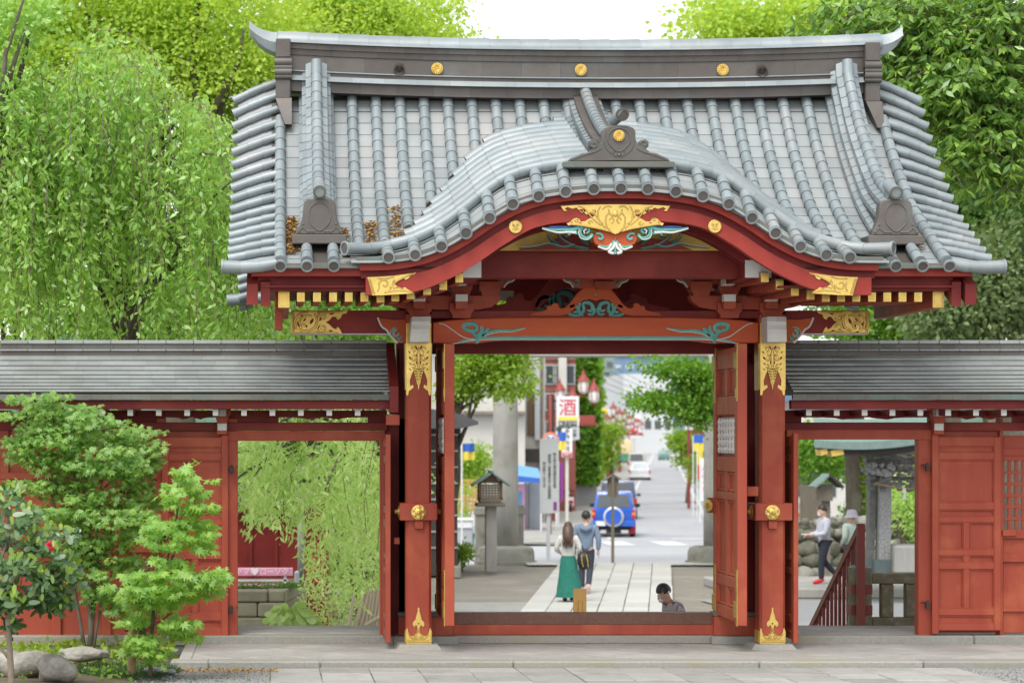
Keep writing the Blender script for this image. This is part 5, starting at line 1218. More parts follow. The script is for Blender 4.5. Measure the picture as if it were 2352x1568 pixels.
def hinge(root, u, v, s):
    h = MB(); h.ubox(u-4, u+4, v-7, v+9, WY-.10, .05, .004); h.ubox(u-9, u-2, v-7, v-1, WY-.085, .03); h.tube([P(u, v-10, WY-.09), P(u, v+10, WY-.09)], .012, 8)
    for q in (-14, 12): h.ball(P(u+q, v-5, WY-.06), .012, 6)
    h.build('hinge', 'iron', root, ang=40)
def side_leaf(root, x, y0, y1, z0, z1, label):
    """leaf swung open towards the viewer, seen almost edge-on"""
    lf = empty('door_leaf', parent=root); lf['label'] = label; X0, X1 = x, x+.055; st = .12
    for a in (y0, y1-st): MB().box(X0, X1, a, a+st, z0-.03, z1+.03, .005).build('stile', 'lacquer', lf)
    H = z1-z0
    for t0, t1 in ((0, .05), (.09, .13), (.34, .38), (.41, .45), (.58, .61), (.65, .68), (.88, .92), (.96, 1)): MB().box(X0+.004, X1-.004, y0+st, y1-st, z1-t1*H, z1-t0*H, .005).build('rail', 'lacquer', lf)
    MB().box(X0+.02, X1-.02, y0+st, y1-st, z0, z1).build('door_panel', 'lacquer', lf)
    return lf
# ---- left
lw, post, lo, hi = wing(-1, 893, -4.3, 'red side wall with small doorway and grey roof, left of the main gate')
MB().box(PX(523, WY), PX(885, WY), WY-.02, WY+.15, PZ(1012, WY), PZ(989.5, WY), .006).build('lintel', 'lacquer', lw)
post(523, 546); post(873, 884, 990); post(884, 940, 960, 'end_panel', WY+.06, 'lacquer_shaded'); post(360, 380)
flat_leaf(lw, 372, 524, 1004, 1460, WY-.07, -1, 'panelled leaf of the left doorway folded flat against the wall')
for v in (1077, 1399): hinge(lw, 532, v, -1)
side_leaf(lw, PX(884, 28.0), 27.75, 28.6, .11, PZ(1003, 28.6), 'leaf of the left doorway swung open beside the pillar')
MB().box(-4.3, PX(362, WY), WY+.05, WY+.12, .09, PZ(988, WY)).build('wall_panel', 'lacquer', lw)
MB().ubox(905, 918, 1234, 1249, 27.95, .12, .006).build('door_bolt', 'lacquer', lw)
for u0, u1 in ((-60, 20), (120, 140), (235, 255)): post(u0, u1)
for v0, v1 in ((1085, 1100), (1250, 1268), (1330, 1345)): MB().box(-4.3, PX(362, WY), WY-.01, WY+.06, PZ(v1, WY), PZ(v0, WY), .004).build('wall_rail', 'lacquer', lw)
def lattice(root, u0, u1, v0, v1, nx, ny):
    MB().ubox(u0, u1, v0, v1, WY+.035, .01).build('lattice_backing', 'dark_backing', root)  # near-black plate stands in for the darkness behind the lattice
    for i in range(nx+1): u = lerp(u0, u1, i/nx); MB().ubox(u-3, u+3, v0, v1, WY+.0, .03, .002).build('lattice_bar', 'lacquer', root)
    for j in range(ny+1): v = lerp(v0, v1, j/ny); MB().ubox(u0, u1, v-3, v+3, WY+.006, .02, .002).build('lattice_bar', 'lacquer', root)
lattice(lw, 256, 358, 1105, 1248, 6, 9)
# barge end of the left roof against the gate
e = MB(); e.add([(PX(895, 27.8)+q, y, z) for q in (0, .10) for y, z in ((28.75, 3.56), (28.3, 3.28), (27.95, 3.12), (27.78, 3.02), (27.78, 2.72), (27.9, 2.70), (28.0, 2.80), (28.3, 2.98), (28.75, 3.24))], [tuple(range(9)), tuple(range(17, 8, -1))]+[(i, 9+i, 9+(i+1) % 9, (i+1) % 9) for i in range(9)]); e.build('roof_barge_end', 'lacquer_shaded', lw)
MB().ubox(887, 918, 952, 976, 27.75, .1, .006).build('bracket_end', 'lacquer', lw)
MB().ubox(376, 524, 988, 1461, WY+.06, .06).build('wall_panel', 'lacquer', lw)
# ---- right
rw, post, lo, hi = wing(1, 1806, 10.6, 'red side wall with doorway, folded leaf and lattice window, right of the main gate')
MB().box(PX(1806, WY), PX(2140, WY), WY-.02, WY+.15, PZ(1009, WY), PZ(986, WY), .006).build('lintel', 'lacquer', rw)
post(2109, 2140, 1004); post(1806, 1816, 990)
flat_leaf(rw, 2141, 2299, 1003, 1447, WY-.07, 1, 'panelled leaf of the right doorway folded flat against the wall')
for v in (1072, 1388): hinge(rw, 2131, v, 1)
side_leaf(rw, PX(1811, 28.0), 27.72, 28.6, .11, PZ(1001, 28.6), 'leaf of the right doorway swung open beside the pillar')
MB().ubox(2140, 2300, 986, 1452, WY+.06, .06).build('wall_panel', 'lacquer', rw)
post(2296, 2304); MB().ubox(2300, 2420, 1004, 1455, WY+.05, .08).build('wall_panel', 'lacquer', rw) if False else None
MB().ubox(2304, 2420, 1000, 1058, WY+.03, .08, .004).build('wall_panel', 'lacquer', rw); MB().ubox(2304, 2420, 1236, 1452, WY+.05, .08, .004).build('wall_panel', 'lacquer', rw)
for v0, v1 in ((1030, 1046), (1216, 1236), (1272, 1290), (1398, 1404)): MB().ubox(2304, 2420, v0, v1, WY+.01, .06, .004).build('wall_rail', 'lacquer', rw)
for i in range(7): u = 2303+i*16; MB().ubox(u-3.6, u+3.6, 1058, 1216, WY+.05, .03, .002).build('lattice_bar', 'lacquer', rw)
for j in range(1, 6): v = 1058+j*26.5; MB().ubox(2303, 2420, v-3.4, v+3.4, WY+.045, .03, .002).build('lattice_bar', 'lacquer', rw)
MB().ubox(2303, 2335, 1217, 1230, WY-.03, .06, .004).build('sill_bolt', 'lacquer', rw)
# ================================================================== trees and plants
leafmat('leaf_cherry', (.43, .64, .14), (.22, .44, .085), .5, .45, .08)
leafmat('leaf_ginkgo', (.52, .67, .12), (.33, .50, .08), .5, .5, .03)
leafmat('leaf_dark', (.06, .15, .03), (.14, .27, .04), .35, .5, .05)
leafmat('leaf_camphor', (.09, .22, .045), (.36, .56, .10), .4, .4, .08)
leafmat('leaf_olive', (.22, .29, .11), (.12, .19, .07), .35, .5, .04)
leafmat('leaf_maple', (.33, .51, .11), (.15, .33, .07), .5, .5, .06)
leafmat('leaf_maple_light', (.36, .56, .10), (.20, .41, .07), .5, .5, .06)
leafmat('leaf_camellia', (.045, .11, .032), (.10, .19, .04), .2, .38, .10)
leafmat('leaf_young', (.34, .50, .06), (.21, .36, .045), .5, .5, .05)
leafmat('leaf_hosta', (.34, .52, .10), (.50, .62, .28), .4, .5, .06)
leafmat('grass_dark', (.045, .10, .03), (.09, .17, .045), .25, .5, .05)
leafmat('leaf_ivy', (.12, .29, .035), (.24, .44, .05), .4, .5, .05)
leafmat('leaf_willow', (.62, .78, .32), (.40, .61, .19), .55, .5, .04)
mat('bark', (.14, .115, .085), (.085, .07, .055), 8, .95, bump=.7, bscale=25, stretch=(1, 1, .25), c3=(.17, .17, .12), s3=1.5)
mat('bark_pale', (.30, .25, .19), (.22, .18, .13), 8, .9, bump=.4, bscale=25)
mat('twig', (.20, .15, .10), (.12, .09, .06), 10, .9)
def unit(a): return a/np.maximum(np.linalg.norm(a, axis=1, keepdims=True), 1e-9)
def leaves(name, P_, D, size, ratio, m, parent, fold=.25):
    """many small leaves in one crown: base points, pointing directions, lengths"""
    n = len(P_); D = unit(D); R = unit(np.cross(D, rng.normal(size=(n, 3)))); N_ = np.cross(R, D); s = np.asarray(size).reshape(-1, 1)*np.ones((n, 1))
    w_ = s*ratio/2
    V = np.stack([P_, P_+D*s*.45+R*w_+N_*w_*fold, P_+D*s, P_+D*s*.45-R*w_+N_*w_*fold], 1).reshape(-1, 3)
    Fc = np.arange(4*n).reshape(-1, 4)
    o = npmesh(name, V, Fc, m, parent); o['kind'] = 'stuff'; return o
def clumpy(ells, n_clump, per, cr, shell=.55):
    """points gathered in clumps through the ellipsoids of a crown"""
    vol = np.array([e[3]*e[4]*e[5] for e in ells]); pr = vol/vol.sum(); C = []
    idx = rng.choice(len(ells), n_clump, p=pr)
    for i in idx:
        e = ells[i]; d = rng.normal(size=3); d /= np.linalg.norm(d); r = (shell+(1-shell)*rng.random())
        C.append([e[0]+d[0]*e[3]*r, e[1]+d[1]*e[4]*r, e[2]+d[2]*e[5]*r])
    C = np.array(C); k = np.repeat(np.arange(n_clump), per); s = cr*(.6+.8*rng.random(n_clump))[k]
    off = rng.normal(size=(len(k), 3))*s[:, None]*np.array([1, 1, .6])
    return C, C[k]+off, off
def limb(mb, a, b, r0, r1, sag=.0, n=6, wob=.12):
    a, b = Vector(a), Vector(b); L = (b-a).length; pts = []
    for i in range(n+1):
        t = i/n; p = a.lerp(b, t)+Vector((random.gauss(0, wob), random.gauss(0, wob), random.gauss(0, wob)*.5+sag*math.sin(PI*t)))*(L*.12 if 0 < i < n else 0); pts.append(p)
    mb.tube(pts, [lerp(r0, r1, i/n) for i in range(n+1)], 7)
def sprig_tree(name, label, base, trunk_h, trunk_r, ells, n_clump, per, cr, size, m, group=None, limbs=20):
    """leaves in drooping sprigs at the ends of visible twigs"""
    t = thing(name, label, 'tree', base, group); C, Pp, off = clumpy(ells, n_clump, per, cr, .35); k = 7
    B = np.repeat(Pp, k, 0); A = rng.random(len(B))*6.283; D = np.stack([np.cos(A), np.sin(A), -.35-.9*rng.random(len(B))], 1)+np.repeat(unit(off+1e-6)*.5, k, 0)
    leaves('crown', B+D*.02, D, size*(.55+.75*rng.random(len(B))), .34, m, t)
    tr = MB(); b = Vector(base); top = b+Vector((0, 0, trunk_h)); tr.tube([b, b.lerp(top, .5), top], [trunk_r*1.3, trunk_r, trunk_r*.6], 10)
    for i in range(limbs): c = C[int(rng.integers(len(C)))]; limb(tr, b.lerp(top, random.uniform(.75, 1)), c, trunk_r*.2, .012, .4, 7)
    tr.build('trunk', 'bark', t, True); tw = MB()
    for i in range(0, len(Pp), 3): c = Vector(C[i//per]); limb(tw, c, Pp[i], .008, .004, .05, 2)
    o = tw.build('twigs', 'twig', t); o['kind'] = 'stuff'; return t
def tree(name, label, base, trunk_h, trunk_r, ells, n_clump, per, cr, size, m, ratio=.55, droop=.2, group=None, shell=.55, limbs=9, trunk=True, barkm='bark'):
    t = thing(name, label, 'tree', base, group)
    C, Pp, off = clumpy(ells, n_clump, per, cr, shell)
    tr = MB(); b = Vector(base); top = b+Vector((random.uniform(-.3, .3), 0, trunk_h))
    if trunk:
        tr.tube([b+Vector((0, 0, -.1)), b+Vector((0, 0, trunk_h*.15)), b.lerp(top, .5)+Vector((.1, 0, 0)), top], [trunk_r*1.35, trunk_r, trunk_r*.85, trunk_r*.6], 10)
    for i in range(limbs):
        c = C[int(rng.integers(len(C)))]; limb(tr, b.lerp(top, random.uniform(.6, 1)), c, trunk_r*.38, trunk_r*.06, .3)
    if tr.v: tr.build('trunk', barkm, t, True)
    D = off+rng.normal(size=off.shape)*cr*.5+np.array([0, 0, -droop*cr*3])
    leaves('crown', Pp, D, size*(.7+.6*rng.random(len(Pp))), ratio, m, t)
    return t
def E(u, v, Y, ru, rv, ry): s = Y/F; return (PX(u, Y), Y, PZ(v, Y), ru*s, ry, rv*s)
# ---- left background: bright ginkgo, airy tree by the sky, darker filler
tree('ginkgo_tree', 'tall bright yellow-green tree rising behind the weeping tree at the left', (PX(380, 47), 47, ZL), 7.5, .4, [E(200, 120, 47, 330, 330, 2.2), E(480, 60, 46, 260, 260, 2), E(640, 260, 47, 160, 260, 1.6), E(100, 350, 47, 260, 250, 2), E(520, 420, 48, 160, 260, 1.5)], 1000, 95, .27, .095, 'leaf_ginkgo', .75, .1, limbs=16, shell=.3)
tree('ginkgo_tree', 'bright green tree top showing above the roof ridge at the left, against the sky', (PX(830, 52), 52, ZL), 8, .35, [E(750, 60, 52, 170, 120, 1.6), E(880, 70, 52, 110, 100, 1.3), E(985, 30, 53, 70, 60, 1.0), E(1000, 95, 52, 90, 30, .8)], 380, 80, .24, .095, 'leaf_ginkgo', .75, .1, limbs=20, shell=.4)
tree('broadleaf_tree', 'leafy green tree filling the gaps behind the weeping branches at the left', (PX(100, 41), 41, ZL), 4, .3, [E(60, 640, 40, 200, 220, 1.2), E(330, 690, 41, 240, 180, 1.2), E(560, 620, 42, 150, 220, 1.0), E(40, 380, 41, 120, 260, 1)], 520, 60, .22, .11, 'leaf_cherry', .5, .5, limbs=8, shell=.3)
tree('leafy_tree', 'dark round-leaved branch hanging into the upper left corner', (PX(-160, 33), 33, ZL), 6, .3, [E(20, 60, 33, 90, 90, .6), E(-20, 300, 33, 70, 170, .6), E(60, 20, 33, 70, 40, .5), E(10, 470, 33, 50, 100, .5)], 130, 34, .17, .085, 'leaf_cherry', .85, .3, limbs=7)
tree('broadleaf_tree', 'green tree filling the gap between the left eave and the wall roof', (PX(800, 50), 50, ZL), 5, .3, [E(760, 700, 50, 130, 110, 1.2), E(880, 730, 50, 90, 80, 1), E(680, 640, 51, 90, 100, 1)], 260, 52, .25, .12, 'leaf_cherry', .5, .4, limbs=6, shell=.3)
# ---- weeping cherry: arching boughs with long hanging strands
def weeping(name, label, base, crown_top, strands, m, lsize, wood='twig', group=None, spacing=.05, ratio=.42, twigs=.4):
    t = thing(name, label, 'tree', base, group); tr = MB(); b = Vector(base)
    tr.tube([b, b.lerp(Vector(crown_top), .5)+Vector((.12, 0, 0)), Vector(crown_top)], [.24, .19, .11], 9)
    PP, DD = [], []; tw = MB()
    for (x0, y0, z0, dx, dy, arch, zend) in strands:
        n = max(6, int((z0-zend)/.16)); pts = []
        for i in range(n+1):
            q = i/n; pts.append(np.array([x0+dx*(1-(1-q)**2.2)+.05*math.sin(q*7+x0*9), y0+dy*(1-(1-q)**2.2), z0+arch*math.sin(min(1, q*3)*PI/2)*(1-q)-(z0-zend)*q**1.25]))
        pts = np.array(pts)
        seg = np.linalg.norm(np.diff(pts, axis=0), axis=1); L = seg.sum(); k = int(L/spacing); s = np.sort(rng.random(k))*L; cs = np.concatenate([[0], np.cumsum(seg)])
        for ax_ in range(1):
            p = np.stack([np.interp(s, cs, pts[:, a]) for a in range(3)], 1); PP.append(p+rng.normal(size=p.shape)*.03)
            DD.append(rng.normal(size=p.shape)*np.array([.75, .75, .35])+np.array([0, 0, -.85]))
        if random.random() < twigs: tw.tube([tuple(p) for p in pts[::2]], .0065, 3, False)
    bx = {}
    for (x0, y0, z0, *_r) in random.sample(strands, min(26, len(strands))): limb(tr, b.lerp(Vector(crown_top), random.uniform(.55, 1)), (x0, y0, z0), .055, .012, .5, 7, .1)
    tr.build('trunk', 'bark', t, True)
    if tw.v: o = tw.build('hanging_twigs', wood, t); o['kind'] = 'stuff'
    PP = np.concatenate(PP); DD = np.concatenate(DD)
    leaves('crown', PP, DD, lsize*(.65+.6*rng.random(len(PP))), ratio, m, t)
    return t
st_ = []
def top_v(u): return interp(u, [-60, 0, 120, 230, 330, 420, 520, 600, 680, 760], [200, 190, 150, 90, 130, 200, 330, 480, 640, 760])
bun = [(random.uniform(32.2, 36.2), random.uniform(-60, 610), random.gauss(0, .35)) for _ in range(85)]
for _ in range(1020):
    b_ = bun[_ % 85]; Y = b_[0]+random.gauss(0, .16); u = b_[1]+random.gauss(0, 17); v = top_v(u)+22*math.sin(u*.05)+16*math.sin(u*.13+2)+abs(random.gauss(0, 170))-(40*random.random() if random.random() < .2 else 0)
    if v > 745: continue
    x, z = PX(u, Y), PZ(v, Y); hang = random.uniform(.7, 2.6)
    st_.append((x, Y, z, b_[2]+random.gauss(0, .10)+(.4 if u > 380 else .1), random.uniform(-.5, .2), random.uniform(.05, .35), max(.7, z-hang)))
weeping('weeping_tree', 'large weeping tree with long hanging leafy branches behind the left wall roof', (PX(260, 35.8), 35.8, ZL+.8), (PX(300, 35.8), 35.8, PZ(330, 35.8)), st_, 'leaf_cherry', .12, spacing=.045)
st_ = []
for _ in range(260):
    Y = random.uniform(33.0, 38.0); u = random.uniform(520, 900); v = random.uniform(880, 1150); x, z = PX(u, Y), PZ(v, Y)
    lowest = interp(u, [540, 600, 690, 700, 880], [1200, 1210, 1240, 1400, 1385])
    zb = PZ(min(v+random.uniform(120, 330), lowest+random.uniform(-60, 15)), Y); st_.append((x, Y, z, random.uniform(-.15, .15), random.uniform(-.2, .2), .06, zb))
weeping('willow_tree', 'pale weeping willow seen through the left doorway', (PX(915, 39), 39, ZL), (PX(880, 38.5), 38.5, PZ(900, 38.5)), st_, 'leaf_willow', .14, spacing=.042, ratio=.30, twigs=.15)
tree('broadleaf_tree', 'green bushes behind the willow seen through the left doorway', (PX(820, 47), 47, ZL), 2, .2, [E(620, 1060, 45, 160, 90, 1), E(820, 1100, 46, 130, 170, 1), E(780, 1300, 47, 110, 130, 1)], 300, 50, .22, .10, 'leaf_willow', .6, .2, limbs=4, shell=.3)
# ---- right: large glossy tree in the corner, woods behind
ee = [E(2280, 60, 33.5, 130, 110, .8), E(2110, 60, 34, 130, 80, .8), E(1930, 30, 34, 70, 45, .6), E(2200, 200, 33.5, 110, 120, .7), E(2320, 260, 33.5, 80, 130, .7), E(2230, 340, 33.2, 60, 70, .5), E(2300, 420, 33.5, 70, 40, .5), E(2060, 150, 34, 60, 70, .6), E(1960, 90, 34, 80, 40, .5)]
sprig_tree('evergreen_oak', 'glossy large-leaved tree overhanging the upper right corner', (PX(2950, 34), 34, ZL), 8.0, .35, ee, 330, 10, .22, .17, 'leaf_camphor', limbs=26)
tree('evergreen_oak', 'deep green shaded tree behind the right roof edge', (PX(2900, 40), 40, ZL), 6, .3, [E(2200, 150, 40, 200, 220, 1.2), E(2330, 330, 40, 140, 240, 1.2), E(2080, 60, 41, 120, 110, 1)], 330, 52, .26, .15, 'leaf_dark', .45, .4, limbs=8, shell=.25)
tree('broadleaf_tree', 'bright green tree crown above the ridge at the right, against the sky', (PX(1760, 60), 60, ZL), 8, .4, [E(1700, 70, 60, 130, 65, 1.6), E(1820, 60, 60, 130, 80, 1.6), E(1650, 30, 61, 60, 40, 1.2), E(1960, 90, 61, 110, 110, 1.5), E(2100, 160, 61, 110, 140, 1.5)], 430, 52, .30, .15, 'leaf_ginkgo', .7, .2, limbs=8, shell=.4)
for u, Y, mm, lab, el in ((2260, 57, 'leaf_dark', 'dark leafy tree in the woods right of the roof', [(2210, 450, 130, 130), (2330, 480, 120, 140), (2150, 560, 90, 110)]),
                     (2330, 52, 'leaf_olive', 'grey-green shrub-like tree at the right edge above the wall roof', [(2300, 660, 140, 110), (2200, 720, 110, 80), (2360, 560, 60, 110)]),
                     (2060, 62, 'leaf_ivy', 'green tree seen between the right eave and the wall roof', [(2050, 700, 120, 90), (1960, 740, 100, 60), (2140, 640, 60, 90)]),
                     (2180, 68, 'leaf_dark', 'tall dark tree deep in the woods at the right', [(2180, 560, 240, 260), (2000, 650, 200, 160)])):
    tree('woodland_tree', lab, (PX(u, Y), Y, ZL), 5, .35, [E(a, b, Y, c, d, 1.3) for a, b, c, d in el], 300, 52, .30, .14, mm, .6, .2, limbs=7, shell=.3, group='trees in the woods at the right')
# ---- through the central doorway
tree('garden_tree', 'yellow-green tree in front of the left stone gate post', (PX(1026, 62.5), 62.5, ZL), 4.6, .14, [E(1150, 850, 62, 75, 52, .9), E(1090, 835, 62, 55, 40, .8), E(1060, 890, 62.5, 35, 55, .6), E(1180, 890, 61.7, 40, 30, .5), E(1120, 800, 62, 100, 30, .8), E(1165, 690, 62, 50, 50, .8)], 280, 46, .20, .12, 'leaf_young', .6, .2, limbs=5, shell=.3)
tree('garden_tree', 'green maple-like tree reaching in from the right over the street', (PX(1760, 64), 64, ZL), 4.5, .2, [E(1560, 850, 63, 70, 26, .8), E(1600, 880, 63, 50, 50, .8), E(1540, 920, 63, 80, 28, .8), E(1580, 950, 63, 50, 32, .6), E(1500, 835, 63, 40, 14, .5), E(1620, 930, 63, 40, 50, .6), E(1480, 915, 63, 30, 10, .4)], 190, 42, .17, .12, 'leaf_ivy', .65, .1, limbs=12, shell=.3)
tree('roadside_tree', 'small round street tree beside the ivy wall', (PX(1400, 150), 150, ZS), 3, .12, [E(1398, 1000, 150, 22, 40, 1), E(1392, 1060, 150, 16, 25, .8)], 60, 40, .3, .2, 'leaf_young', .7, .1, limbs=3, group='small trees along the street')
tree('roadside_tree', 'small pale tree on the right pavement', (PX(1580, 130), 130, ZS), 3, .12, [E(1570, 1010, 130, 28, 25, 1), E(1585, 1050, 130, 22, 20, .8), E(1600, 1075, 130, 12, 16, .6)], 70, 36, .25, .18, 'leaf_young', .7, .1, limbs=3, group='small trees along the street')
# ---- through the right doorway
tree('garden_tree', 'green tree behind the wooden fence seen through the right doorway', (PX(1850, 74), 74, ZL), 3, .2, [E(1845, 1040, 72, 60, 60, 1.2), E(1900, 1060, 73, 60, 50, 1.2), E(1870, 1010, 74, 60, 40, 1)], 170, 42, .22, .13, 'leaf_ivy', .65, .1, limbs=6, shell=.3)
tree('garden_tree', 'dark bushes behind the carved pavilion seen through the right doorway', (PX(2040, 76), 76, ZL), 3, .2, [E(2040, 1080, 76, 60, 110, 1.2), E(2090, 1150, 75, 50, 60, 1), E(2000, 1170, 74, 60, 30, 1)], 190, 42, .24, .13, 'leaf_ivy', .65, .1, limbs=4, shell=.3)
tree('garden_tree', 'low yellow-green bush beside the carved pavilion post', (PX(2085, 58), 58, ZL), 1.5, .08, [E(2085, 1150, 58, 22, 70, .5), E(2100, 1200, 58, 18, 40, .5)], 70, 36, .16, .11, 'leaf_willow', .5, .2, limbs=4, shell=.3)
# ================================================================== front left garden
def mesh_leaf(outline, name, m, curl=.18):
    V = [(0, .0, 0)]+[(x, y, -curl*(x*x+y*y*.3)) for x, y in outline]; me = bpy.data.meshes.new(name)
    me.from_pydata(V, [], [(0, i, i+1) for i in range(1, len(outline))]); me.materials.append(MATS[m]); return me
lob = []
for k, (a, L) in enumerate(((-128, .42), (-82, .72), (-42, .92), (0, 1.0), (42, .92), (82, .72), (128, .42))):
    a0 = math.radians(a)
    if k: ap = math.radians((a+pa)/2); lob.append((math.sin(ap)*.27, math.cos(ap)*.27))
    for da, f in ((-.19, .58), (0, 1), (.19, .58)): lob.append((math.sin(a0+da)*L*f*.62, math.cos(a0+da)*L*f*.62))
    pa = a
mleaf = mesh_leaf(lob, 'maple_leaf', 'leaf_maple'); mleaf2 = mesh_leaf(lob, 'maple_leaf', 'leaf_maple_light')
oval = [(0, 0)]+[(math.sin(t)*.23*(1-.25*math.cos(t)), .5-.5*math.cos(t)) for t in np.linspace(.25, PI, 7)]+[(-math.sin(t)*.23*(1-.25*math.cos(t)), .5-.5*math.cos(t)) for t in np.linspace(PI-.3, .25, 6)]
oleaf = mesh_leaf(oval, 'camellia_leaf', 'leaf_camellia', .25); yleaf = mesh_leaf(oval, 'camellia_leaf', 'leaf_young', .25)
def scatter(root, lay, me, n_obj, n_tot, size, name, m, dirf, facing=(.0, -.5, .75)):
    """n_obj nearest leaves as parts of their own, the rest joined"""
    vol = np.array([l[2]*l[3] for l in lay], float); idx = rng.choice(len(lay), n_tot, p=vol/vol.sum()); items = []
    for i in idx:
        u, v, ru, rv, Y, ry = lay[i]; d = rng.normal(size=3); d /= np.linalg.norm(d); r = rng.random()**.45
        Yy = Y+d[1]*ry*r; uu = u+d[0]*ru*r; vv = v-d[2]*rv*r; p = P(uu, vv, Yy)
        n = Vector(facing)+Vector((random.gauss(0, .45), random.gauss(0, .35), random.gauss(0, .3))); n.normalize()
        t = dirf(p)+Vector((random.gauss(0, .45), random.gauss(0, .35), random.gauss(0, .35))); t = (t-n*t.dot(n)).normalized(); x = t.cross(n)
        s = size*random.uniform(.55, 1.3); M_ = Matrix((x*s, t*s, n*s)).transposed().to_4x4(); M_.translation = p; items.append((Yy, M_))
    items.sort(key=lambda a: a[0])
    base_inv = Matrix.Translation(-root.location)
    for _, M_ in items[:n_obj]:
        o = bpy.data.objects.new(name, me); S.collection.objects.link(o); o.parent = root; o.matrix_parent_inverse = base_inv; o.matrix_basis = M_
    co = np.array([v.co[:]+(1,) for v in me.vertices]); tri = np.array([p.vertices[:] for p in me.polygons]); nv = len(co)
    Ms = np.array([np.array(M_) for _, M_ in items[n_obj:]]); V = np.einsum('kij,nj->kni', Ms, co)[:, :, :3].reshape(-1, 3); Fc = (tri[None]+(np.arange(len(Ms))*nv)[:, None, None]).reshape(-1, 3)
    o = npmesh('foliage', V, Fc, m, root); o['kind'] = 'stuff'
def L_(rows, Y, ry): return [(u, v, ru, rv, Y+dy, ry) for u, v, ru, rv, dy in rows]
def sprays(rows, k, fu, fv):
    """break each crown layer into thin horizontal sprays"""
    out = []
    for u, v, ru, rv, d in rows:
        for _ in range(k): out.append((u+random.uniform(-.85, .85)*ru, v+random.uniform(-1, 1)*rv, ru*fu*random.uniform(.6, 1.3), rv*fv*random.uniform(.7, 1.2), d+random.uniform(-.38, .38)))
    return out
# large maple
bm_ = P(205, 1497, 27.4); mp1 = thing('maple_tree', 'taller japanese maple with fine dark leaves before the red wall', 'tree', bm_)
rows = [(120, 945, 85, 32, 0), (60, 1030, 50, 30, 0), (200, 965, 80, 30, -.1), (90, 990, 70, 35, .1), (180, 1010, 120, 38, -.2), (300, 1000, 75, 32, 0), (345, 1030, 50, 28, -.1), (120, 1060, 95, 42, 0), (230, 1070, 110, 40, -.25), (310, 1075, 70, 36, 0), (140, 1125, 90, 38, .1), (250, 1140, 110, 40, -.2), (330, 1130, 55, 36, .1), (200, 1190, 120, 36, -.2), (110, 1180, 60, 30, 0), (310, 1190, 60, 30, 0), (230, 1250, 110, 34, -.1), (290, 1300, 60, 30, 0), (180, 1310, 60, 34, 0), (220, 1370, 50, 36, .1), (280, 1400, 40, 24, .1), (170, 1250, 60, 30, .2)]
tk = MB()
for du, dv, r in ((0, 0, .035), (-22, 4, .024), (20, 2, .02), (8, 2, .026)):
    limb(tk, P(205+du*.4, 1500, 27.4), P(205+du*3, 1150+abs(du), 27.4), r, r*.4, 0, 6, .05)
for k in range(26):
    r_ = random.choice(rows); limb(tk, P(205+random.uniform(-20, 20), random.uniform(1120, 1330), 27.4), P(r_[0]+random.uniform(-.6, .6)*r_[2], r_[1], 27.4+r_[4]), .013, .004, .15, 5, .12)
tk.build('trunk', 'bark', mp1, True)
def outw(c): return lambda p: Vector(((p.x-c.x)*.8, -.35, -.55))
rows = [(u, v, ru*.88, rv*.88, d) for u, v, ru, rv, d in rows]+sprays([(u, v, ru*1.15, rv*1.15, d) for u, v, ru, rv, d in rows], 4, .48, .34)
scatter(mp1, L_(rows, 27.35, .26), mleaf, 300, 8600, .098, 'maple_leaf', 'leaf_maple', outw(bm_))
# small light maple
bs_ = P(345, 1553, 24.7); mp2 = thing('maple_tree', 'smaller light green maple with broad leaves tied to a wooden stake', 'tree', bs_)
rows = [(420, 1085, 34, 22, 0), (440, 1130, 52, 26, 0), (400, 1150, 34, 24, 0), (455, 1165, 52, 20, 0), (430, 1200, 60, 26, 0), (385, 1215, 46, 26, 0), (455, 1245, 50, 22, 0), (395, 1255, 40, 22, 0), (400, 1300, 62, 24, 0), (460, 1325, 62, 22, -.1), (485, 1345, 38, 18, -.1), (330, 1330, 62, 22, -.1), (410, 1350, 80, 26, -.1), (300, 1370, 52, 20, -.1), (370, 1385, 70, 24, -.1), (310, 1430, 40, 22, 0), (400, 1440, 50, 26, 0), (430, 1460, 36, 22, 0), (330, 1470, 60, 24, 0), (300, 1490, 40, 18, 0), (350, 1515, 30, 14, 0)]
tk = MB(); limb(tk, P(345, 1556, 24.7), P(352, 1400, 24.7), .026, .018, 0, 6, .04); limb(tk, P(352, 1400, 24.7), P(405, 1190, 24.7), .018, .008, 0, 6, .06); limb(tk, P(348, 1530, 24.7), P(325, 1420, 24.7), .016, .008, 0, 5, .05); limb(tk, P(405, 1190, 24.7), P(420, 1075, 24.7), .008, .004, 0, 5, .05)
for k in range(20):
    r_ = random.choice(rows); limb(tk, P(random.uniform(350, 400), random.uniform(1180, 1440), 24.7), P(r_[0]+random.uniform(-.7, .7)*r_[2], r_[1], 24.65), .008, .003, .1, 5, .1)
tk.build('trunk', 'bark', mp2, True)
rows = [(u, v, ru*.85, rv*.85, d) for u, v, ru, rv, d in rows]+sprays([(u, v, ru*1.15, rv*1.15, d) for u, v, ru, rv, d in rows], 4, .5, .4)
scatter(mp2, L_(rows, 24.6, .2), mleaf2, 300, 2500, .118, 'maple_leaf', 'leaf_maple_light', outw(bs_))
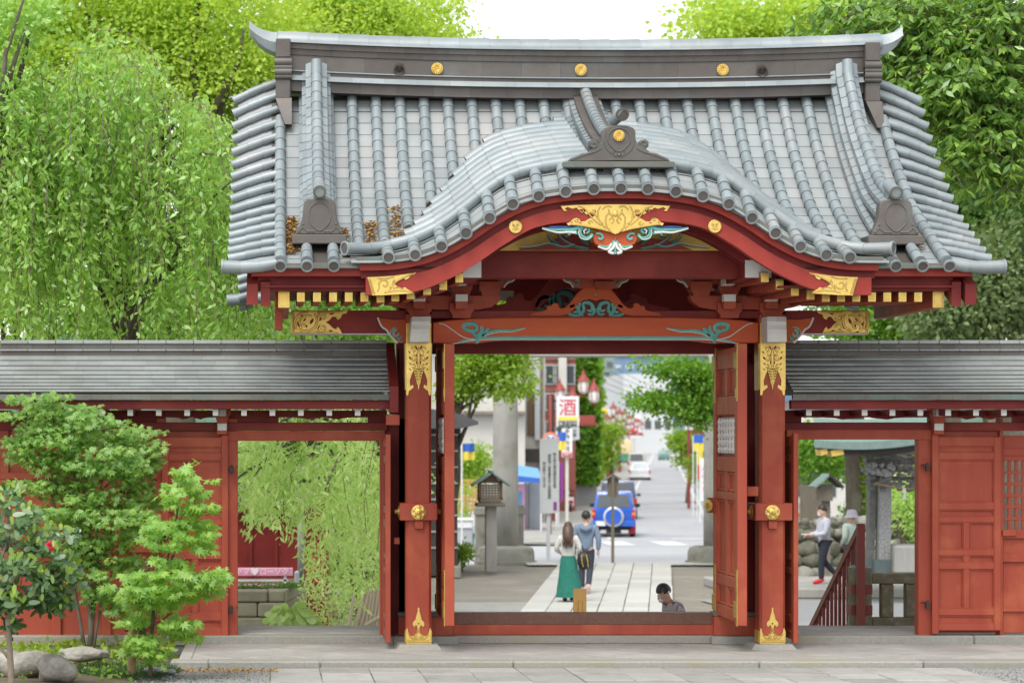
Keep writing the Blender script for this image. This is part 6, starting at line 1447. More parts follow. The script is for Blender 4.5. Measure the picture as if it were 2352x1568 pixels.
# camellia with one red flower
bc_ = Vector((PX(28, 23.4), 23.4, gz(23.4)-.03)); cam_ = thing('camellia_bush', 'glossy dark camellia bush with one red flower at the left edge', 'bush', bc_)
rows0 = [(20, 1150, 26, 26, 0), (50, 1190, 34, 30, 0), (10, 1230, 40, 40, 0), (80, 1230, 60, 34, 0), (140, 1245, 36, 24, -.1), (30, 1290, 60, 40, 0), (100, 1300, 70, 40, 0), (150, 1320, 36, 30, 0), (40, 1350, 60, 36, 0), (120, 1365, 60, 30, 0), (60, 1400, 50, 26, 0), (0, 1400, 30, 40, 0), (130, 1400, 40, 16, 0), (-20, 1330, 30, 60, 0)]
rows = sprays(rows0, 4, .45, .45)+[(12, 1128, 8, 16, 0), (44, 1150, 9, 14, 0), (72, 1178, 10, 12, 0), (160, 1232, 14, 10, 0), (172, 1300, 12, 10, 0), (176, 1345, 10, 10, 0)]
tk = MB(); t0 = P(18, 1420, 23.4); limb(tk, bc_, t0, .035, .028, 0, 6, .03); limb(tk, t0, P(2, 1290, 23.4), .026, .016, 0, 6, .05); limb(tk, t0, P(60, 1360, 23.4), .018, .01, 0, 5, .06); limb(tk, P(2, 1290, 23.4), P(40, 1170, 23.4), .014, .006, 0, 6, .05); limb(tk, P(20, 1510, 23.4), P(-15, 1470, 23.4), .018, .012, 0, 4, .03)
for k in range(18):
    r_ = random.choice(rows); limb(tk, P(random.uniform(0, 50), random.uniform(1250, 1400), 23.4), P(r_[0]+random.uniform(-.7, .7)*r_[2], r_[1], 23.4), .008, .003, .1, 5, .1)
tk.build('trunk', 'bark_pale', cam_, True)
def any_dir(p): return Vector((random.gauss(0, 1), random.gauss(-.2, .6), random.gauss(.15, .8)))
scatter(cam_, L_(rows, 23.4, .32), oleaf, 220, 1500, .10, 'camellia_leaf', 'leaf_camellia', any_dir, (0, -.5, .6))
scatter(cam_, L_([(u, v-rv*.5, ru, rv, d) for u, v, ru, rv, d in rows], 23.3, .32), yleaf, 80, 260, .085, 'camellia_leaf', 'leaf_young', lambda p: Vector((random.gauss(0, .4), -.2, 1)), (0, -.8, .3))
mat('petal_red', (.55, .012, .03), (.42, .006, .02), 30, .5)
fl_ = MB(); cf = P(115, 1253, 22.95)
for ring, (n, r, tilt) in enumerate(((7, .040, .15), (7, .032, .5), (6, .024, .9), (5, .015, 1.2))):
    for k in range(n):
        a = 2*PI*k/n+ring*.4; rd = Vector((math.cos(a), 0, math.sin(a))); fwd = Vector((.1, -1, .1)); tip = cf+(rd*math.cos(tilt)+fwd*math.sin(tilt))*r*1.3; sd_ = Vector((-math.sin(a), 0, math.cos(a)))*r*.55; mid = cf+(rd*math.cos(tilt)+fwd*math.sin(tilt))*r*.8+fwd*.008
        fl_.add([cf, mid+sd_, tip+sd_*.4, tip-sd_*.4, mid-sd_], [(0, 1, 2, 3, 4)])
fl_.build('flower', 'petal_red', cam_)
# rocks
mat('rock', (.44, .41, .35), (.19, .185, .165), 9, .9, bump=1.0, bscale=22, contrast=.4, c3=(.30, .28, .22), s3=5)
mat('rock_grey', (.36, .37, .38), (.27, .28, .29), 6, .8, bump=.4, bscale=20)
def rock(name, label, c, r, m='rock', seed=0, cat='rock', group=None, sq=(1, .8, .7), amp=.22, parent=None):
    rr = np.random.default_rng(seed); b = MB(); b.ball((0, 0, 0), 1, 26 if parent is None else 14); NF = 9; ph = rr.random((NF, 3))*6.28; fq = rr.normal(size=(NF, 3))*np.array([1.6, 1.6, 1.6, 2.2, 2.2, 3, 4, 6, 8])[:, None]; wt = [1, 1, 1, .8, .7, .5, .35, .25, .2]; V = []
    for p in b.v:
        d = sum(wt[i]*math.sin(fq[i][0]*p.x+fq[i][1]*p.y+fq[i][2]*p.z+ph[i][0])*.5 for i in range(NF)); q = p*(1+amp*d)
        V.append(Vector((c[0]+q.x*r*sq[0], c[1]+q.y*r*sq[1], c[2]+q.z*r*sq[2])))
    o = raw(name, V, b.f, m, parent, True)
    if parent is None: tag(o, label, cat, group)
    return o
rock('rock', 'rounded pale boulder at the bottom left beside the gravel', P(125, 1542, 24.2), .20, seed=2)
rock('rock', 'broad mossy boulder partly behind the camellia stem', P(45, 1522, 24.9), .30, seed=3, sq=(1.1, .8, .5))
rock('rock', 'low flat stone behind the boulder under the maples', P(190, 1502, 25.9), .22, seed=5, sq=(1.3, .8, .35))
for k, (u, v, r) in enumerate(((372, 1539, .05), (392, 1541, .05), (385, 1553, .04), (400, 1548, .035), (350, 1540, .09), (362, 1555, .03))): rock('garden_stone', ['small smooth grey stone right of the largest one at the maple foot', 'smooth grey stone second from the right at the maple foot', 'half-buried grey stone in front of the others at the maple foot', 'rightmost small grey stone at the maple foot', 'largest smooth grey stone at the foot of the small maple', 'tiniest grey stone in front of the largest at the maple foot'][k], P(u, v, 25.0+.05*k), r, 'rock_grey', 20+k, 'stone', 'stones at the foot of the maple', (1.2, .9, .6), .06)
# wooden stake with black rope
mat('stake_wood', (.38, .27, .13), (.28, .19, .09), 5, .8, bump=.2, stretch=(3, 3, .5))
sk = thing('wooden_stake', 'pale round wooden stakes bound with black rope under the small maple', 'stake', P(302, 1545, 24.85))
MB().tube([P(302, 1548, 24.85), P(305, 1425, 24.85)], .045, 12).build('stake', 'stake_wood', sk, ang=40)
MB().tube([P(322, 1500, 24.95), P(323, 1415, 24.95)], .035, 12).build('stake', 'stake_wood', sk, ang=40)
for v in (1436, 1447): MB().tube([P(300+20*math.cos(t)-8+14, v+3*math.sin(t)+random.uniform(-1, 1), 24.88+.075*math.sin(t)) for t in np.linspace(0, 2*PI, 15)], .007, 5, False).build('rope', 'iron', sk)
# soil bed, low ground cover, dark grass tufts
V = []; n = 24
for i in range(n+1):
    for j in range(n+1):
        x = lerp(-4.5, PX(400, 25)-.0, i/n); y = lerp(22.0, 28.5, j/n); e = min(1, 4*min(i/n+.3, 1-i/n)); V.append((x, y, gz(y)-.035+.05*e+.012*math.sin(x*5+y*4)))
struct(raw('soil_bed', V, [(i*(n+1)+j, (i+1)*(n+1)+j, (i+1)*(n+1)+j+1, i*(n+1)+j+1) for i in range(n) for j in range(n)], 'soil', None, True))
def ground_leaves(name, label, u0, u1, v0, v1, n, size, m, h, ratio=.7, up=.5):
    uu = rng.uniform(u0, u1, n); vv = rng.uniform(v0, v1, n); Y = (HC+.03)*F/(vv-V0); P_ = np.stack([(uu-U0)*Y/F, Y, np.array([gz(y) for y in Y])+rng.random(n)*h], 1)
    D = rng.normal(size=(n, 3))*np.array([1, 1, .4])+np.array([0, -.2, up]); o = leaves(name, P_, D, size*(.6+.8*rng.random(n)), ratio, m, None); tag(o, label, 'plants', kind='stuff'); return o
ground_leaves('ground_cover', 'low bright leafy ground cover under the camellia and maples', -10, 400, 1488, 1512, 700, .075, 'leaf_young', .16)
ground_leaves('ground_cover', 'scattered low green leaves around the boulders', -10, 330, 1512, 1566, 260, .06, 'leaf_maple_light', .08)
nG = 5200; uu = rng.uniform(175, 415, nG); vv = rng.uniform(1522, 1560, nG); keep = (np.abs(uu-285)/125)**2+(np.abs(vv-1541)/19)**2 < 1; uu, vv = uu[keep], vv[keep]; Y = (HC+.03)*F/(vv-V0)
P_ = np.stack([(uu-U0)*Y/F, Y, np.array([gz(y) for y in Y])], 1); D = rng.normal(size=(len(uu), 3))*np.array([.8, .8, .2])+np.array([0, 0, .75])
tag(leaves('dark_grass', P_, D, .10*(.6+.7*rng.random(len(uu))), .07, 'grass_dark', None), 'tufts of dark narrow grass under the small maple', 'grass', kind='stuff')
lit2 = ground_leaves('fallen_leaves', 'brown fallen leaves along the platform edge', 380, 640, 1531, 1541, 420, .03, 'grass_dark', .012, .6, .1); lit2.data.materials[0] = MATS['dry_leaf']
# ================================================================== beyond the gate: street, shops, vehicles
mat('plaster', (.62, .60, .55), (.52, .50, .46), 2, .9, bump=.1, c3=(.55, .53, .48), s3=.6)
mat('plaster_grey', (.42, .43, .44), (.36, .37, .38), 2, .9)
mat('brick_red', (.30, .10, .07), (.22, .07, .05), 20, .85, bump=.2)
mat('wood_dark', (.035, .030, .028), (.06, .05, .045), 4, .7, bump=.2, stretch=(4, 4, .5))
mat('wood_grey', (.22, .19, .15), (.15, .13, .105), 5, .85, bump=.25, stretch=(5, 5, .5))
mat('wood_brown', (.20, .13, .08), (.14, .09, .055), 5, .8, bump=.2, stretch=(5, 5, .5))
mat('verdigris', (.22, .31, .28), (.15, .22, .20), 5, .7, bump=.1)
mat('glass', (.06, .075, .085), (.04, .05, .055), 1, .08, spec=.8)
mat('glass_pale', (.45, .50, .53), (.35, .4, .43), 2, .15, spec=.7)
mat('milk_glass', (.75, .74, .70), rough=.35)
mat('lamp_red', (.33, .06, .045), (.26, .05, .04), 5, .6)
mat('white_plain', (.74, .74, .74), rough=.5); mat('white_board', (.60, .62, .63), (.55, .57, .58), 2, .6)
mat('blue_cloth', (.04, .13, .50), rough=.7); mat('sky_cloth', (.18, .40, .66), (.15, .35, .6), 3, .7)
mat('yellow_cloth', (.75, .62, .08), rough=.7); mat('purple_cloth', (.28, .05, .30), rough=.7); mat('pink_plastic', (.78, .40, .55), (.72, .34, .5), 3, .5)
mat('red_print', (.60, .03, .06), rough=.6); mat('ink', (.02, .02, .022), rough=.6); mat('blue_print', (.05, .12, .45), rough=.6); mat('text_white', (.8, .8, .8), rough=.6); mat('orange_print', (.75, .16, .08), rough=.6)
mat('car_blue', (.015, .10, .50), rough=.25, coat=.6); mat('car_navy', (.05, .07, .17), rough=.25, coat=.6); mat('car_white', (.70, .71, .72), rough=.25, coat=.6); mat('car_silver', (.48, .50, .52), rough=.3, metal=.4, coat=.4)
mat('car_cream', (.70, .55, .32), rough=.35, coat=.3); mat('car_teal', (.02, .24, .24), rough=.4); mat('car_green', (.12, .22, .20), rough=.4); mat('car_beige', (.62, .60, .50), rough=.35)
mat('rubber', (.02, .02, .02), rough=.8); mat('tail_red', (.55, .01, .01), rough=.2); mat('tail_amber', (.8, .25, .02), rough=.2); mat('plate_white', (.7, .7, .66), rough=.5); mat('red_flap', (.5, .03, .05), rough=.6); mat('rim', (.4, .4, .42), rough=.35, metal=.8)
mat('hill_green', (.10, .16, .12), (.07, .12, .09), .05, .95); mat('roof_blue', (.16, .26, .38), (.12, .2, .3), .5, .6); mat('roof_tile', (.12, .12, .125), (.08, .08, .085), 5, .7)
def SU(o, y, z=0): return Vector((SX(o, y), y, ZS+z))
def bevel_hexa(name, V8, m, parent, b=.05, seg=2):
    bm = bmesh.new(); vs_ = [bm.verts.new(v) for v in V8]
    for f in ((0, 3, 2, 1), (4, 5, 6, 7), (0, 1, 5, 4), (1, 2, 6, 5), (2, 3, 7, 6), (3, 0, 4, 7)): bm.faces.new([vs_[i] for i in f])
    bmesh.ops.bevel(bm, geom=list(bm.edges), offset=b, segments=seg, affect='EDGES', profile=.6)
    me = bpy.data.meshes.new(name); bm.to_mesh(me); bm.free(); me.materials.append(MATS[m]); me.shade_smooth(); me.set_sharp_from_angle(angle=math.radians(35))
    return put(bpy.data.objects.new(name, me), parent)
def hexv(wb, wt, y0b, y1b, y0t, y1t, z0, z1): return [(-wb, y0b, z0), (wb, y0b, z0), (wb, y1b, z0), (-wb, y1b, z0), (-wt, y0t, z1), (wt, y0t, z1), (wt, y1t, z1), (-wt, y1t, z1)]
def wheel(par, x, y, r, w_):
    o = MB().lathe((x-w_/2, y, r), [(r*.6, 0), (r*.95, .0), (r, w_*.2), (r, w_*.8), (r*.95, w_), (r*.6, w_)], 18, (1, 0, 0)).build('wheel', 'rubber', par, ang=40)
    MB().lathe((x-w_*.52, y, r), [(r*.58, 0), (r*.58, w_*1.04)], 14, (1, 0, 0)).build('rim', 'rim', o, ang=40)
def car(label, paint, W, H, L, belt, loc, group=None, kind='hatch', glass='glass', name='parked_car', cat='car', front=False):
    c = thing(name, label, cat, (0, 0, 0), group); w_ = W/2; gc = .26 if kind != 'suv' else .42
    body = bevel_hexa('body', hexv(w_*.97, w_, .06, L-.05, 0, L, gc, belt), paint, c, .07)
    if kind == 'sedan': cab = hexv(w_*.93, w_*.72, .35, L*.72, .85, L*.58, belt-.04, H)
    elif kind == 'van': cab = hexv(w_*.97, w_*.86, .0, L*.92, .12, L*.74, belt-.04, H)
    else: cab = hexv(w_*.95, w_*.80, .03, L*.70, .22, L*.60, belt-.04, H)
    bevel_hexa('cabin', cab, paint, c, .08)
    y0b, y0t, wb, wt = cab[0][1], cab[4][1], cab[1][0], cab[5][0]
    def rear(z, k=.0): t = (z-(belt-.04))/(H-belt+.04); return lerp(y0b, y0t, t)-.012-k, lerp(wb, wt, t)
    ya, wa = rear(belt+.05); yb, wbb = rear(H-.10)
    rw_ = raw('rear_window', [(-wa*.84, ya, belt+.05), (wa*.84, ya, belt+.05), (wbb*.84, yb, H-.10), (-wbb*.84, yb, H-.10)], [(0, 1, 2, 3)], glass, c)
    for s in (-1, 1):
        yk = cab[2][1]; yt = cab[6][1]
        Vw = [(s*(wa+.004), y0b+.18, belt+.04), (s*(wa+.004), yk-.15, belt+.04), (s*(wbb+.012), yt-.08, H-.12), (s*(wbb+.012), y0t+.12, H-.12)]
        raw('side_window', Vw, [(0, 1, 2, 3) if s > 0 else (3, 2, 1, 0)], glass, c)
        MB().box(s*(w_-.02)-.09+s*.08, s*(w_-.02)+.09+s*.08, L*.66, L*.66+.1, belt, belt+.13, .02).build('mirror', 'rubber' if kind == 'suv' else paint, c)
        tl = MB().box(s*w_*.93-.055, s*w_*.93+.055, -.03, .05, belt-.33, belt-.03, .012).build('tail_light', 'tail_red', c)
        if kind == 'suv': MB().box(s*w_*.93-.05, s*w_*.93+.05, -.036, .04, belt-.22, belt-.13, .008).build('indicator', 'tail_amber', tl)
        for y in (L*.2, L*.8): wheel(c, s*(w_-.1), y, .33 if kind == 'suv' else .29, .18)
    bevel_hexa('rear_bumper', hexv(w_*1.0, w_*1.01, -.09, .1, -.07, .12, gc-.02, gc+.2), paint, c, .04)
    MB().box(-.165-(.45 if kind == 'suv' else 0), .165-(.45 if kind == 'suv' else 0), -.115, -.09, gc+.0, gc+.165, .004).build('number_plate', 'plate_white', c)
    MB().box(-w_*.8, w_*.8, .1, L-.1, gc-.15, gc+.02).build('underbody', 'rubber', c)
    if kind == 'suv':
        sp = MB().lathe((.0, -.03, belt-.28), [(.33, 0), (.36, .03), (.36, .13), (.31, .17)], 28, (0, -1, 0)).build('spare_wheel', 'car_silver', c, ang=40)
        MB().lathe((.0, -.199, belt-.28), [(.29, 0), (.28, .012), (.001, .02)], 28, (0, -1, 0)).build('spare_cover', paint, sp, ang=40)
        for s in (-1, 1):
            for y in (L*.2-.36, L*.8-.36): MB().box(s*(w_-.12)-.12, s*(w_-.12)+.12, y, y+.02, .14, .42).build('mud_flap', 'red_flap', c)
        MB().box(-.26, .26, -.02, .3, gc-.26, gc-.06).build('axle', 'rubber', c)
    c.location = loc; c.rotation_euler = (0, 0, -math.atan(DV.x)+(PI if front else 0))
    return c
car('bright blue small off-road car with round spare wheel cover', 'car_blue', 1.50, 1.62, 3.4, 1.02, SU(-1.75, 85.5), kind='suv')
car('dark blue car parked just ahead of the bright blue one', 'car_navy', 1.62, 1.66, 3.8, .95, SU(-1.95, 104))
car('white saloon car driving up the street', 'car_white', 1.72, 1.50, 4.4, .88, SU(-1.9, 198), kind='sedan', glass='glass_pale')
car('cream van ahead of the white saloon', 'car_beige', 1.68, 1.92, 4.0, 1.05, SU(-2.7, 246), kind='van')
car('grey-green car coming down the street far away', 'car_green', 1.7, 1.6, 4.2, .9, SU(.1, 372), front=True, glass='glass_pale')
# decorated truck
tk_ = thing('delivery_truck', 'cream and teal box truck at the left of the street', 'truck', (0, 0, 0))
bevel_hexa('box_body', hexv(1.1, 1.1, 0, 4.5, 0, 4.5, 1.35, 3.25), 'car_cream', tk_, .12); bevel_hexa('lower_body', hexv(1.12, 1.12, -.02, 4.6, -.02, 4.6, .5, 1.3), 'car_teal', tk_, .04)
for s in (-1, 1):
    for y in (.9, 3.8): wheel(tk_, s*.95, y, .4, .25)
    MB().box(s*.8-.12, s*.8+.12, -.05, -.025, .7, .85).build('tail_light', 'tail_red', tk_)
MB().box(-.85, -.3, -.02, 0, 1.7, 2.6).build('rear_window', 'glass', tk_); MB().box(-1.0, 1.0, -.06, .1, .35, .52).build('bumper', 'rubber', tk_)
V = []; nz_ = 8
for i in range(nz_): V += [(-1.1+2.2*i/nz_, -.03, 1.34), (-1.1+2.2*(i+.5)/nz_, -.03, 1.62)]
V += [(1.1, -.03, 1.34), (1.1, -.03, 1.2), (-1.1, -.03, 1.2)]
raw('wavy_trim', V, [tuple(range(len(V)))[::-1]], 'car_teal', tk_)
tk_.location = SU(-5.0, 300); tk_.rotation_euler = (0, 0, -math.atan(DV.x))
# ------------------------------------------------------------------ buildings
def building(label, u0, u1, v_top, Y, depth, m, rows=(), cols=0, roof=None, win='glass', z0=ZS, name='shop_building', extra=None):
    x0, x1 = PX(u0, Y), PX(u1, Y); zt_ = PZ(v_top, Y)
    b = thing(name, label, 'building', ((x0+x1)/2, Y, z0))
    MB().box(x0, x1, Y, Y+depth, z0, zt_).build('wall', m, b)
    if roof: MB().box(x0-.25, x1+.25, Y-.25, Y+depth+.2, zt_+.003, zt_+.22, .03).build('roof', roof, b)
    for va, vb in rows:
        for i in range(cols):
            a = lerp(x0, x1, (i+.18)/cols); c = lerp(x0, x1, (i+.82)/cols)
            f = MB().box(a-.07, c+.07, Y-.06, Y+.02, PZ(vb, Y)-.07, PZ(va, Y)+.07, .01).build('window', 'plaster_grey', b)
            MB().box(a, c, Y-.075, Y-.055, PZ(vb, Y), PZ(va, Y)).build('pane', win, f)
    return b
b1 = building('cream rendered building with a grey ledge behind the stone gate post', 1020, 1206, 790, 96, 9, 'plaster', rows=((820, 862),), cols=3, roof='roof_tile')
MB().box(PX(1020, 96), PX(1206, 96), 95.5, 96, PZ(952, 96), PZ(944, 96), .02).build('ledge', 'rafter_soffit', b1)
b2 = building('narrow white building with brown shutter and drain pipe', 1190, 1252, 780, 103, 8, 'plaster', roof='roof_tile')
MB().box(PX(1211, 103), PX(1227, 103), 102.9, 103, PZ(1000, 103), PZ(880, 103), .02).build('shutter', 'wood_brown', b2); MB().tube([(PX(1243, 103), 102.85, ZS), (PX(1243, 103), 102.85, PZ(800, 103))], .07, 8).build('drain_pipe', 'rafter_soffit', b2); MB().box(PX(1228, 102.9), PX(1240, 102.9), 102.82, 102.9, PZ(1010, 103), PZ(820, 103)).build('siding_strip', 'white_board', b2)
MB().box(PX(1195, 103), PX(1250, 103), 102.0, 103, PZ(1060, 103), PZ(1030, 103), .02).build('shop_awning', 'wood_dark', b2)
b3 = building('dark brick building with pink panels behind the liquor sign', 1250, 1322, 770, 113, 9, 'brick_red', rows=((840, 880), (905, 940), (970, 1010)), cols=3)
MB().box(PX(1282, 112.9), PX(1300, 112.9), 112.6, 112.9, PZ(905, 113), PZ(800, 113), .01).build('panel', 'plaster', b3)
# brick courses as separate bands
for k in range(10): MB().box(PX(1251, 112.95), PX(1321, 112.95), 112.93, 113, PZ(826+k*18, 113), PZ(824+k*18, 113)).build('brick_course', 'rafter_soffit', b3)
iv = building('tower-like wall completely covered in green ivy', 1316, 1371, 800, 122, 7, 'plaster_grey', name='ivy_building')
n = 5200; uu = rng.uniform(1312, 1374, n); vv = rng.uniform(812, 1106, n); P_ = np.stack([(uu-U0)*121.8/F, 121.9-rng.random(n)*.5, HC+(V0-vv)*121.8/F], 1); D = rng.normal(size=(n, 3))*.5+np.array([0, -.6, -.6])
leaves('ivy', P_, D, .34*(.6+.7*rng.random(n)), .8, 'leaf_ivy', iv)
n = 1500; vv = rng.uniform(812, 1100, n); P_ = np.stack([PX(1369, 121.8)+rng.random(n)*.35, 121.9+rng.random(n)*5, HC+(V0-vv)*121.8/F], 1); leaves('ivy', P_, rng.normal(size=(n, 3))*.5+np.array([.6, -.2, -.4]), .3*(.6+.7*rng.random(n)), .8, 'leaf_young', iv)
random.seed(5)
cols_ = ['plaster', 'plaster_grey', 'white_board', 'plaster', 'wood_grey', 'brick_red']
names_l = ['white two-storey shop beyond the ivy wall', 'grey shop with tall blue shopfront on the left side', 'pale shop with shuttered windows on the left side', 'white gabled shop far down the left side', 'brown timber shop far down the left side', 'small pale house at the far left end of the street']
def row_shop(side, y0, y1, h, m, label, i):
    o = (sL-3.4) if side < 0 else (sR+2.7); d = 7*side
    b = thing('shop_building', label, 'building', SU(o, y0)); c = [SU(o, y0), SU(o, y1), SU(o+d, y1), SU(o+d, y0)]
    if side > 0: c = c[::-1]
    raw('wall', [tuple(p) for p in c]+[(p.x, p.y, ZS+h) for p in c], [(0, 1, 5, 4), (1, 2, 6, 5), (2, 3, 7, 6), (3, 0, 4, 7), (4, 5, 6, 7)], m, b)
    # front towards the viewer and along the street: windows, shopfront, awning, sign
    nst = max(1, int(h/2.9)); dirn = (SU(o, y1)-SU(o, y0)).normalized(); nrm = Vector((-side, 0, 0))
    for s_ in range(nst):
        for k in range(3):
            t0, t1 = (k+.15)/3, (k+.85)/3; za, zb = s_*2.8+(.35 if s_ == 0 else .9), s_*2.8+2.2
            p0, p1 = SU(o, lerp(y0, y1, t0)), SU(o, lerp(y0, y1, t1)); q = nrm*.05
            raw('window', [p0+q+Vector((0, 0, za)), p1+q+Vector((0, 0, za)), p1+q+Vector((0, 0, zb)), p0+q+Vector((0, 0, zb))], [(0, 1, 2, 3) if side > 0 else (3, 2, 1, 0)], 'glass' if (s_+k+i) % 3 else 'glass_pale', b)
    # windows in the end facing the viewer
    e0, e1 = (SU(o+d, y0), SU(o, y0)) if side < 0 else (SU(o, y0), SU(o+d, y0))
    for s_ in range(nst):
        for t0, t1 in ((.08, .36), (.56, .9)):
            p0, p1 = e0.lerp(e1, t0), e0.lerp(e1, t1); q = Vector((0, -.05, 0)); za, zb = s_*2.8+.9, s_*2.8+2.1
            raw('window', [p0+q+Vector((0, 0, za)), p1+q+Vector((0, 0, za)), p1+q+Vector((0, 0, zb)), p0+q+Vector((0, 0, zb))], [(0, 1, 2, 3)], 'glass', b)
    aw = MB(); p0, p1 = SU(o, y0+.3), SU(o, y1-.3); aw.add([p0+Vector((0, 0, 2.7)), p1+Vector((0, 0, 2.7)), p1+nrm*1.2+Vector((0, 0, 2.3)), p0+nrm*1.2+Vector((0, 0, 2.3)), p0+nrm*1.2+Vector((0, 0, 2.15)), p1+nrm*1.2+Vector((0, 0, 2.15)), p1+Vector((0, 0, 2.55)), p0+Vector((0, 0, 2.55))], [(0, 1, 2, 3), (3, 2, 5, 4), (4, 5, 6, 7), (0, 3, 4, 7), (1, 6, 5, 2)]); aw.build('awning', random.choice(['wood_brown', 'sky_cloth', 'lamp_red', 'plaster_grey']), b)
    sg = MB(); ps = SU(o, y0+1.0)+nrm*.9; sg.box(ps.x-.45, ps.x+.45, ps.y, ps.y+.18, ps.z+3.1, ps.z+3.1+random.uniform(1.2, 2.4), .02); sg.build('sign_box', random.choice(['white_plain', 'white_plain', 'yellow_cloth', 'sky_cloth']), b)
    rf = MB(); 
    rf.add([tuple(p+Vector((0, 0, h+.02))) for p in c]+[tuple((c[0]+c[3])/2+Vector((0, -.2, h+1.3))), tuple((c[1]+c[2])/2+Vector((0, .2, h+1.3)))], [(0, 1, 5, 4), (2, 3, 4, 5), (0, 4, 3), (1, 2, 5)]); rf.build('roof', 'roof_tile' if i % 2 else 'roof_blue', b)
    return b
yy = 132
for i in range(6):
    L = random.uniform(14, 24); row_shop(-1, yy, yy+L, random.choice([5.4, 6.6, 7.8]), cols_[i], names_l[i], i); yy += L+random.uniform(1, 14)
names_r = ['pale shop nearest on the right pavement', 'white shop with tall sign on the right side', 'grey two-storey shop on the right side', 'cream shop further along the right side', 'brown timber-fronted shop on the right side', 'white house at the far right end of the street']
yy = 108
for i in range(6):
    L = random.uniform(14, 26); row_shop(1, yy, yy+L, random.choice([4.6, 5.6, 6.8]), cols_[(i+3) % 6], names_r[i], i+1); yy += L+random.uniform(2, 12)
building('very large white building closing the end of the street', 1432, 1545, 858, 520, 30, 'white_board', rows=((905, 935), (965, 985)), cols=5, name='distant_building')
building('wide blue-roofed hall far behind the street', 1372, 1640, 822, 640, 40, 'roof_blue', rows=((838, 846),), cols=9, roof='roof_blue', win='glass_pale', name='distant_building')
building('pale green tower block far behind the lamps', 1366, 1412, 790, 560, 30, 'verdigris', rows=((830, 845), (860, 875), (890, 905), (920, 935)), cols=2, name='distant_building')
building('pale office block far off at the left of the street', 1180, 1330, 800, 480, 30, 'plaster', rows=((830, 850), (870, 890)), cols=6, name='distant_building')
V = []; nh = 60
for i in range(nh+1):
    x = lerp(-1500, 2600, i/nh); h = 120+60*math.sin(i*.37)+35*math.sin(i*.9+1); V += [(x, 2400, ZS-5), (x, 2600, h)]
struct(raw('hills', V, [(2*i, 2*i+2, 2*i+3, 2*i+1) for i in range(nh)], 'hill_green', None, True))
# ------------------------------------------------------------------ lamp posts with clustered lanterns
def lamp_post(label, loc, arm, sc=1.0, full=True):
    r = thing('street_lamp', label, 'street lamp', (0, 0, 0), 'red street lamps with clustered lanterns')
    MB().tube([(0, 0, 0), (0, 0, 4.9)], [.11, .09], 8).build('pole', 'lamp_red', r, True)
    MB().box(-.17, .17, -.17, .17, 0, .8, .03).build('pedestal', 'lamp_red', r)
    a = MB(); s = arm
    for q in (0, 1): a.tube([(0, 0, 4.4+q*.55), (s*.4, 0, 4.2+q*.5), (s*.8, 0, 4.3+q*.45), (s*(1.0+.3*q), 0, 4.7+q*.2)], .035, 6)
    a.tube([(0, 0, 3.75), (s*1.9, 0, 3.75)], .03, 6); a.build('arm', 'lamp_red', r, True)
    bn = MB(); bn.box(min(0, s*1.7), max(0, s*1.7), -.03, .03, 3.78, 4.12, .01); bo = bn.build('name_banner', 'lamp_red', r)
    MB().box(s*.75-.35, s*.75+.35, -.036, -.032, 3.88, 4.02).build('printed_mark', 'text_white', bo)
    for x, z in ((.35, 4.65), (.85, 4.35), (1.25, 5.0), (1.65, 4.65)):
        l = MB().lathe((s*x, 0, z), [(.05, -.12), (.08, -.06), (.19, .04), (.21, .25), (.19, .42)], 8).build('lantern', 'milk_glass', r, ang=40)
        MB().lathe((s*x, 0, z+.42), [(.25, 0), (.22, .06), (.11, .22), (.05, .30), (.03, .42), (0, .5)], 8).build('lantern_cap', 'lamp_red', l, ang=40)
        fr = MB()
        for k in range(6): t = k*PI/3; fr.tube([(s*x+math.cos(t)*.19, math.sin(t)*.19, z+.03), (s*x+math.cos(t)*.215, math.sin(t)*.215, z+.25), (s*x+math.cos(t)*.2, math.sin(t)*.2, z+.42)], .014, 4)
        fr.lathe((s*x, 0, z-.14), [(.06, 0), (.1, .1), (.17, .17)], 8); fr.build('lantern_frame', 'lamp_red', l)
    r.location = loc; r.scale = (sc, sc, sc)
    return r
lamp_post('nearest red lamp post beside the liquor sign, with four lanterns', SU(-4.65, 100), 1, 1.08)
for k, (o, y, s, lab) in enumerate(((-4.5, 158, 1, 'second red lamp post on the left, beyond the ivy wall'), (-4.4, 196, 1, 'third red lamp post on the left side of the street'), (-4.3, 240, 1, 'fourth red lamp post on the left side, small in the distance'), (-4.2, 300, 1, 'farthest red lamp post on the left side of the street'),
                              (3.2, 128, -1, 'nearest red lamp post on the right pavement'), (3.3, 172, -1, 'second red lamp post on the right pavement'), (3.4, 225, -1, 'third red lamp post on the right pavement, farther off'))): lamp_post(lab, SU(o, y), s)
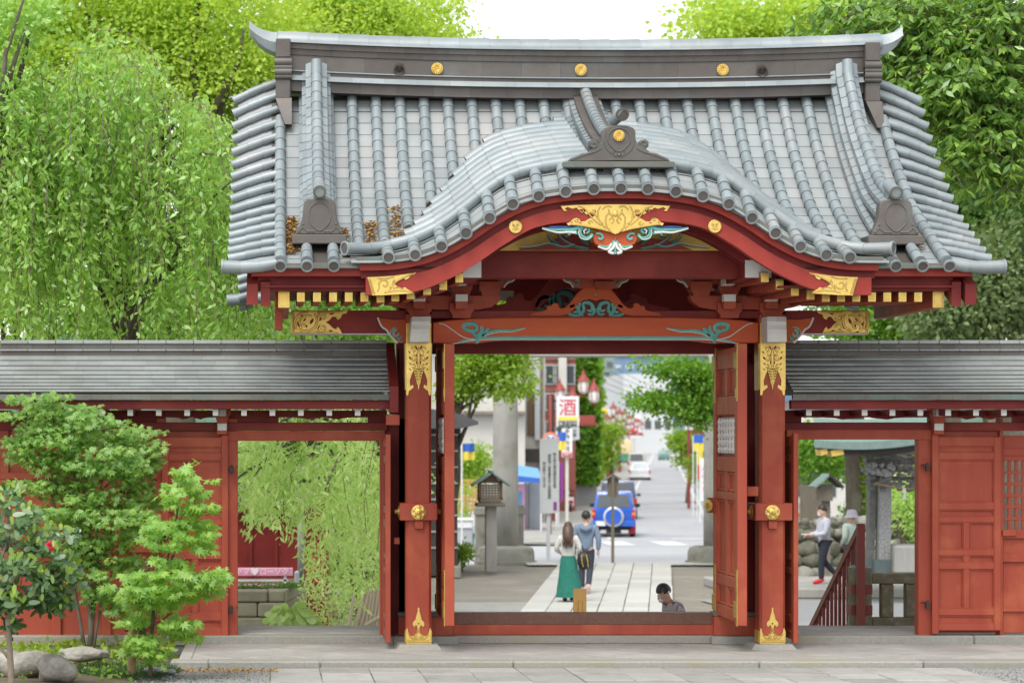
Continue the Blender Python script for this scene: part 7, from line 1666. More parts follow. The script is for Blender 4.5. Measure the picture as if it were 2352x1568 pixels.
# utility poles and wires
for k, (o, y, lab) in enumerate(((-6.0, 101, 'grey utility pole in front of the brick building'), (-4.9, 180, 'utility pole behind the lamps on the left'), (3.9, 118, 'dark grey utility pole on the right pavement'), (4.1, 260, 'distant utility pole on the right'))):
    p = thing('utility_pole', lab, 'pole', SU(o, y)); q = SU(o, y); MB().tube([q, q+Vector((0, 0, 10))], [.2, .13], 10).build('pole', 'concrete', p, True)
    MB().box(q.x-.9, q.x+.9, q.y-.06, q.y+.06, q.z+8.2, q.z+8.35).build('crossarm', 'iron', p); MB().lathe(q+Vector((.35, 0, 6.6)), [(.22, 0), (.24, .1), (.24, .8), (.2, .9)], 10).build('transformer', 'plaster_grey', p, ang=40)
for k in range(5):
    a, b = SU(-4.9+.3*k, 180, 7.4+.35*k), SU(4.1-.2*k, 262, 6.9+.4*k)
    tag(MB().tube([a.lerp(b, t)-Vector((0, 0, 1.3*4*t*(1-t)*.5)) for t in np.linspace(0, 1, 12)], .02, 4).build('overhead_wire', 'iron'), ['lowest', 'second lowest', 'middle', 'second highest', 'topmost'][k]+' of the thin black wires crossing the far street', 'wire', 'overhead wires across the street')
# ------------------------------------------------------------------ signs
def signbox(label, u0, u1, v0, v1, Y, d=.25, m='white_plain', name='shop_sign'):
    c = thing(name, label, 'sign', (PX((u0+u1)/2, Y), Y, PZ(v1, Y))); MB().ubox(u0, u1, v0, v1, Y, d, .02).build('panel', m, c); return c
def txt(par, body, m, u, v, Y, px, vertical=False, gap=1.05): return text('lettering', body, m, par, P(u, v, Y-.02), px*Y/F, vertical=vertical, gap=gap)
s1 = signbox('white liquor sign with a large red character above a yellow and a black band', 1278, 1330, 910, 980, 97)
txt(s1, '酒', 'red_print', 1304, 938, 97, 42); MB().ubox(1282, 1327, 957, 965, 96.98, .02).build('yellow_band', 'yellow_cloth', s1); MB().ubox(1283, 1325, 967, 979, 96.97, .03).build('black_band', 'ink', s1); txt(s1, 'あさひや', 'text_white', 1304, 973, 96.97, 10.5)
MB().tube([P(1270, 905, 97), P(1270, 1060, 97)], .05, 8).build('bracket', 'iron', s1); MB().tube([P(1270, 920, 97.1), P(1280, 920, 97.1)], .04, 6).build('bracket', 'iron', s1)
s2 = signbox('white sign with small vertical characters under the liquor sign', 1313, 1331, 981, 1010, 98); txt(s2, '公楽', 'ink', 1320, 994, 98, 9, True, 1.1)
s3 = signbox('narrow white vertical shop sign with brush characters and a red foot', 1291, 1315, 984, 1050, 96.5)
txt(s3, '手作の柱', 'ink', 1303, 1010, 96.5, 12, True, 1.1); MB().ubox(1292, 1314, 1039, 1048, 96.47, .03).build('red_band', 'red_print', s3); txt(s3, '御菓子', 'text_white', 1303, 1043.5, 96.47, 6)
MB().box(PX(1299, 96.6), PX(1306, 96.6), 96.6, 96.7, ZS, PZ(1050, 96.5)).build('post', 'plaster', s3)
s5 = signbox('small white square shop sign with a black mark hanging on the right', 1573, 1592, 962, 987, 120); txt(s5, '朝', 'ink', 1582.5, 974, 120, 14)
MB().tube([P(1582, 987, 120.1), (PX(1582, 120.1), 120.1, ZS)], .08, 8).build('post', 'lamp_red', s5)
sp = thing('speed_sign', 'round speed limit sign with red ring and blue number behind the notice board', 'sign', (PX(1265, 86), 86, ZS)); c = P(1265, 1012, 86)
MB().lathe(c, [(.31, 0), (.31, .02), (.24, .022), (.239, .018), (.001, .018)], 28, (0, -1, 0)).build('disc', 'white_plain', sp); MB().tube([c+Vector((.275*math.cos(t), -.024, .275*math.sin(t))) for t in np.linspace(0, 2*PI, 29)], .032, 6, False).build('red_ring', 'orange_print', sp)
text('lettering', '20', 'blue_print', sp, c+Vector((0, -.04, .02)), .34); MB().tube([(c.x, 86.05, ZS), (c.x, 86.05, c.z+.3)], .04, 8).build('post', 'rafter_soffit', sp)
# white information board on a post
ib = thing('notice_board', 'tall white notice board with vertical text on a single post', 'sign', G(1260, 1285)); YI = 67.6
MB().add([P(1240, 1008, YI), P(1283, 1005, YI), P(1284, 1177, YI), P(1241, 1179, YI)]+[q+Vector((0, .05, 0)) for q in (P(1240, 1008, YI), P(1283, 1005, YI), P(1284, 1177, YI), P(1241, 1179, YI))], [(3, 2, 1, 0), (4, 5, 6, 7), (0, 1, 5, 4), (1, 2, 6, 5), (2, 3, 7, 6), (3, 0, 4, 7)]).build('board', 'white_board', ib)
MB().box(PX(1256.5, YI), PX(1264.5, YI), YI+.06, YI+.14, ZL, PZ(1020, YI)).build('post', 'white_board', ib)
for u, body, v in ((1274, '秩父神社御由緒知知夫国', 1080), (1262, '御祭神八意思兼命外三柱御鎮座', 1094), (1250, '例大祭十二月三日', 1090)): text('lettering', body, 'ink', ib, P(u, v, YI-.01), 8*YI/F, vertical=True, gap=.92, ext=.001)
MB().ubox(1271, 1279, 1152, 1171, YI-.012, .008).build('printed_mark', 'purple_cloth', ib)
# flags and banners
def flag(label, u0, u1, v0, v1, Y, ms, name='flag'):
    f = thing(name, label, 'flag', (PX(u0, Y), Y, PZ(v1, Y))); n = len(ms)
    for i, m in enumerate(ms):
        va, vb = lerp(v0, v1, i/n), lerp(v0, v1, (i+1)/n); V = []
        for k in range(7):
            u = lerp(u0, u1, k/6); y = Y+.05*math.sin(k*1.4+i); V += [P(u, va, y), P(u, vb, y), P(u, va, y+.02), P(u, vb, y+.02)]
        raw('cloth', V, [q for k in range(6) for q in ((4*k, 4*k+1, 4*k+5, 4*k+4), (4*k+2, 4*k+6, 4*k+7, 4*k+3))], m, f)
    MB().tube([(PX(u0, Y), Y, PZ(v0-3, Y)), (PX(u0, Y), Y, min(PZ(v1, Y)-.3, ZS if Y > 60 else 0))], .025, 6).build('pole', 'white_plain', f); return f
flag('blue and yellow banner hanging at the far left beside the dark building', 1061, 1090, 1018, 1056, 70, ('blue_cloth', 'yellow_cloth'))
flag('blue and yellow banner behind the round speed sign', 1279, 1300, 992, 1033, 95, ('blue_cloth', 'yellow_cloth'))
flag('tall purple banner beside the white notice board', 1283, 1294, 1062, 1150, 92, ('purple_cloth',), 'tall_banner'); flag('narrow blue banner next to the purple one', 1277, 1282, 1058, 1120, 91, ('blue_cloth',), 'tall_banner')
flag('blue and yellow flag on the right pavement', 1592, 1616, 998, 1036, 108, ('blue_cloth', 'yellow_cloth')); b_ = flag('white and red tall banner on the right pavement', 1608, 1628, 1052, 1150, 100, ('white_plain',), 'tall_banner'); txt(b_, 'おみくじ', 'red_print', 1619, 1100, 99.9, 15, True, 1.1)
f_ = flag('yellow and red tall banner behind the white one', 1601, 1614, 1036, 1100, 106, ('yellow_cloth', 'red_print'), 'tall_banner')
# ------------------------------------------------------------------ stone torii
to = thing('stone_torii', 'large grey stone shrine gateway at the street end of the path', 'gateway', (PX(1405, 66.5), 66.5, ZL))
for uc, Yt in ((1161, 66.5), (1646, 66.5)):
    x = PX(uc, Yt)
    MB().lathe((x, Yt, ZL), [(.36, .3), (.355, 2), (.34, 4), (.32, 6.6)], 28).build('column', 'concrete', to, True)
    MB().lathe((x, Yt, ZL), [(.86, -.1), (.86, .04), (.80, .05), (.79, .30), (.74, .40), (.60, .45), (.3, .46)], 24).build('column_base', 'concrete_mossy', to, ang=40)
    for dx, dy in (((-.62, .5), (.42, 1.0)) if uc < 1400 else ()):
        MB().box(x+dx-.17, x+dx+.17, Yt+dy-.17, Yt+dy+.17, ZL, ZL+1.55, .02).build('side_post', 'concrete_mossy', to); MB().box(x+dx-.21, x+dx+.21, Yt+dy-.21, Yt+dy+.21, ZL+1.28, ZL+1.5, .02).build('post_cap', 'concrete_mossy', to)
MB().box(PX(1110, 66.5), PX(1710, 66.5), 66.3, 66.7, PZ(820.5, 66.5), PZ(780, 66.5), .03).build('tie_beam', 'concrete', to)
MB().box(PX(1060, 66.5), PX(1750, 66.5), 66.2, 66.8, ZL+6.6, ZL+7.2, .05).build('top_beam', 'concrete', to)
# wooden lantern on a stone post
wl_ = thing('wooden_lantern', 'weathered wooden lantern with small copper roof on a stone post', 'lantern', G(1128, 1313)); YL = 61.6
MB().ubox(1116, 1141, 1160, 1313, YL, .28, .015).build('post', 'concrete', wl_); MB().ubox(1095, 1161, 1155, 1163, YL-.25, .75, .02).build('platform', 'wood_grey', wl_); MB().ubox(1102, 1152, 1145, 1155, YL-.15, .55, .02).build('platform', 'wood_grey', wl_)
MB().ubox(1105, 1149, 1112, 1145, YL-.06, .38).build('paper_window', 'milk_glass', wl_)
for a, b in ((1100, 1106), (1148, 1154)): MB().ubox(a, b, 1106, 1148, YL-.1, .46, .006).build('corner_post', 'wood_brown', wl_)
for v in (1106, 1144): MB().ubox(1099, 1155, v-2, v+3, YL-.1, .46, .006).build('frame_rail', 'wood_brown', wl_)
for k in range(6): MB().ubox(1109+k*6.8, 1111+k*6.8, 1112, 1145, YL-.075, .01).build('lattice_bar', 'wood_brown', wl_); MB().ubox(1106, 1148, 1113+k*6, 1115+k*6, YL-.08, .01).build('lattice_bar', 'wood_brown', wl_)
for s in (-1, 1):
    V = []
    for t, z in ((0, 1083), (.5, 1098), (1, 1112)):
        for dy in (-.3, .55):
            for th in (0, 4): V.append(P(1128+s*t*43, z+th, YL)+Vector((0, dy, 0)))
    raw('roof_slope', V, [f for i in (0, 1) for f in ((4*i, 4*i+4, 4*i+6, 4*i+2), (4*i+1, 4*i+3, 4*i+7, 4*i+5), (4*i, 4*i+1, 4*i+5, 4*i+4), (4*i+2, 4*i+6, 4*i+7, 4*i+3))]+[(8, 9, 11, 10)], 'verdigris', wl_)
MB().box(PX(1124, YL), PX(1132, YL), YL-.34, YL+.6, PZ(1087, YL), PZ(1079, YL), .02).build('roof_ridge', 'verdigris', wl_); MB().uplate([(1128, 1088), (1104, 1108), (1152, 1108)], YL-.08, .4).build('gable_board', 'wood_brown', wl_)
# small roofed notice post in the middle of the path
kp = thing('wooden_signpost', 'thin wooden post with a small roofed board standing in the path', 'sign', G(1408, 1293)); YK = 66.0
MB().box(PX(1404.5, YK), PX(1411, YK), YK, YK+.08, ZL, PZ(1090, YK)).build('post', 'wood_grey', kp)
MB().uplate([(1395, 1100), (1408, 1092), (1421, 1100), (1421, 1141), (1395, 1141)], YK+.09, .03).build('board', 'wood_grey', kp)
for s in (-1, 1): MB().bar(P(1408, 1089, YK+.1), P(1408+s*18, 1101, YK+.1), .03, .22, (0, 1, 0)).build('roof_slope', 'wood_grey', kp)
# dark timber building at the left edge
db = thing('timber_building', 'black timber building with pale battens at the left edge of the doorway', 'building', (PX(1000, 60), 60, ZL))
MB().box(PX(900, 60), PX(1051, 60), 60, 64, ZL, PZ(968, 60)).build('wall', 'wood_dark', db)
for k in range(8): MB().box(PX(900, 60), PX(1052, 60), 59.96, 60, PZ(1000+k*37, 60), PZ(996+k*37, 60)).build('batten', 'concrete', db)
rfv = [P(900, 925, 60.5), P(1052, 952, 60.5), P(1092, 968, 60.2), P(1092, 975, 60.2), P(1050, 984, 60.2), P(900, 984, 60.2)]
MB().plate([(p.x, p.z) for p in rfv], 59.3, 4.6).build('roof', 'roof_tile', db)
MB().box(PX(1035, 59.9), PX(1058, 59.9), 59.7, 60.3, ZL-.05, ZL+.25, .03).build('plinth', 'concrete_mossy', db)
# vending machines, awning, scooter, fence, planters
vm = thing('vending_machine', 'pink drinks vending machine under the blue awning', 'vending machine', G(1194, 1222)); YV = 90
MB().ubox(1180, 1206, 1112, 1221, YV, .8, .03).build('cabinet', 'pink_plastic', vm); MB().ubox(1184, 1199, 1128, 1168, YV-.01, .02).build('poster', 'sky_cloth', vm); MB().ubox(1184, 1199, 1168, 1190, YV-.012, .02).build('display', 'white_plain', vm)
vm = thing('vending_machine', 'white and pale blue vending machine beside the pink one', 'vending machine', G(1228, 1222)); MB().ubox(1214, 1242, 1106, 1219, 91, .8, .03).build('cabinet', 'glass_pale', vm); MB().ubox(1214, 1242, 1219, 1222, 91.05, .7).build('base', 'ink', vm); MB().ubox(1206, 1213, 1110, 1216, 90.8, .7, .01).build('side_panel', 'plaster_grey', vm)
aw = thing('awning', 'light blue fabric awning over the vending machines', 'awning', (PX(1205, 90), 90, ZS)); a_, b_, c_, d_ = P(1150, 1060, 92), P(1236, 1075, 92), P(1244, 1098, 88.5), P(1150, 1088, 88.5)
MB().add([a_, b_, c_, d_], [(0, 3, 2, 1)]).build('canopy', 'sky_cloth', aw); MB().add([d_, c_, P(1243, 1108, 88.5), P(1150, 1106, 88.5)], [(0, 3, 2, 1)]).build('valance', 'blue_cloth', aw); MB().tube([P(1243, 1100, 88.6), (PX(1243, 88.6), 88.6, ZS)], .03, 6).build('post', 'white_plain', aw)
for u in (1152,): MB().tube([P(u, 1100, 88.6), (PX(u, 88.6), 88.6, ZS)], .03, 6).build('post', 'white_plain', aw)
sc_ = thing('motor_scooter', 'white motor scooter parked on the left pavement', 'scooter', G(1300, 1178, ZS)); q = SU(-4.3, 112)
for dy in (0, 1.2): MB().lathe(q+Vector((-.05, dy, .25)), [(.12, 0), (.25, .01), (.25, .09), (.12, .1)], 14, (1, 0, 0)).build('wheel', 'rubber', sc_, ang=40)
bevel_hexa('body', [tuple(q+Vector(p)) for p in ((-.17, -.1, .35), (.17, -.1, .35), (.14, .9, .3), (-.14, .9, .3), (-.15, -.15, .8), (.15, -.15, .8), (.12, .5, .62), (-.12, .5, .62))], 'car_white', sc_, .05); MB().tube([q+Vector((0, 1.1, .3)), q+Vector((0, .9, 1.05))], .07, 8).build('front_shield', 'car_white', sc_); MB().tube([q+Vector((-.3, .9, 1.05)), q+Vector((.3, .9, 1.05))], .025, 6).build('handlebar', 'rubber', sc_); MB().box(q.x-.13, q.x+.13, q.y-.1, q.y+.5, q.z+.8, q.z+.88, .03).build('seat', 'rubber', sc_); MB().box(q.x-.1, q.x+.1, q.y-.2, q.y-.14, q.z+.5, q.z+.62).build('tail_light', 'tail_red', sc_)
fn = thing('bar_fence', 'dark vertical bar fence along the left pavement below the ivy', 'fence', SU(-5.2, 112))
for k in range(34): p = SU(-5.4, 106+k*.55); MB().box(p.x-.035, p.x+.035, p.y-.035, p.y+.035, p.z, p.z+2.3).build('bar', 'wood_grey', fn)
for z in (.3, 2.1): MB().bar(SU(-5.4, 106, z), SU(-5.4, 124.2, z), .05, .08).build('rail', 'wood_grey', fn)
pw = thing('slat_fence', 'pale horizontal slat fence behind the wooden lantern', 'fence', (PX(1065, 76), 76, ZS))
for k in range(8): MB().ubox(1040, 1098, 1100+k*9.5, 1107+k*9.5, 76, .06).build('slat', 'pine_board', pw)
for u in (1042, 1070, 1096): MB().ubox(u-2, u+2, 1098, 1180, 76.08, .08).build('post', 'wood_brown', pw)
wb = thing('storage_box', 'white lidded box standing beside the dark building', 'box', G(1067, 1230)); MB().ubox(1049, 1086, 1196, 1213, 72, .6, .03).build('body', 'white_plain', wb); MB().ubox(1047, 1088, 1190, 1196, 71.95, .7, .03).build('lid', 'white_plain', wb); MB().ubox(1049, 1086, 1213, 1250, 72.05, .5, .03).build('stand', 'plaster_grey', wb)
pt = thing('flower_pot', 'teal flower pot below the white box', 'pot', G(1075, 1248)); MB().lathe(G(1077, 1250)+Vector((0, 0, 0)), [(.14, 0), (.2, .34), (.22, .36), (.18, .36), (.17, .3)], 14).build('pot', 'car_teal', pt, ang=40)
tree('bush', 'bright yellow-green shrub behind the slat fence', (PX(1075, 79), 79, ZS), .8, .06, [E(1075, 1075, 79, 40, 42, .8), E(1100, 1050, 79, 24, 30, .6), E(1060, 1150, 75, 22, 45, .4)], 110, 34, .17, .12, 'leaf_young', .6, .1, limbs=3)
tree('bush', 'low green plant at the foot of the dark building', (PX(1060, 63), 63, ZL), .2, .04, [E(1062, 1268, 63, 18, 16, .3)], 30, 26, .1, .1, 'leaf_young', .5, .1, limbs=2)
tree('bush', 'small shrub on the right pavement beside the red posts', (PX(1600, 118), 118, ZS), .4, .05, [E(1598, 1085, 118, 12, 16, .4), E(1590, 1060, 118, 10, 12, .4)], 30, 26, .16, .13, 'leaf_young', .6, .1, limbs=2)
# more shop signs down the street
random.seed(44)
for k, (o, y, z, w_, h, m, lab) in enumerate(((-5.0, 140, 3.2, .8, 2.6, 'white_plain', 'upright white shop sign just beyond the ivy'), (-5.6, 150, 1.2, 2.4, 4.6, 'blue_cloth', 'tall blue shop hoarding on the left side'), (-4.8, 186, 3.6, 1.0, 2.2, 'yellow_cloth', 'yellow shop sign on the left side of the street'), (-5.2, 214, 3.0, 1.2, 3.0, 'white_plain', 'white hanging sign farther along the left side'), (-4.9, 262, 3.2, 1.4, 2.4, 'purple_cloth', 'purple sign far down the left side'), (3.6, 150, 3.0, .9, 2.4, 'white_plain', 'upright white sign on the right pavement'), (3.8, 190, 3.4, 1.1, 2.2, 'sky_cloth', 'pale blue sign farther along the right side'), (3.7, 240, 3.0, 1.3, 2.6, 'white_plain', 'white sign far along the right side'), (3.5, 300, 3.2, 1.6, 2.0, 'yellow_cloth', 'yellow sign near the far right end'), (-3.9, 330, 3.5, 1.6, 3.0, 'white_plain', 'white sign near the far left end'))):
    q = SU(o, y); sg = thing('shop_sign', lab, 'sign', q); MB().box(q.x-w_/2, q.x+w_/2, q.y, q.y+.25, q.z+z, q.z+z+h, .03).build('panel', m, sg)
    MB().box(q.x-w_*.35, q.x+w_*.35, q.y-.015, q.y-.005, q.z+z+h*.15, q.z+z+h*.85).build('printed_mark', random.choice(['red_print', 'ink', 'plaster_grey', 'text_white']), sg); MB().tube([q+Vector((0, .12, 0)), q+Vector((0, .12, z))], .06, 6).build('post', 'plaster_grey', sg)
# ================================================================== yard seen through the side doorways
# ---- right: stair rail, stone fence
mat('rail_red', (.24, .045, .035), (.20, .04, .03), 4, .5)
hr = thing('stair_handrail', 'dark red stair handrail with slim balusters running down behind the right doorway', 'handrail', (7.27, 30.2, 0))
xr = 7.27; p_of = lambda t: Vector((xr, lerp(30.25, 33.0, t), lerp(1.28, -.18, t)))
MB().box(xr-.045, xr+.045, 30.15, 30.25, -.3, 1.36, .006).build('newel_post', 'rail_red', hr)
MB().bar(p_of(0), p_of(1), .07, .09).build('top_rail', 'rail_red', hr); MB().bar(p_of(0)-Vector((0, 0, .95)), p_of(1)-Vector((0, 0, .85)), .05, .06).build('bottom_rail', 'rail_red', hr)
for k in range(12): q = p_of((k+.7)/12); MB().box(q.x-.018, q.x+.018, q.y-.018, q.y+.018, q.z-.92, q.z-.02).build('baluster', 'rail_red', hr)
rs = empty('side_stair', (8, 31, ZL)); struct(rs)
for i in range(7): MB().box(6.7, 9.6, 30.1+i*.36, 30.1+(i+1)*.36+.02, ZL-.1, -.05-(i+1)*.13, .012).build('step', 'stone', rs)
sf = thing('stone_fence', 'mossy stone fence with a red-banded corner post behind the right doorway', 'fence', (PX(2030, 30.35), 30.35, 0)); YF = 30.35
mat('mossy_stone', (.24, .225, .15), (.14, .135, .085), 7, .95, bump=.5, bscale=40, c3=(.36, .34, .26), s3=5)
MB().ubox(1957, 2003, 1304, 1440, YF, .25, .012).build('corner_post', 'mossy_stone', sf)
x0, x1 = PX(1957, YF), PX(2003, YF); zt_ = PZ(1304, YF); MB().add([(x0, YF, zt_), (x1, YF, zt_), (x1, YF+.25, zt_), (x0, YF+.25, zt_), ((x0+x1)/2, YF+.125, zt_+.06)], [(0, 1, 4), (1, 2, 4), (2, 3, 4), (3, 0, 4)]).build('post_cap', 'concrete', sf)
for va, vb in ((1342, 1364), (1389, 1412)): MB().ubox(1955, 2004, va, vb, YF-.012, .275).build('red_band', 'rail_red', sf)
MB().ubox(2003.5, 2200, 1316, 1340, YF+.03, .2, .012).build('top_beam', 'mossy_stone', sf); MB().ubox(2003.5, 2200, 1418, 1440, YF+.03, .2, .012).build('bottom_beam', 'mossy_stone', sf)
for u in (2039, 2095, 2150): MB().ubox(u-14, u+14, 1340.5, 1417.5, YF+.06, .14, .01).build('stone_baluster', 'mossy_stone', sf)
# ---- right: rock wall, fence, pavilion, tree trunk
random.seed(31); ry = 58.0
mat('rock_mossy', (.20, .19, .15), (.10, .105, .075), 4, .95, bump=.9, bscale=10, c3=(.27, .25, .2), s3=3)
rk = thing('rock_wall', 'rough retaining wall of large piled rocks behind the walking man', 'wall', (PX(1900, 57.3), 57.3, ZL))
for j, (v, n, s) in enumerate(((1325, 9, 1), (1290, 8, 1), (1258, 9, 1), (1228, 8, .9), (1202, 9, .75))):
    for i in range(n):
        u = 1815+i*34+(j % 2)*16+random.uniform(-5, 5); rock('boulder', '', P(u, v+random.uniform(-4, 4), ry+j*.12), .19*s*random.uniform(.85, 1.2), random.choice(['rock_mossy', 'rock_mossy', 'concrete_mossy']), 100+j*20+i, sq=(1.25, .9, 1.0), amp=.34, parent=rk)
MB().box(PX(1800, 58), PX(2130, 58), 58.7, 61, ZL, PZ(1200, 58)).build('earth_core', 'earth', rk)
gt = thing('wooden_fence', 'pale weathered board fence on top of the rock wall', 'fence', (PX(1860, 60), 60, PZ(1205, 60)))
for k in range(10): MB().ubox(1838+k*5.2, 1842.4+k*5.2, 1112+k*.6, 1212, 59.5-k*.02, .05).build('board', 'wood_grey', gt)
MB().ubox(1836, 1892, 1122, 1128, 59.6, .08).build('rail', 'wood_grey', gt); MB().ubox(1886, 1893, 1100, 1212, 59.45, .12).build('post', 'wood_grey', gt)
ln = thing('wooden_lantern', 'small wooden shrine lantern with green copper roof behind the walking man', 'lantern', (PX(1898, 58.5), 58.5, PZ(1320, 58.5))); YQ = 57.0
MB().ubox(1890, 1907, 1130, 1320, YQ, .16).build('post', 'wood_grey', ln); MB().ubox(1883, 1913, 1112, 1150, YQ-.12, .35).build('box', 'wood_grey', ln)
for s, a in ((-1, 'verdigris'), (1, 'wood_dark')): MB().bar(P(1898, 1089, YQ), P(1898+s*33, 1118, YQ), .05, .7, (0, 1, 0)).build('roof_slope', a, ln)
tt = thing('tree_trunk', 'thick mossy tree trunk with climbing ivy behind the rock wall', 'tree', (PX(1968, 64), 64, PZ(1200, 64)))
MB().tube([P(1968, 1215, 64), P(1970, 1160, 64), P(1966, 1060, 64), P(1960, 940, 64)], [.36, .31, .29, .27], 16).build('trunk', 'bark', tt, True)
n = 420; vv = rng.uniform(1030, 1180, n); P_ = np.stack([PX(1986, 63.7)+rng.normal(size=n)*.05, 63.7+rng.normal(size=n)*.03, HC+(V0-vv)*63.7/F], 1); leaves('ivy', P_, rng.normal(size=(n, 3))*.5+np.array([0, -.6, -.5]), .09, .8, 'leaf_young', tt)
pv = thing('carved_pavilion', 'grey carved timber wash pavilion with patterned slanting posts and copper roof', 'pavilion', (PX(2060, 51), 51, ZL)); YPv = 50.5
mat('pewter', (.12, .16, .16), (.09, .12, .12), 6, .7)
mat('carved_wood', (.22, .22, .21), (.12, .12, .115), 14, .8, bump=.9, bscale=22, contrast=.4)
mat('patterned', (.38, .38, .38), (.22, .22, .22), 22, .7, bump=.5, bscale=40, contrast=.25)
for a, b, c, d, m, y in ((2022, 2048, 2012, 2052, 'patterned', 0), (2004, 2022, 1994, 2018, 'carved_wood', .2), (2170, 2200, 2176, 2210, 'patterned', 0)):
    MB().plate([(PX(a, YPv), PZ(1085, YPv)), (PX(b, YPv), PZ(1085, YPv)), (PX(d-6, YPv), PZ(1312, YPv)), (PX(c+6, YPv), PZ(1312, YPv))], YPv+y, .3).build('post', m, pv); MB().ubox(c-2, d+1, 1284, 1318, YPv+y-.03, .36, .02).build('post_shoe', 'pewter', pv)
for v0, v1, u0, u1, dy in ((1052, 1066, 1990, 2200, .0), (1072, 1084, 1984, 2200, -.05), (1094, 1104, 2000, 2200, .05), (1030, 1044, 2000, 2200, -.15)): MB().ubox(u0, u1, v0, v1, YPv+dy, .3, .01).build('carved_beam', 'carved_wood', pv)
random.seed(8); lump = MB()
for k in range(150):
    u, v = random.uniform(1992, 2140), random.choice((1048, 1069, 1089, 1109, 1118))+random.uniform(-7, 7); lump.ball(P(u, v, YPv-.08), random.uniform(.025, .06), 6, (1.4, .7, .8))
lump.build('carved_relief', 'carved_wood', pv)
for k in range(3): lump = MB(); [lump.ball(P(1998+k*22+random.uniform(-9, 9), 1075+random.uniform(-10, 16), YPv-.2), random.uniform(.04, .08), 6) for _ in range(9)]; lump.build('carved_relief', 'patterned', pv)
ev = []
for i in range(13):
    t = i/12; u = lerp(1870, 2140, t); v = 1018+16*math.sin(t*PI*.5)**1.0*(1 if t < .5 else 1)-30*t*t; ev.append((u, v))
V = []
for u, v in ev: V += [P(u, v-8, YPv-1.3), P(u, v+9, YPv-1.3), P(u+6, v+14, YPv-.7), P(u, v-60, YPv+1.2)]
raw('roof', V, [f for i in range(12) for f in ((4*i, 4*i+1, 4*i+5, 4*i+4), (4*i+1, 4*i+2, 4*i+6, 4*i+5), (4*i, 4*i+4, 4*i+7, 4*i+3))]+[(0, 3, 2, 1)], 'verdigris', pv)
V = []
for u, v in ev[3:]: V += [P(u, v+12, YPv-1.1), P(u, v+20, YPv-1.1), P(u, v+24, YPv-.4)]
raw('eave_board', V, [f for i in range(9) for f in ((3*i, 3*i+1, 3*i+4, 3*i+3), (3*i+1, 3*i+2, 3*i+5, 3*i+4))], 'wood_dark', pv)
for u, v, w_ in ((1884, 1032, 15), (1908, 1034, 28)): MB().uplate([(u, v), (u+w_, v-3), (u+w_+3, v+9), (u+3, v+14)], YPv-1.25, .5).build('gilt_beam_end', 'gold_leaf', pv)
MB().ubox(2056, 2130, 1252, 1318, YPv-.3, 1.0, .05).build('stone_basin', 'concrete', pv)
rp = MB(); rp.tube([P(u, 1108+14*math.sin((u-2010)/130*PI*.8), YPv-.25) for u in range(2010, 2150, 10)], .02, 6); rp.build('straw_rope', 'stake_wood', pv)
for u in (2077, 2108): MB().uplate([(u-3, 1120), (u+3, 1120), (u+5, 1132), (u+1, 1134), (u+5, 1146), (u-4, 1146), (u-1, 1133), (u-5, 1131)], YPv-.27, .01).build('paper_streamer', 'white_plain', pv)
bar_ = thing('road_barrier', 'white and orange road barrier behind the right door pillar', 'barrier', (PX(1832, 66), 66, ZL))
for v in (1155, 1180): MB().ubox(1810, 1839, v-4, v+4, 66, .06, .01).build('rail', 'white_plain', bar_)
for u in (1814, 1836): MB().ubox(u-2, u+2, 1146, 1210, 66.08, .06).build('post', 'white_plain', bar_)
MB().lathe(P(1832, 1180, 65.98), [(.06, 0), (.05, .02), (0.001, .021)], 14, (0, -1, 0)).build('reflector', 'tail_amber', bar_)
# ---- left: red outbuilding wall, bench, stone wall, plants
rb_ = thing('red_outbuilding', 'plain red boarded building wall seen through the left doorway', 'building', (PX(590, 42), 42, ZL))
for k in range(5): a = 460+k*58.5; MB().box(PX(a, 42), PX(a+57.5, 42), 42, 42.1, ZL, PZ(1150, 42)).build('wall_board', 'lacquer_shaded', rb_)
for k in range(5): a = 517+k*58.5; MB().box(PX(a-3, 42), PX(a+4, 42), 41.95, 42.02, ZL, PZ(1150, 42)).build('wall_batten', 'lacquer_shaded', rb_)
MB().box(PX(400, 42), PX(694, 42), 41.93, 42.2, PZ(1176, 42), PZ(1160, 42)).build('top_rail', 'lacquer', rb_); MB().box(PX(400, 42), PX(700, 42), 41.7, 46, PZ(1160, 42), PZ(1100, 42)).build('eave', 'roof_tile', rb_)
up_ = thing('metal_post', 'grey metal post beside the red wall behind the left doorway', 'post', (PX(691, 40.6), 40.6, 0)); MB().tube([P(691, 1345, 40.6), P(691, 1070, 40.6)], .058, 12).build('post', 'plaster_grey', up_, True); MB().tube([P(691, 1180, 40.6), P(691, 1176, 40.6)], .066, 12).build('collar', 'iron', up_); MB().ubox(676, 688, 1310, 1342, 40.4, .12, .03).build('bollard_stub', 'glass_pale', up_)
be = thing('pink_bench', 'pink bench with white lettering and white metal frame before the red wall', 'bench', (PX(600, 40), 40, PZ(1352, 40)))
MB().ubox(470, 673, 1303, 1322, 40.1, .04, .01).build('backrest', 'pink_plastic', be); MB().ubox(470, 640, 1343, 1352, 39.6, .45, .01).build('seat', 'pink_plastic', be); text('lettering', 'ヤマ♥ローソク', 'text_white', be, P(602, 1312.5, 40.07), 17*40/F, ext=.003)
MB().ubox(480, 662, 1330, 1334, 40.12, .03).build('rail', 'white_plain', be)
for u in (480, 655): MB().ubox(u-3, u+3, 1322, 1350, 40.12, .03).build('leg', 'white_plain', be)
mat('ashlar', (.34, .31, .24), (.25, .23, .17), 6, .9, bump=.5, bscale=30, rnd=.12, c3=(.28, .26, .17), s3=2)
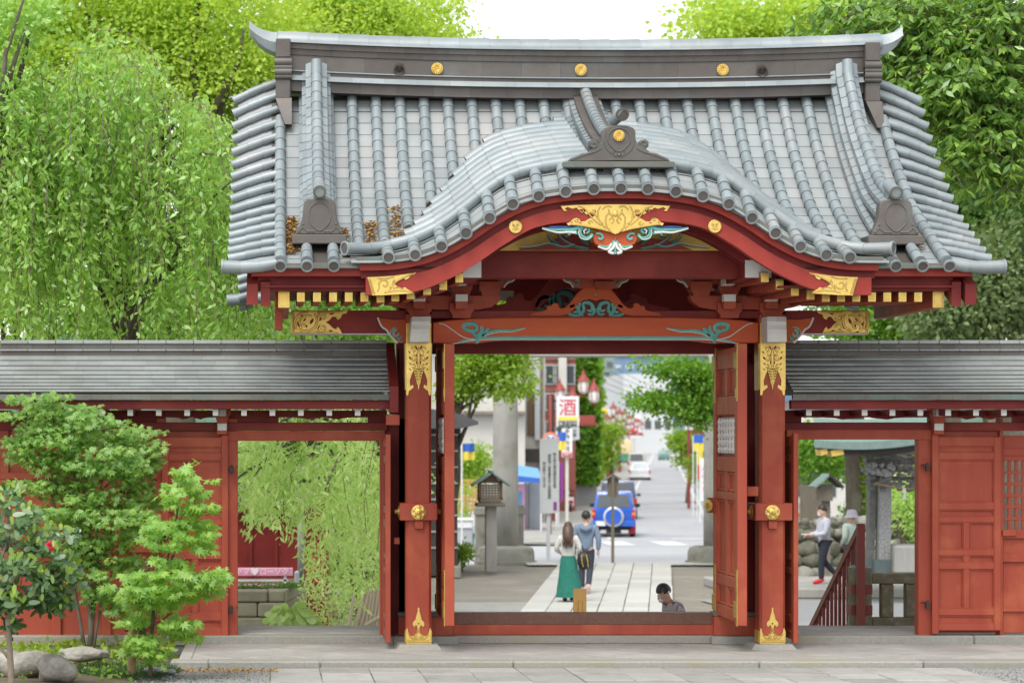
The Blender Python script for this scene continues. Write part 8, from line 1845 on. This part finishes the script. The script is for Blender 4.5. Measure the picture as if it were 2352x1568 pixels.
sw_ = thing('stone_block_wall', 'low retaining wall of squared stone blocks below the pink bench', 'wall', (PX(600, 39), 39, -.9)); YS_ = 38.8
for row, (v0, v1, cuts) in enumerate(((1355, 1382, (430, 520, 616, 656)), (1383.5, 1416, (430, 485, 592, 656)), (1417.5, 1452, (430, 530, 625, 656)))):
    for a, b in zip(cuts[:-1], cuts[1:]): MB().ubox(a+.8, b-.8, v0, v1, YS_+random.uniform(-.01, .01), .4, .025).build('stone_block', 'ashlar', sw_)
    p0, p1 = P(656, v0, YS_), P(692, v0-4, YS_+2.2); z0, z1 = PZ(v1, YS_), PZ(v0, YS_)
    V = [(p0.x, p0.y, z0), (p1.x, p1.y, z0), (p1.x+.1, p1.y+.35, z0), (p0.x-.3, p0.y+.4, z0)]; raw('stone_block', V+[(a, b, z1) for a, b, _ in V], [(0, 1, 5, 4), (1, 2, 6, 5), (2, 3, 7, 6), (3, 0, 4, 7), (4, 5, 6, 7)], 'ashlar', sw_)
struct(raw('raised_bed', [(-8, 39.1, PZ(1352, 39)), (PX(688, 40.5), 39.3, PZ(1352, 39)), (PX(692, 42), 42, PZ(1352, 39)), (-8, 42, PZ(1352, 39))], [(0, 1, 2, 3)], 'soil'))
n = 900; uu = rng.uniform(540, 690, n); yv_ = rng.uniform(39.2, 40.2, n); P_ = np.stack([(uu-U0)*yv_/F, yv_, np.full(n, PZ(1352, 39))], 1); tag(leaves('moss_plants', P_, rng.normal(size=(n, 3))*np.array([1, 1, .3])+np.array([0, 0, .7]), .07, .4, 'leaf_dark', None), 'low dark green plants along the stone wall top', 'plants', kind='stuff')
hos = thing('hosta_plant', 'pale green broad-leaved plant in front of the stone wall', 'plant', P(668, 1440, 37)); 
ho = [(0, 0)]+[(math.sin(t)*.30*(1-.3*math.cos(t)), .5-.5*math.cos(t)) for t in np.linspace(.25, PI, 6)]+[(-math.sin(t)*.30*(1-.3*math.cos(t)), .5-.5*math.cos(t)) for t in np.linspace(PI-.3, .25, 5)]
hleaf = mesh_leaf(ho, 'broad_leaf', 'leaf_hosta', .45); hb = P(668, 1446, 37); inv = Matrix.Translation(-hos.location)
for k in range(100):
    a = random.uniform(0, 2*PI); r = random.uniform(.02, .34); base = hb+Vector((math.cos(a)*r, math.sin(a)*r*.7, random.uniform(.08, .36)*(1-r*1.2)+.05)); t = Vector((math.cos(a), math.sin(a), random.uniform(-.3, .5))).normalized(); n_ = Vector((math.cos(a)*.5+random.gauss(0, .35), -.6+random.gauss(0, .3), .6)).normalized(); t = (t-n_*t.dot(n_)).normalized(); x = t.cross(n_); s = random.uniform(.13, .22)
    M_ = Matrix((x*s, t*s, n_*s)).transposed().to_4x4(); M_.translation = base; o = bpy.data.objects.new('leaf', hleaf); S.collection.objects.link(o); o.parent = hos; o.matrix_parent_inverse = inv; o.matrix_basis = M_
wsn = thing('wooden_signboard', 'plain wooden signboard with small gable roof beyond the left doorway', 'sign', P(762, 1440, 39.5)); YW_ = 39.5
mat('new_wood', (.50, .36, .24), (.42, .29, .19), 4, .7, stretch=(4, 4, .5))
MB().uplate([(750, 1362), (764, 1355), (778, 1362), (777, 1415), (751, 1415)], YW_, .04).build('board', 'new_wood', wsn); MB().ubox(757, 765, 1384, 1450, YW_-.04, .035).build('post', 'new_wood', wsn)
for s in (-1, 1): MB().bar(P(764, 1353.5, YW_), P(764+s*17, 1361.5, YW_), .02, .14, (0, 1, 0)).build('roof_slope', 'white_board', wsn)
mat('peeled_wood', (.55, .47, .36), (.44, .36, .26), 5, .8, stretch=(4, 4, .6)); random.seed(12)
for k, (u0, v0, u1, v1) in enumerate(((800, 1440, 812, 1368), (815, 1440, 836, 1358), (826, 1440, 846, 1350), (836, 1440, 852, 1360), (845, 1440, 860, 1345), (853, 1440, 868, 1352), (862, 1440, 876, 1348), (870, 1440, 882, 1356))):
    tag(MB().tube([P(u0, v0, 36.4+k*.05), P((u0+u1)/2+1, (v0+v1)/2, 36.4+k*.05), P(u1, v1, 36.5+k*.05)], [.035, .03, .028], 8).build('wooden_pole', 'peeled_wood', None, ang=40), ('leftmost short' if k == 0 else ['second', 'third', 'fourth', 'fifth', 'sixth', 'seventh', 'eighth'][k-1])+' pale peeled pole of the leaning row behind the left doorway', 'pole', 'pale poles leaning behind the left doorway')
tag(MB().tube([P(838, 1436, 36.2), P(880, 1412, 36.2)], .035, 8).build('wooden_pole', 'peeled_wood', None, ang=40), 'pale peeled pole lying aslant before the leaning row', 'pole', 'pale poles leaning behind the left doorway')
ground_leaves('undergrowth', 'wispy green undergrowth beyond the left doorway', 0, 1, 1488, 1489, 2, .01, 'leaf_young', .1)
bpy.data.objects.remove(bpy.data.objects['undergrowth'])
n = 1500; uu = rng.uniform(690, 880, n); yv_ = rng.uniform(37.5, 40.5, n); P_ = np.stack([(uu-U0)*yv_/F, yv_, ZL+.1+rng.random(n)*.9], 1); tag(leaves('undergrowth', P_, rng.normal(size=(n, 3))*np.array([1, 1, .5])+np.array([0, 0, .5]), .09, .35, 'leaf_willow', None), 'wispy green undergrowth beyond the left doorway', 'plants', kind='stuff')
# ================================================================== people
mat('skin', (.64, .42, .31), (.58, .36, .26), 6, .55); mat('hair_black', (.018, .016, .016), (.03, .027, .025), 20, .45, stretch=(3, 3, .5)); mat('hair_brown', (.06, .030, .022), (.10, .05, .035), 20, .45, stretch=(3, 3, .5))
mat('hoodie_blue', (.20, .26, .36), (.16, .21, .30), 12, .9, bump=.3, bscale=18); mat('hoodie_white', (.66, .65, .62), (.58, .57, .55), 12, .9, bump=.3, bscale=18); mat('trousers_dark', (.035, .038, .06), (.05, .055, .08), 14, .9, bump=.3)
mat('skirt_green', (.02, .20, .15), (.012, .13, .10), 8, .8, bump=.2); mat('shoe_black', (.02, .02, .02), rough=.6); mat('shoe_pink', (.6, .42, .40), rough=.7); mat('shoe_red', (.6, .02, .03), rough=.6); mat('shirt_lilac', (.55, .56, .64), (.48, .49, .58), 8, .85, bump=.3); mat('jeans', (.02, .025, .04), (.035, .04, .06), 12, .9)
mat('mask_white', (.75, .75, .75), rough=.8); mat('hat_lilac', (.34, .31, .38), rough=.9); mat('mint_top', (.48, .58, .52), rough=.9); mat('bag_black', (.015, .015, .016), rough=.5)
def checked(name, a, b, c, sc):
    m = bpy.data.materials.new(name); m.use_nodes = True; t = m.node_tree; bs = t.nodes['Principled BSDF']; bs.inputs['Roughness'].default_value = .9
    tc = t.nodes.new('ShaderNodeTexCoord'); last = None
    mx0 = None
    for axis, col in (('X', b), ('Z', c)):
        w_ = t.nodes.new('ShaderNodeTexWave'); w_.bands_direction = axis; w_.inputs['Scale'].default_value = sc; w_.wave_profile = 'TRI'; t.links.new(tc.outputs['Object'], w_.inputs['Vector'])
        r = t.nodes.new('ShaderNodeMapRange'); r.inputs['From Min'].default_value = .55; r.inputs['From Max'].default_value = .7; t.links.new(w_.outputs['Fac'], r.inputs['Value'])
        mx = t.nodes.new('ShaderNodeMix'); mx.data_type = 'RGBA'; mx.inputs[6].default_value = (*a, 1); mx.inputs[7].default_value = (*col, 1); t.links.new(r.outputs[0], mx.inputs[0])
        if last: t.links.new(last, mx.inputs[6])
        last = mx.outputs[2]
    t.links.new(last, bs.inputs['Base Color']); MATS[name] = m
checked('shirt_check', (.24, .25, .34), (.60, .57, .54), (.40, .31, .28), 9)
def person(label, J, dress, hair='hair_black', mask=False, look=0.0, bow=0.0):
    """J: joint positions; figure faces +y in its own space"""
    r = thing('person', label, 'person'); g = lambda k: Vector(J[k])
    hd = g('neck'); fwd = Vector((math.sin(look), math.cos(look), 0)); rgt = Vector((math.cos(look), -math.sin(look), 0)); up = (Vector((0, 0, 1))*math.cos(bow)+fwd*math.sin(bow)); f2 = (fwd*math.cos(bow)-Vector((0, 0, 1))*math.sin(bow))
    H = lambda a, b, c: tuple(hd+rgt*a+f2*b+up*c)
    names = ['pelvis', 'spine', 'chest', 'neck']; jt = [(*J['pelvis'], .125), (*J['spine'], .11), (*J['chest'], (.15, .10)), (*J['neck'], .05)]; ed = [(0, 1), (1, 2), (2, 3)]
    def add(p, rad, par): jt.append((*p, rad)); ed.append((par, len(jt)-1)); return len(jt)-1
    a = add(H(0, .015, .09), .075, 3); b = add(H(0, .012, .16), .088, a); c = add(H(0, .0, .225), .07, b); add(H(0, .125, .125), .016, a)
    for s in (-1, 1): add(H(s*.095, -.005, .13), .018, a)
    for s, k in ((-1, 'l'), (1, 'r')):
        p = 2
        for nm, rad in (('sh', .062), ('el', .045), ('wr', .030)): p = add(J[k+nm], rad, p)
        p = 0
        for nm, rad in (('hip', .09), ('kn', .058), ('an', .042), ('toe', .036)): p = add(J[k+nm], rad, p)
    skin('body', jt, ed, 'skin', r, 2)
    for k in ('l', 'r'):                      # hands with fingers and thumb
        w_, e = g(k+'wr'), g(k+'el'); d = (w_-e).normalized(); sd = d.cross(Vector((0, 1, 0)));  sd = sd.normalized() if sd.length > .1 else Vector((1, 0, 0)); nn = sd.cross(d)
        h = MB(); h.tube([w_, w_+d*.05, w_+d*.09], [.026, .036, .03], 8, squash=.55)
        for i, L in enumerate((.06, .075, .07, .055)): q = w_+d*.085+nn*(-.027+i*.018); h.tube([q, q+d*L*.55+sd*.008, q+d*L+sd*.022], [.009, .0085, .006], 6)
        q = w_+d*.03+nn*-.03; h.tube([q, q+d*.03-nn*.02, q+d*.06-nn*.022], [.011, .010, .007], 6); h.build('hand', 'skin', r, True)
    top, bottom, shoe = dress
    if top:
        jt2 = [(*(g('pelvis')-Vector((0, 0, .10))), (.17, .145)), (*J['spine'], (.165, .13)), (*J['chest'], (.185, .13)), (*(g('neck')-Vector((0, 0, .035))), .08)]; e2 = [(0, 1), (1, 2), (2, 3)]
        for k in ('l', 'r'):
            p = 2
            for nm, rad in (('sh', .085), ('el', .064), ('wr', .05)): jt2.append((*J[k+nm], rad)); e2.append((p, len(jt2)-1)); p = len(jt2)-1
        skin('top', jt2, e2, top, r, 2)
    if bottom and bottom != 'skirt_green':
        jt3 = [(*(g('pelvis')+Vector((0, 0, .08))), (.15, .125))]; e3 = []
        for k in ('l', 'r'):
            p = 0
            for nm, rad in (('hip', .115), ('kn', .08), ('an', .062)): jt3.append((*J[k+nm], rad)); e3.append((p, len(jt3)-1)); p = len(jt3)-1
        skin('trousers', jt3, e3, bottom, r, 2)
    elif bottom:
        V = []; n = 28; levels = ((1.02, .15, .12), (.9, .185, .155), (.6, .22, .19), (.3, .27, .22), (.1, .30, .25))
        for li, (z, rx, ry_) in enumerate(levels):
            for k in range(n):
                t = 2*PI*k/n; q = 1+.07*li/4*math.sin(7*t+.4*li)+.03*li/4*math.sin(13*t); V.append((math.cos(t)*rx*q+.02*li*.3, math.sin(t)*ry_*q+(.05*li/4 if math.sin(t) > 0 else 0), z))
        raw('skirt', V, [(i*n+k, i*n+(k+1) % n, (i+1)*n+(k+1) % n, (i+1)*n+k) for i in range(4) for k in range(n)], bottom, r, True)
    for k in ('l', 'r'):
        a_, t_ = g(k+'an'), g(k+'toe'); d = (t_-a_); MB().tube([a_-d*.35, a_+d*.1-Vector((0, 0, .01)), a_+d*.7, t_+d*.25], [.04, .052, .05, .03], 10).build('shoe', shoe, r, True)
    hm = MB(); hm.v = []; ctr = Vector(H(0, -.018, .17))
    b = MB(); b.ball((0, 0, 0), 1, 16)
    V = [ctr+rgt*p.x*.100+f2*p.y*.112+up*(p.z*.118 if p.z > -.2 else p.z*.10) for p in b.v]; keep = [f for f in b.f if sum((b.v[i].y*.55-b.v[i].z*.9) for i in f)/len(f) < .2]
    raw('hair', V, keep, hair, r, True)
    if mask: b = MB(); [b.ball(H(0, .075, .085), .058, 10, (1, .8, .9))]; b.build('face_mask', 'mask_white', r, True)
    return r, H
walk = dict(pelvis=(0, 0, .95), spine=(0, .01, 1.14), chest=(0, .01, 1.35), neck=(0, .02, 1.49), lsh=(-.20, 0, 1.41), lel=(-.25, -.04, 1.14), lwr=(-.24, .06, .93), rsh=(.20, 0, 1.41), rel=(.27, -.06, 1.15), rwr=(.26, -.02, .92), lhip=(-.09, 0, .9), lkn=(-.09, .10, .50), lan=(-.09, .02, .09), ltoe=(-.10, .17, .04), rhip=(.09, 0, .9), rkn=(.08, .02, .50), ran=(.06, -.26, .17), rtoe=(.05, -.22, .04))
m1, _ = person('man in a blue-grey hooded sweater and dark trousers walking away down the path', walk, ('hoodie_blue', 'trousers_dark', 'shoe_pink'))
MB().tube([(-.10, -.06, 1.45), (-.09, -.135, 1.40), (0, -.165, 1.37), (.09, -.135, 1.40), (.10, -.06, 1.45)], [.035, .05, .055, .05, .035], 8).build('hood', 'hoodie_blue', m1, True)
m1.location = G(1346, 1362); m1.rotation_euler = (0, 0, -.16); m1.scale = (1.03,)*3
wj = dict(walk); wj.update(lel=(-.27, .02, 1.16), lwr=(-.20, .22, 1.08), rel=(.27, .0, 1.15), rwr=(.22, .16, 1.0), lsh=(-.17, 0, 1.40), rsh=(.17, 0, 1.40), lkn=(-.08, -.02, .5), lan=(-.07, -.06, .09), ltoe=(-.07, .08, .04), ran=(.07, .12, .10), rtoe=(.07, .26, .05), rkn=(.08, .1, .5))
w1, _ = person('woman in a white hooded top and long green skirt walking away beside the man', wj, ('hoodie_white', 'skirt_green', 'shoe_black'), 'hair_brown')
MB().tube([(0, .0, 1.72), (0, -.05, 1.64), (0, -.10, 1.54), (.0, -.15, 1.42), (.01, -.18, 1.30)], [.075, .118, .125, .12, .09], 12, up=(1, 0, 0), squash=.6).build('long_hair', 'hair_brown', w1, True)
for k in range(6): MB().tube([(-.09+k*.036, -.17, 1.40), (-.10+k*.04+.01*math.sin(k*2), -.20, 1.28), (-.09+k*.038, -.21, 1.19+.02*math.sin(k*3))], [.03, .024, .006], 6).build('hair_lock', 'hair_brown', w1, True)
MB().tube([(-.13, -.04, 1.44), (-.10, -.125, 1.37), (0, -.16, 1.33), (.10, -.125, 1.37), (.13, -.04, 1.44)], [.035, .05, .055, .05, .035], 8).build('hood', 'hoodie_white', w1, True)
w1.location = G(1305, 1381); w1.rotation_euler = (0, 0, -.16); w1.scale = (.945,)*3
bgp = thing('shoulder_bag', 'black backpack with gold zips hanging from the arm of the woman in the green skirt', 'bag', w1.location+Vector((.32, -.1, .86)))
q = Vector(bgp.location); b = MB(); b.ball(q, .17, 14, (.85, .65, 1.15)); b.build('pouch', 'bag_black', bgp, True)
for s in (-1, 1): MB().tube([q+Vector((s*.05-.02, -.10, .14)), q+Vector((s*.06, -.125, 0)), q+Vector((s*.05+.02, -.10, -.12))], .010, 5).build('gold_zip', 'gold', bgp)
MB().tube([q+Vector((0, .0, .17)), q+Vector((-.04, .03, .30)), q+Vector((-.1, .05, .33))], .014, 6).build('strap', 'bag_black', bgp)
# man with a mask walking left beyond the right doorway
rj = dict(walk); rj.update(lel=(-.22, .06, 1.13), lwr=(-.15, .30, 1.10), rel=(.22, .05, 1.13), rwr=(.15, .29, 1.08), lkn=(-.09, .10, .5), lan=(-.09, .10, .09), ltoe=(-.09, .25, .04), rkn=(.09, -.02, .5), ran=(.08, -.32, .2), rtoe=(.08, -.26, .06))
m2_, _ = person('man in a pale shirt, white face mask and red shoes walking past the rock wall', rj, ('shirt_lilac', 'jeans', 'shoe_red'), mask=True, bow=.2)
MB().box(-.10, .10, .33, .50, 1.10, 1.115, .004).build('paper', 'mask_white', m2_)
m2_.location = (PX(1893, 54), 54, -.838); m2_.rotation_euler = (0, 0, PI/2+.15); m2_.scale = (1.0,)*3
hp, Hh = person('person in a lilac bucket hat half hidden behind the stair rail', dict(walk, rwr=(.12, .2, 1.0), lwr=(-.12, .2, 1.0)), ('mint_top', 'trousers_dark', 'shoe_black'), look=0)
b = MB(); b.lathe(Vector(Hh(0, -.01, .15)), [(.19, -.03), (.13, .03), (.118, .10), (.095, .145), (.001, .155)], 16); b.build('hat', 'hat_lilac', hp, ang=50)
hp.location = (PX(1957, 53.2), 53.2, -.86); hp.rotation_euler = (0, 0, .5); hp.scale = (.95,)*3
# man climbing the steps, head bowed, seen from the shoulders up
cj = dict(walk); cj.update(spine=(0, .03, 1.14), chest=(0, .06, 1.34), neck=(0, .12, 1.46), lsh=(-.2, .05, 1.39), rsh=(.2, .05, 1.39), lwr=(-.18, .1, .92), rwr=(.2, .12, .92))
m3, _ = person('dark-haired man in a checked shirt with face mask, head bowed, climbing the steps', cj, ('shirt_check', 'jeans', 'shoe_black'), mask=True, bow=.55)
m3.location = (PX(1553, 31.3), 31.3, ZL); m3.rotation_euler = (0, 0, PI/2+.25); m3.scale = (.90,)*3
MB().tube([(-.07, .06, 1.45), (0, -.01, 1.46), (.07, .06, 1.45), (.05, .13, 1.43), (-.05, .13, 1.43), (-.07, .06, 1.45)], .022, 6).build('collar', 'shirt_check', m3, True)
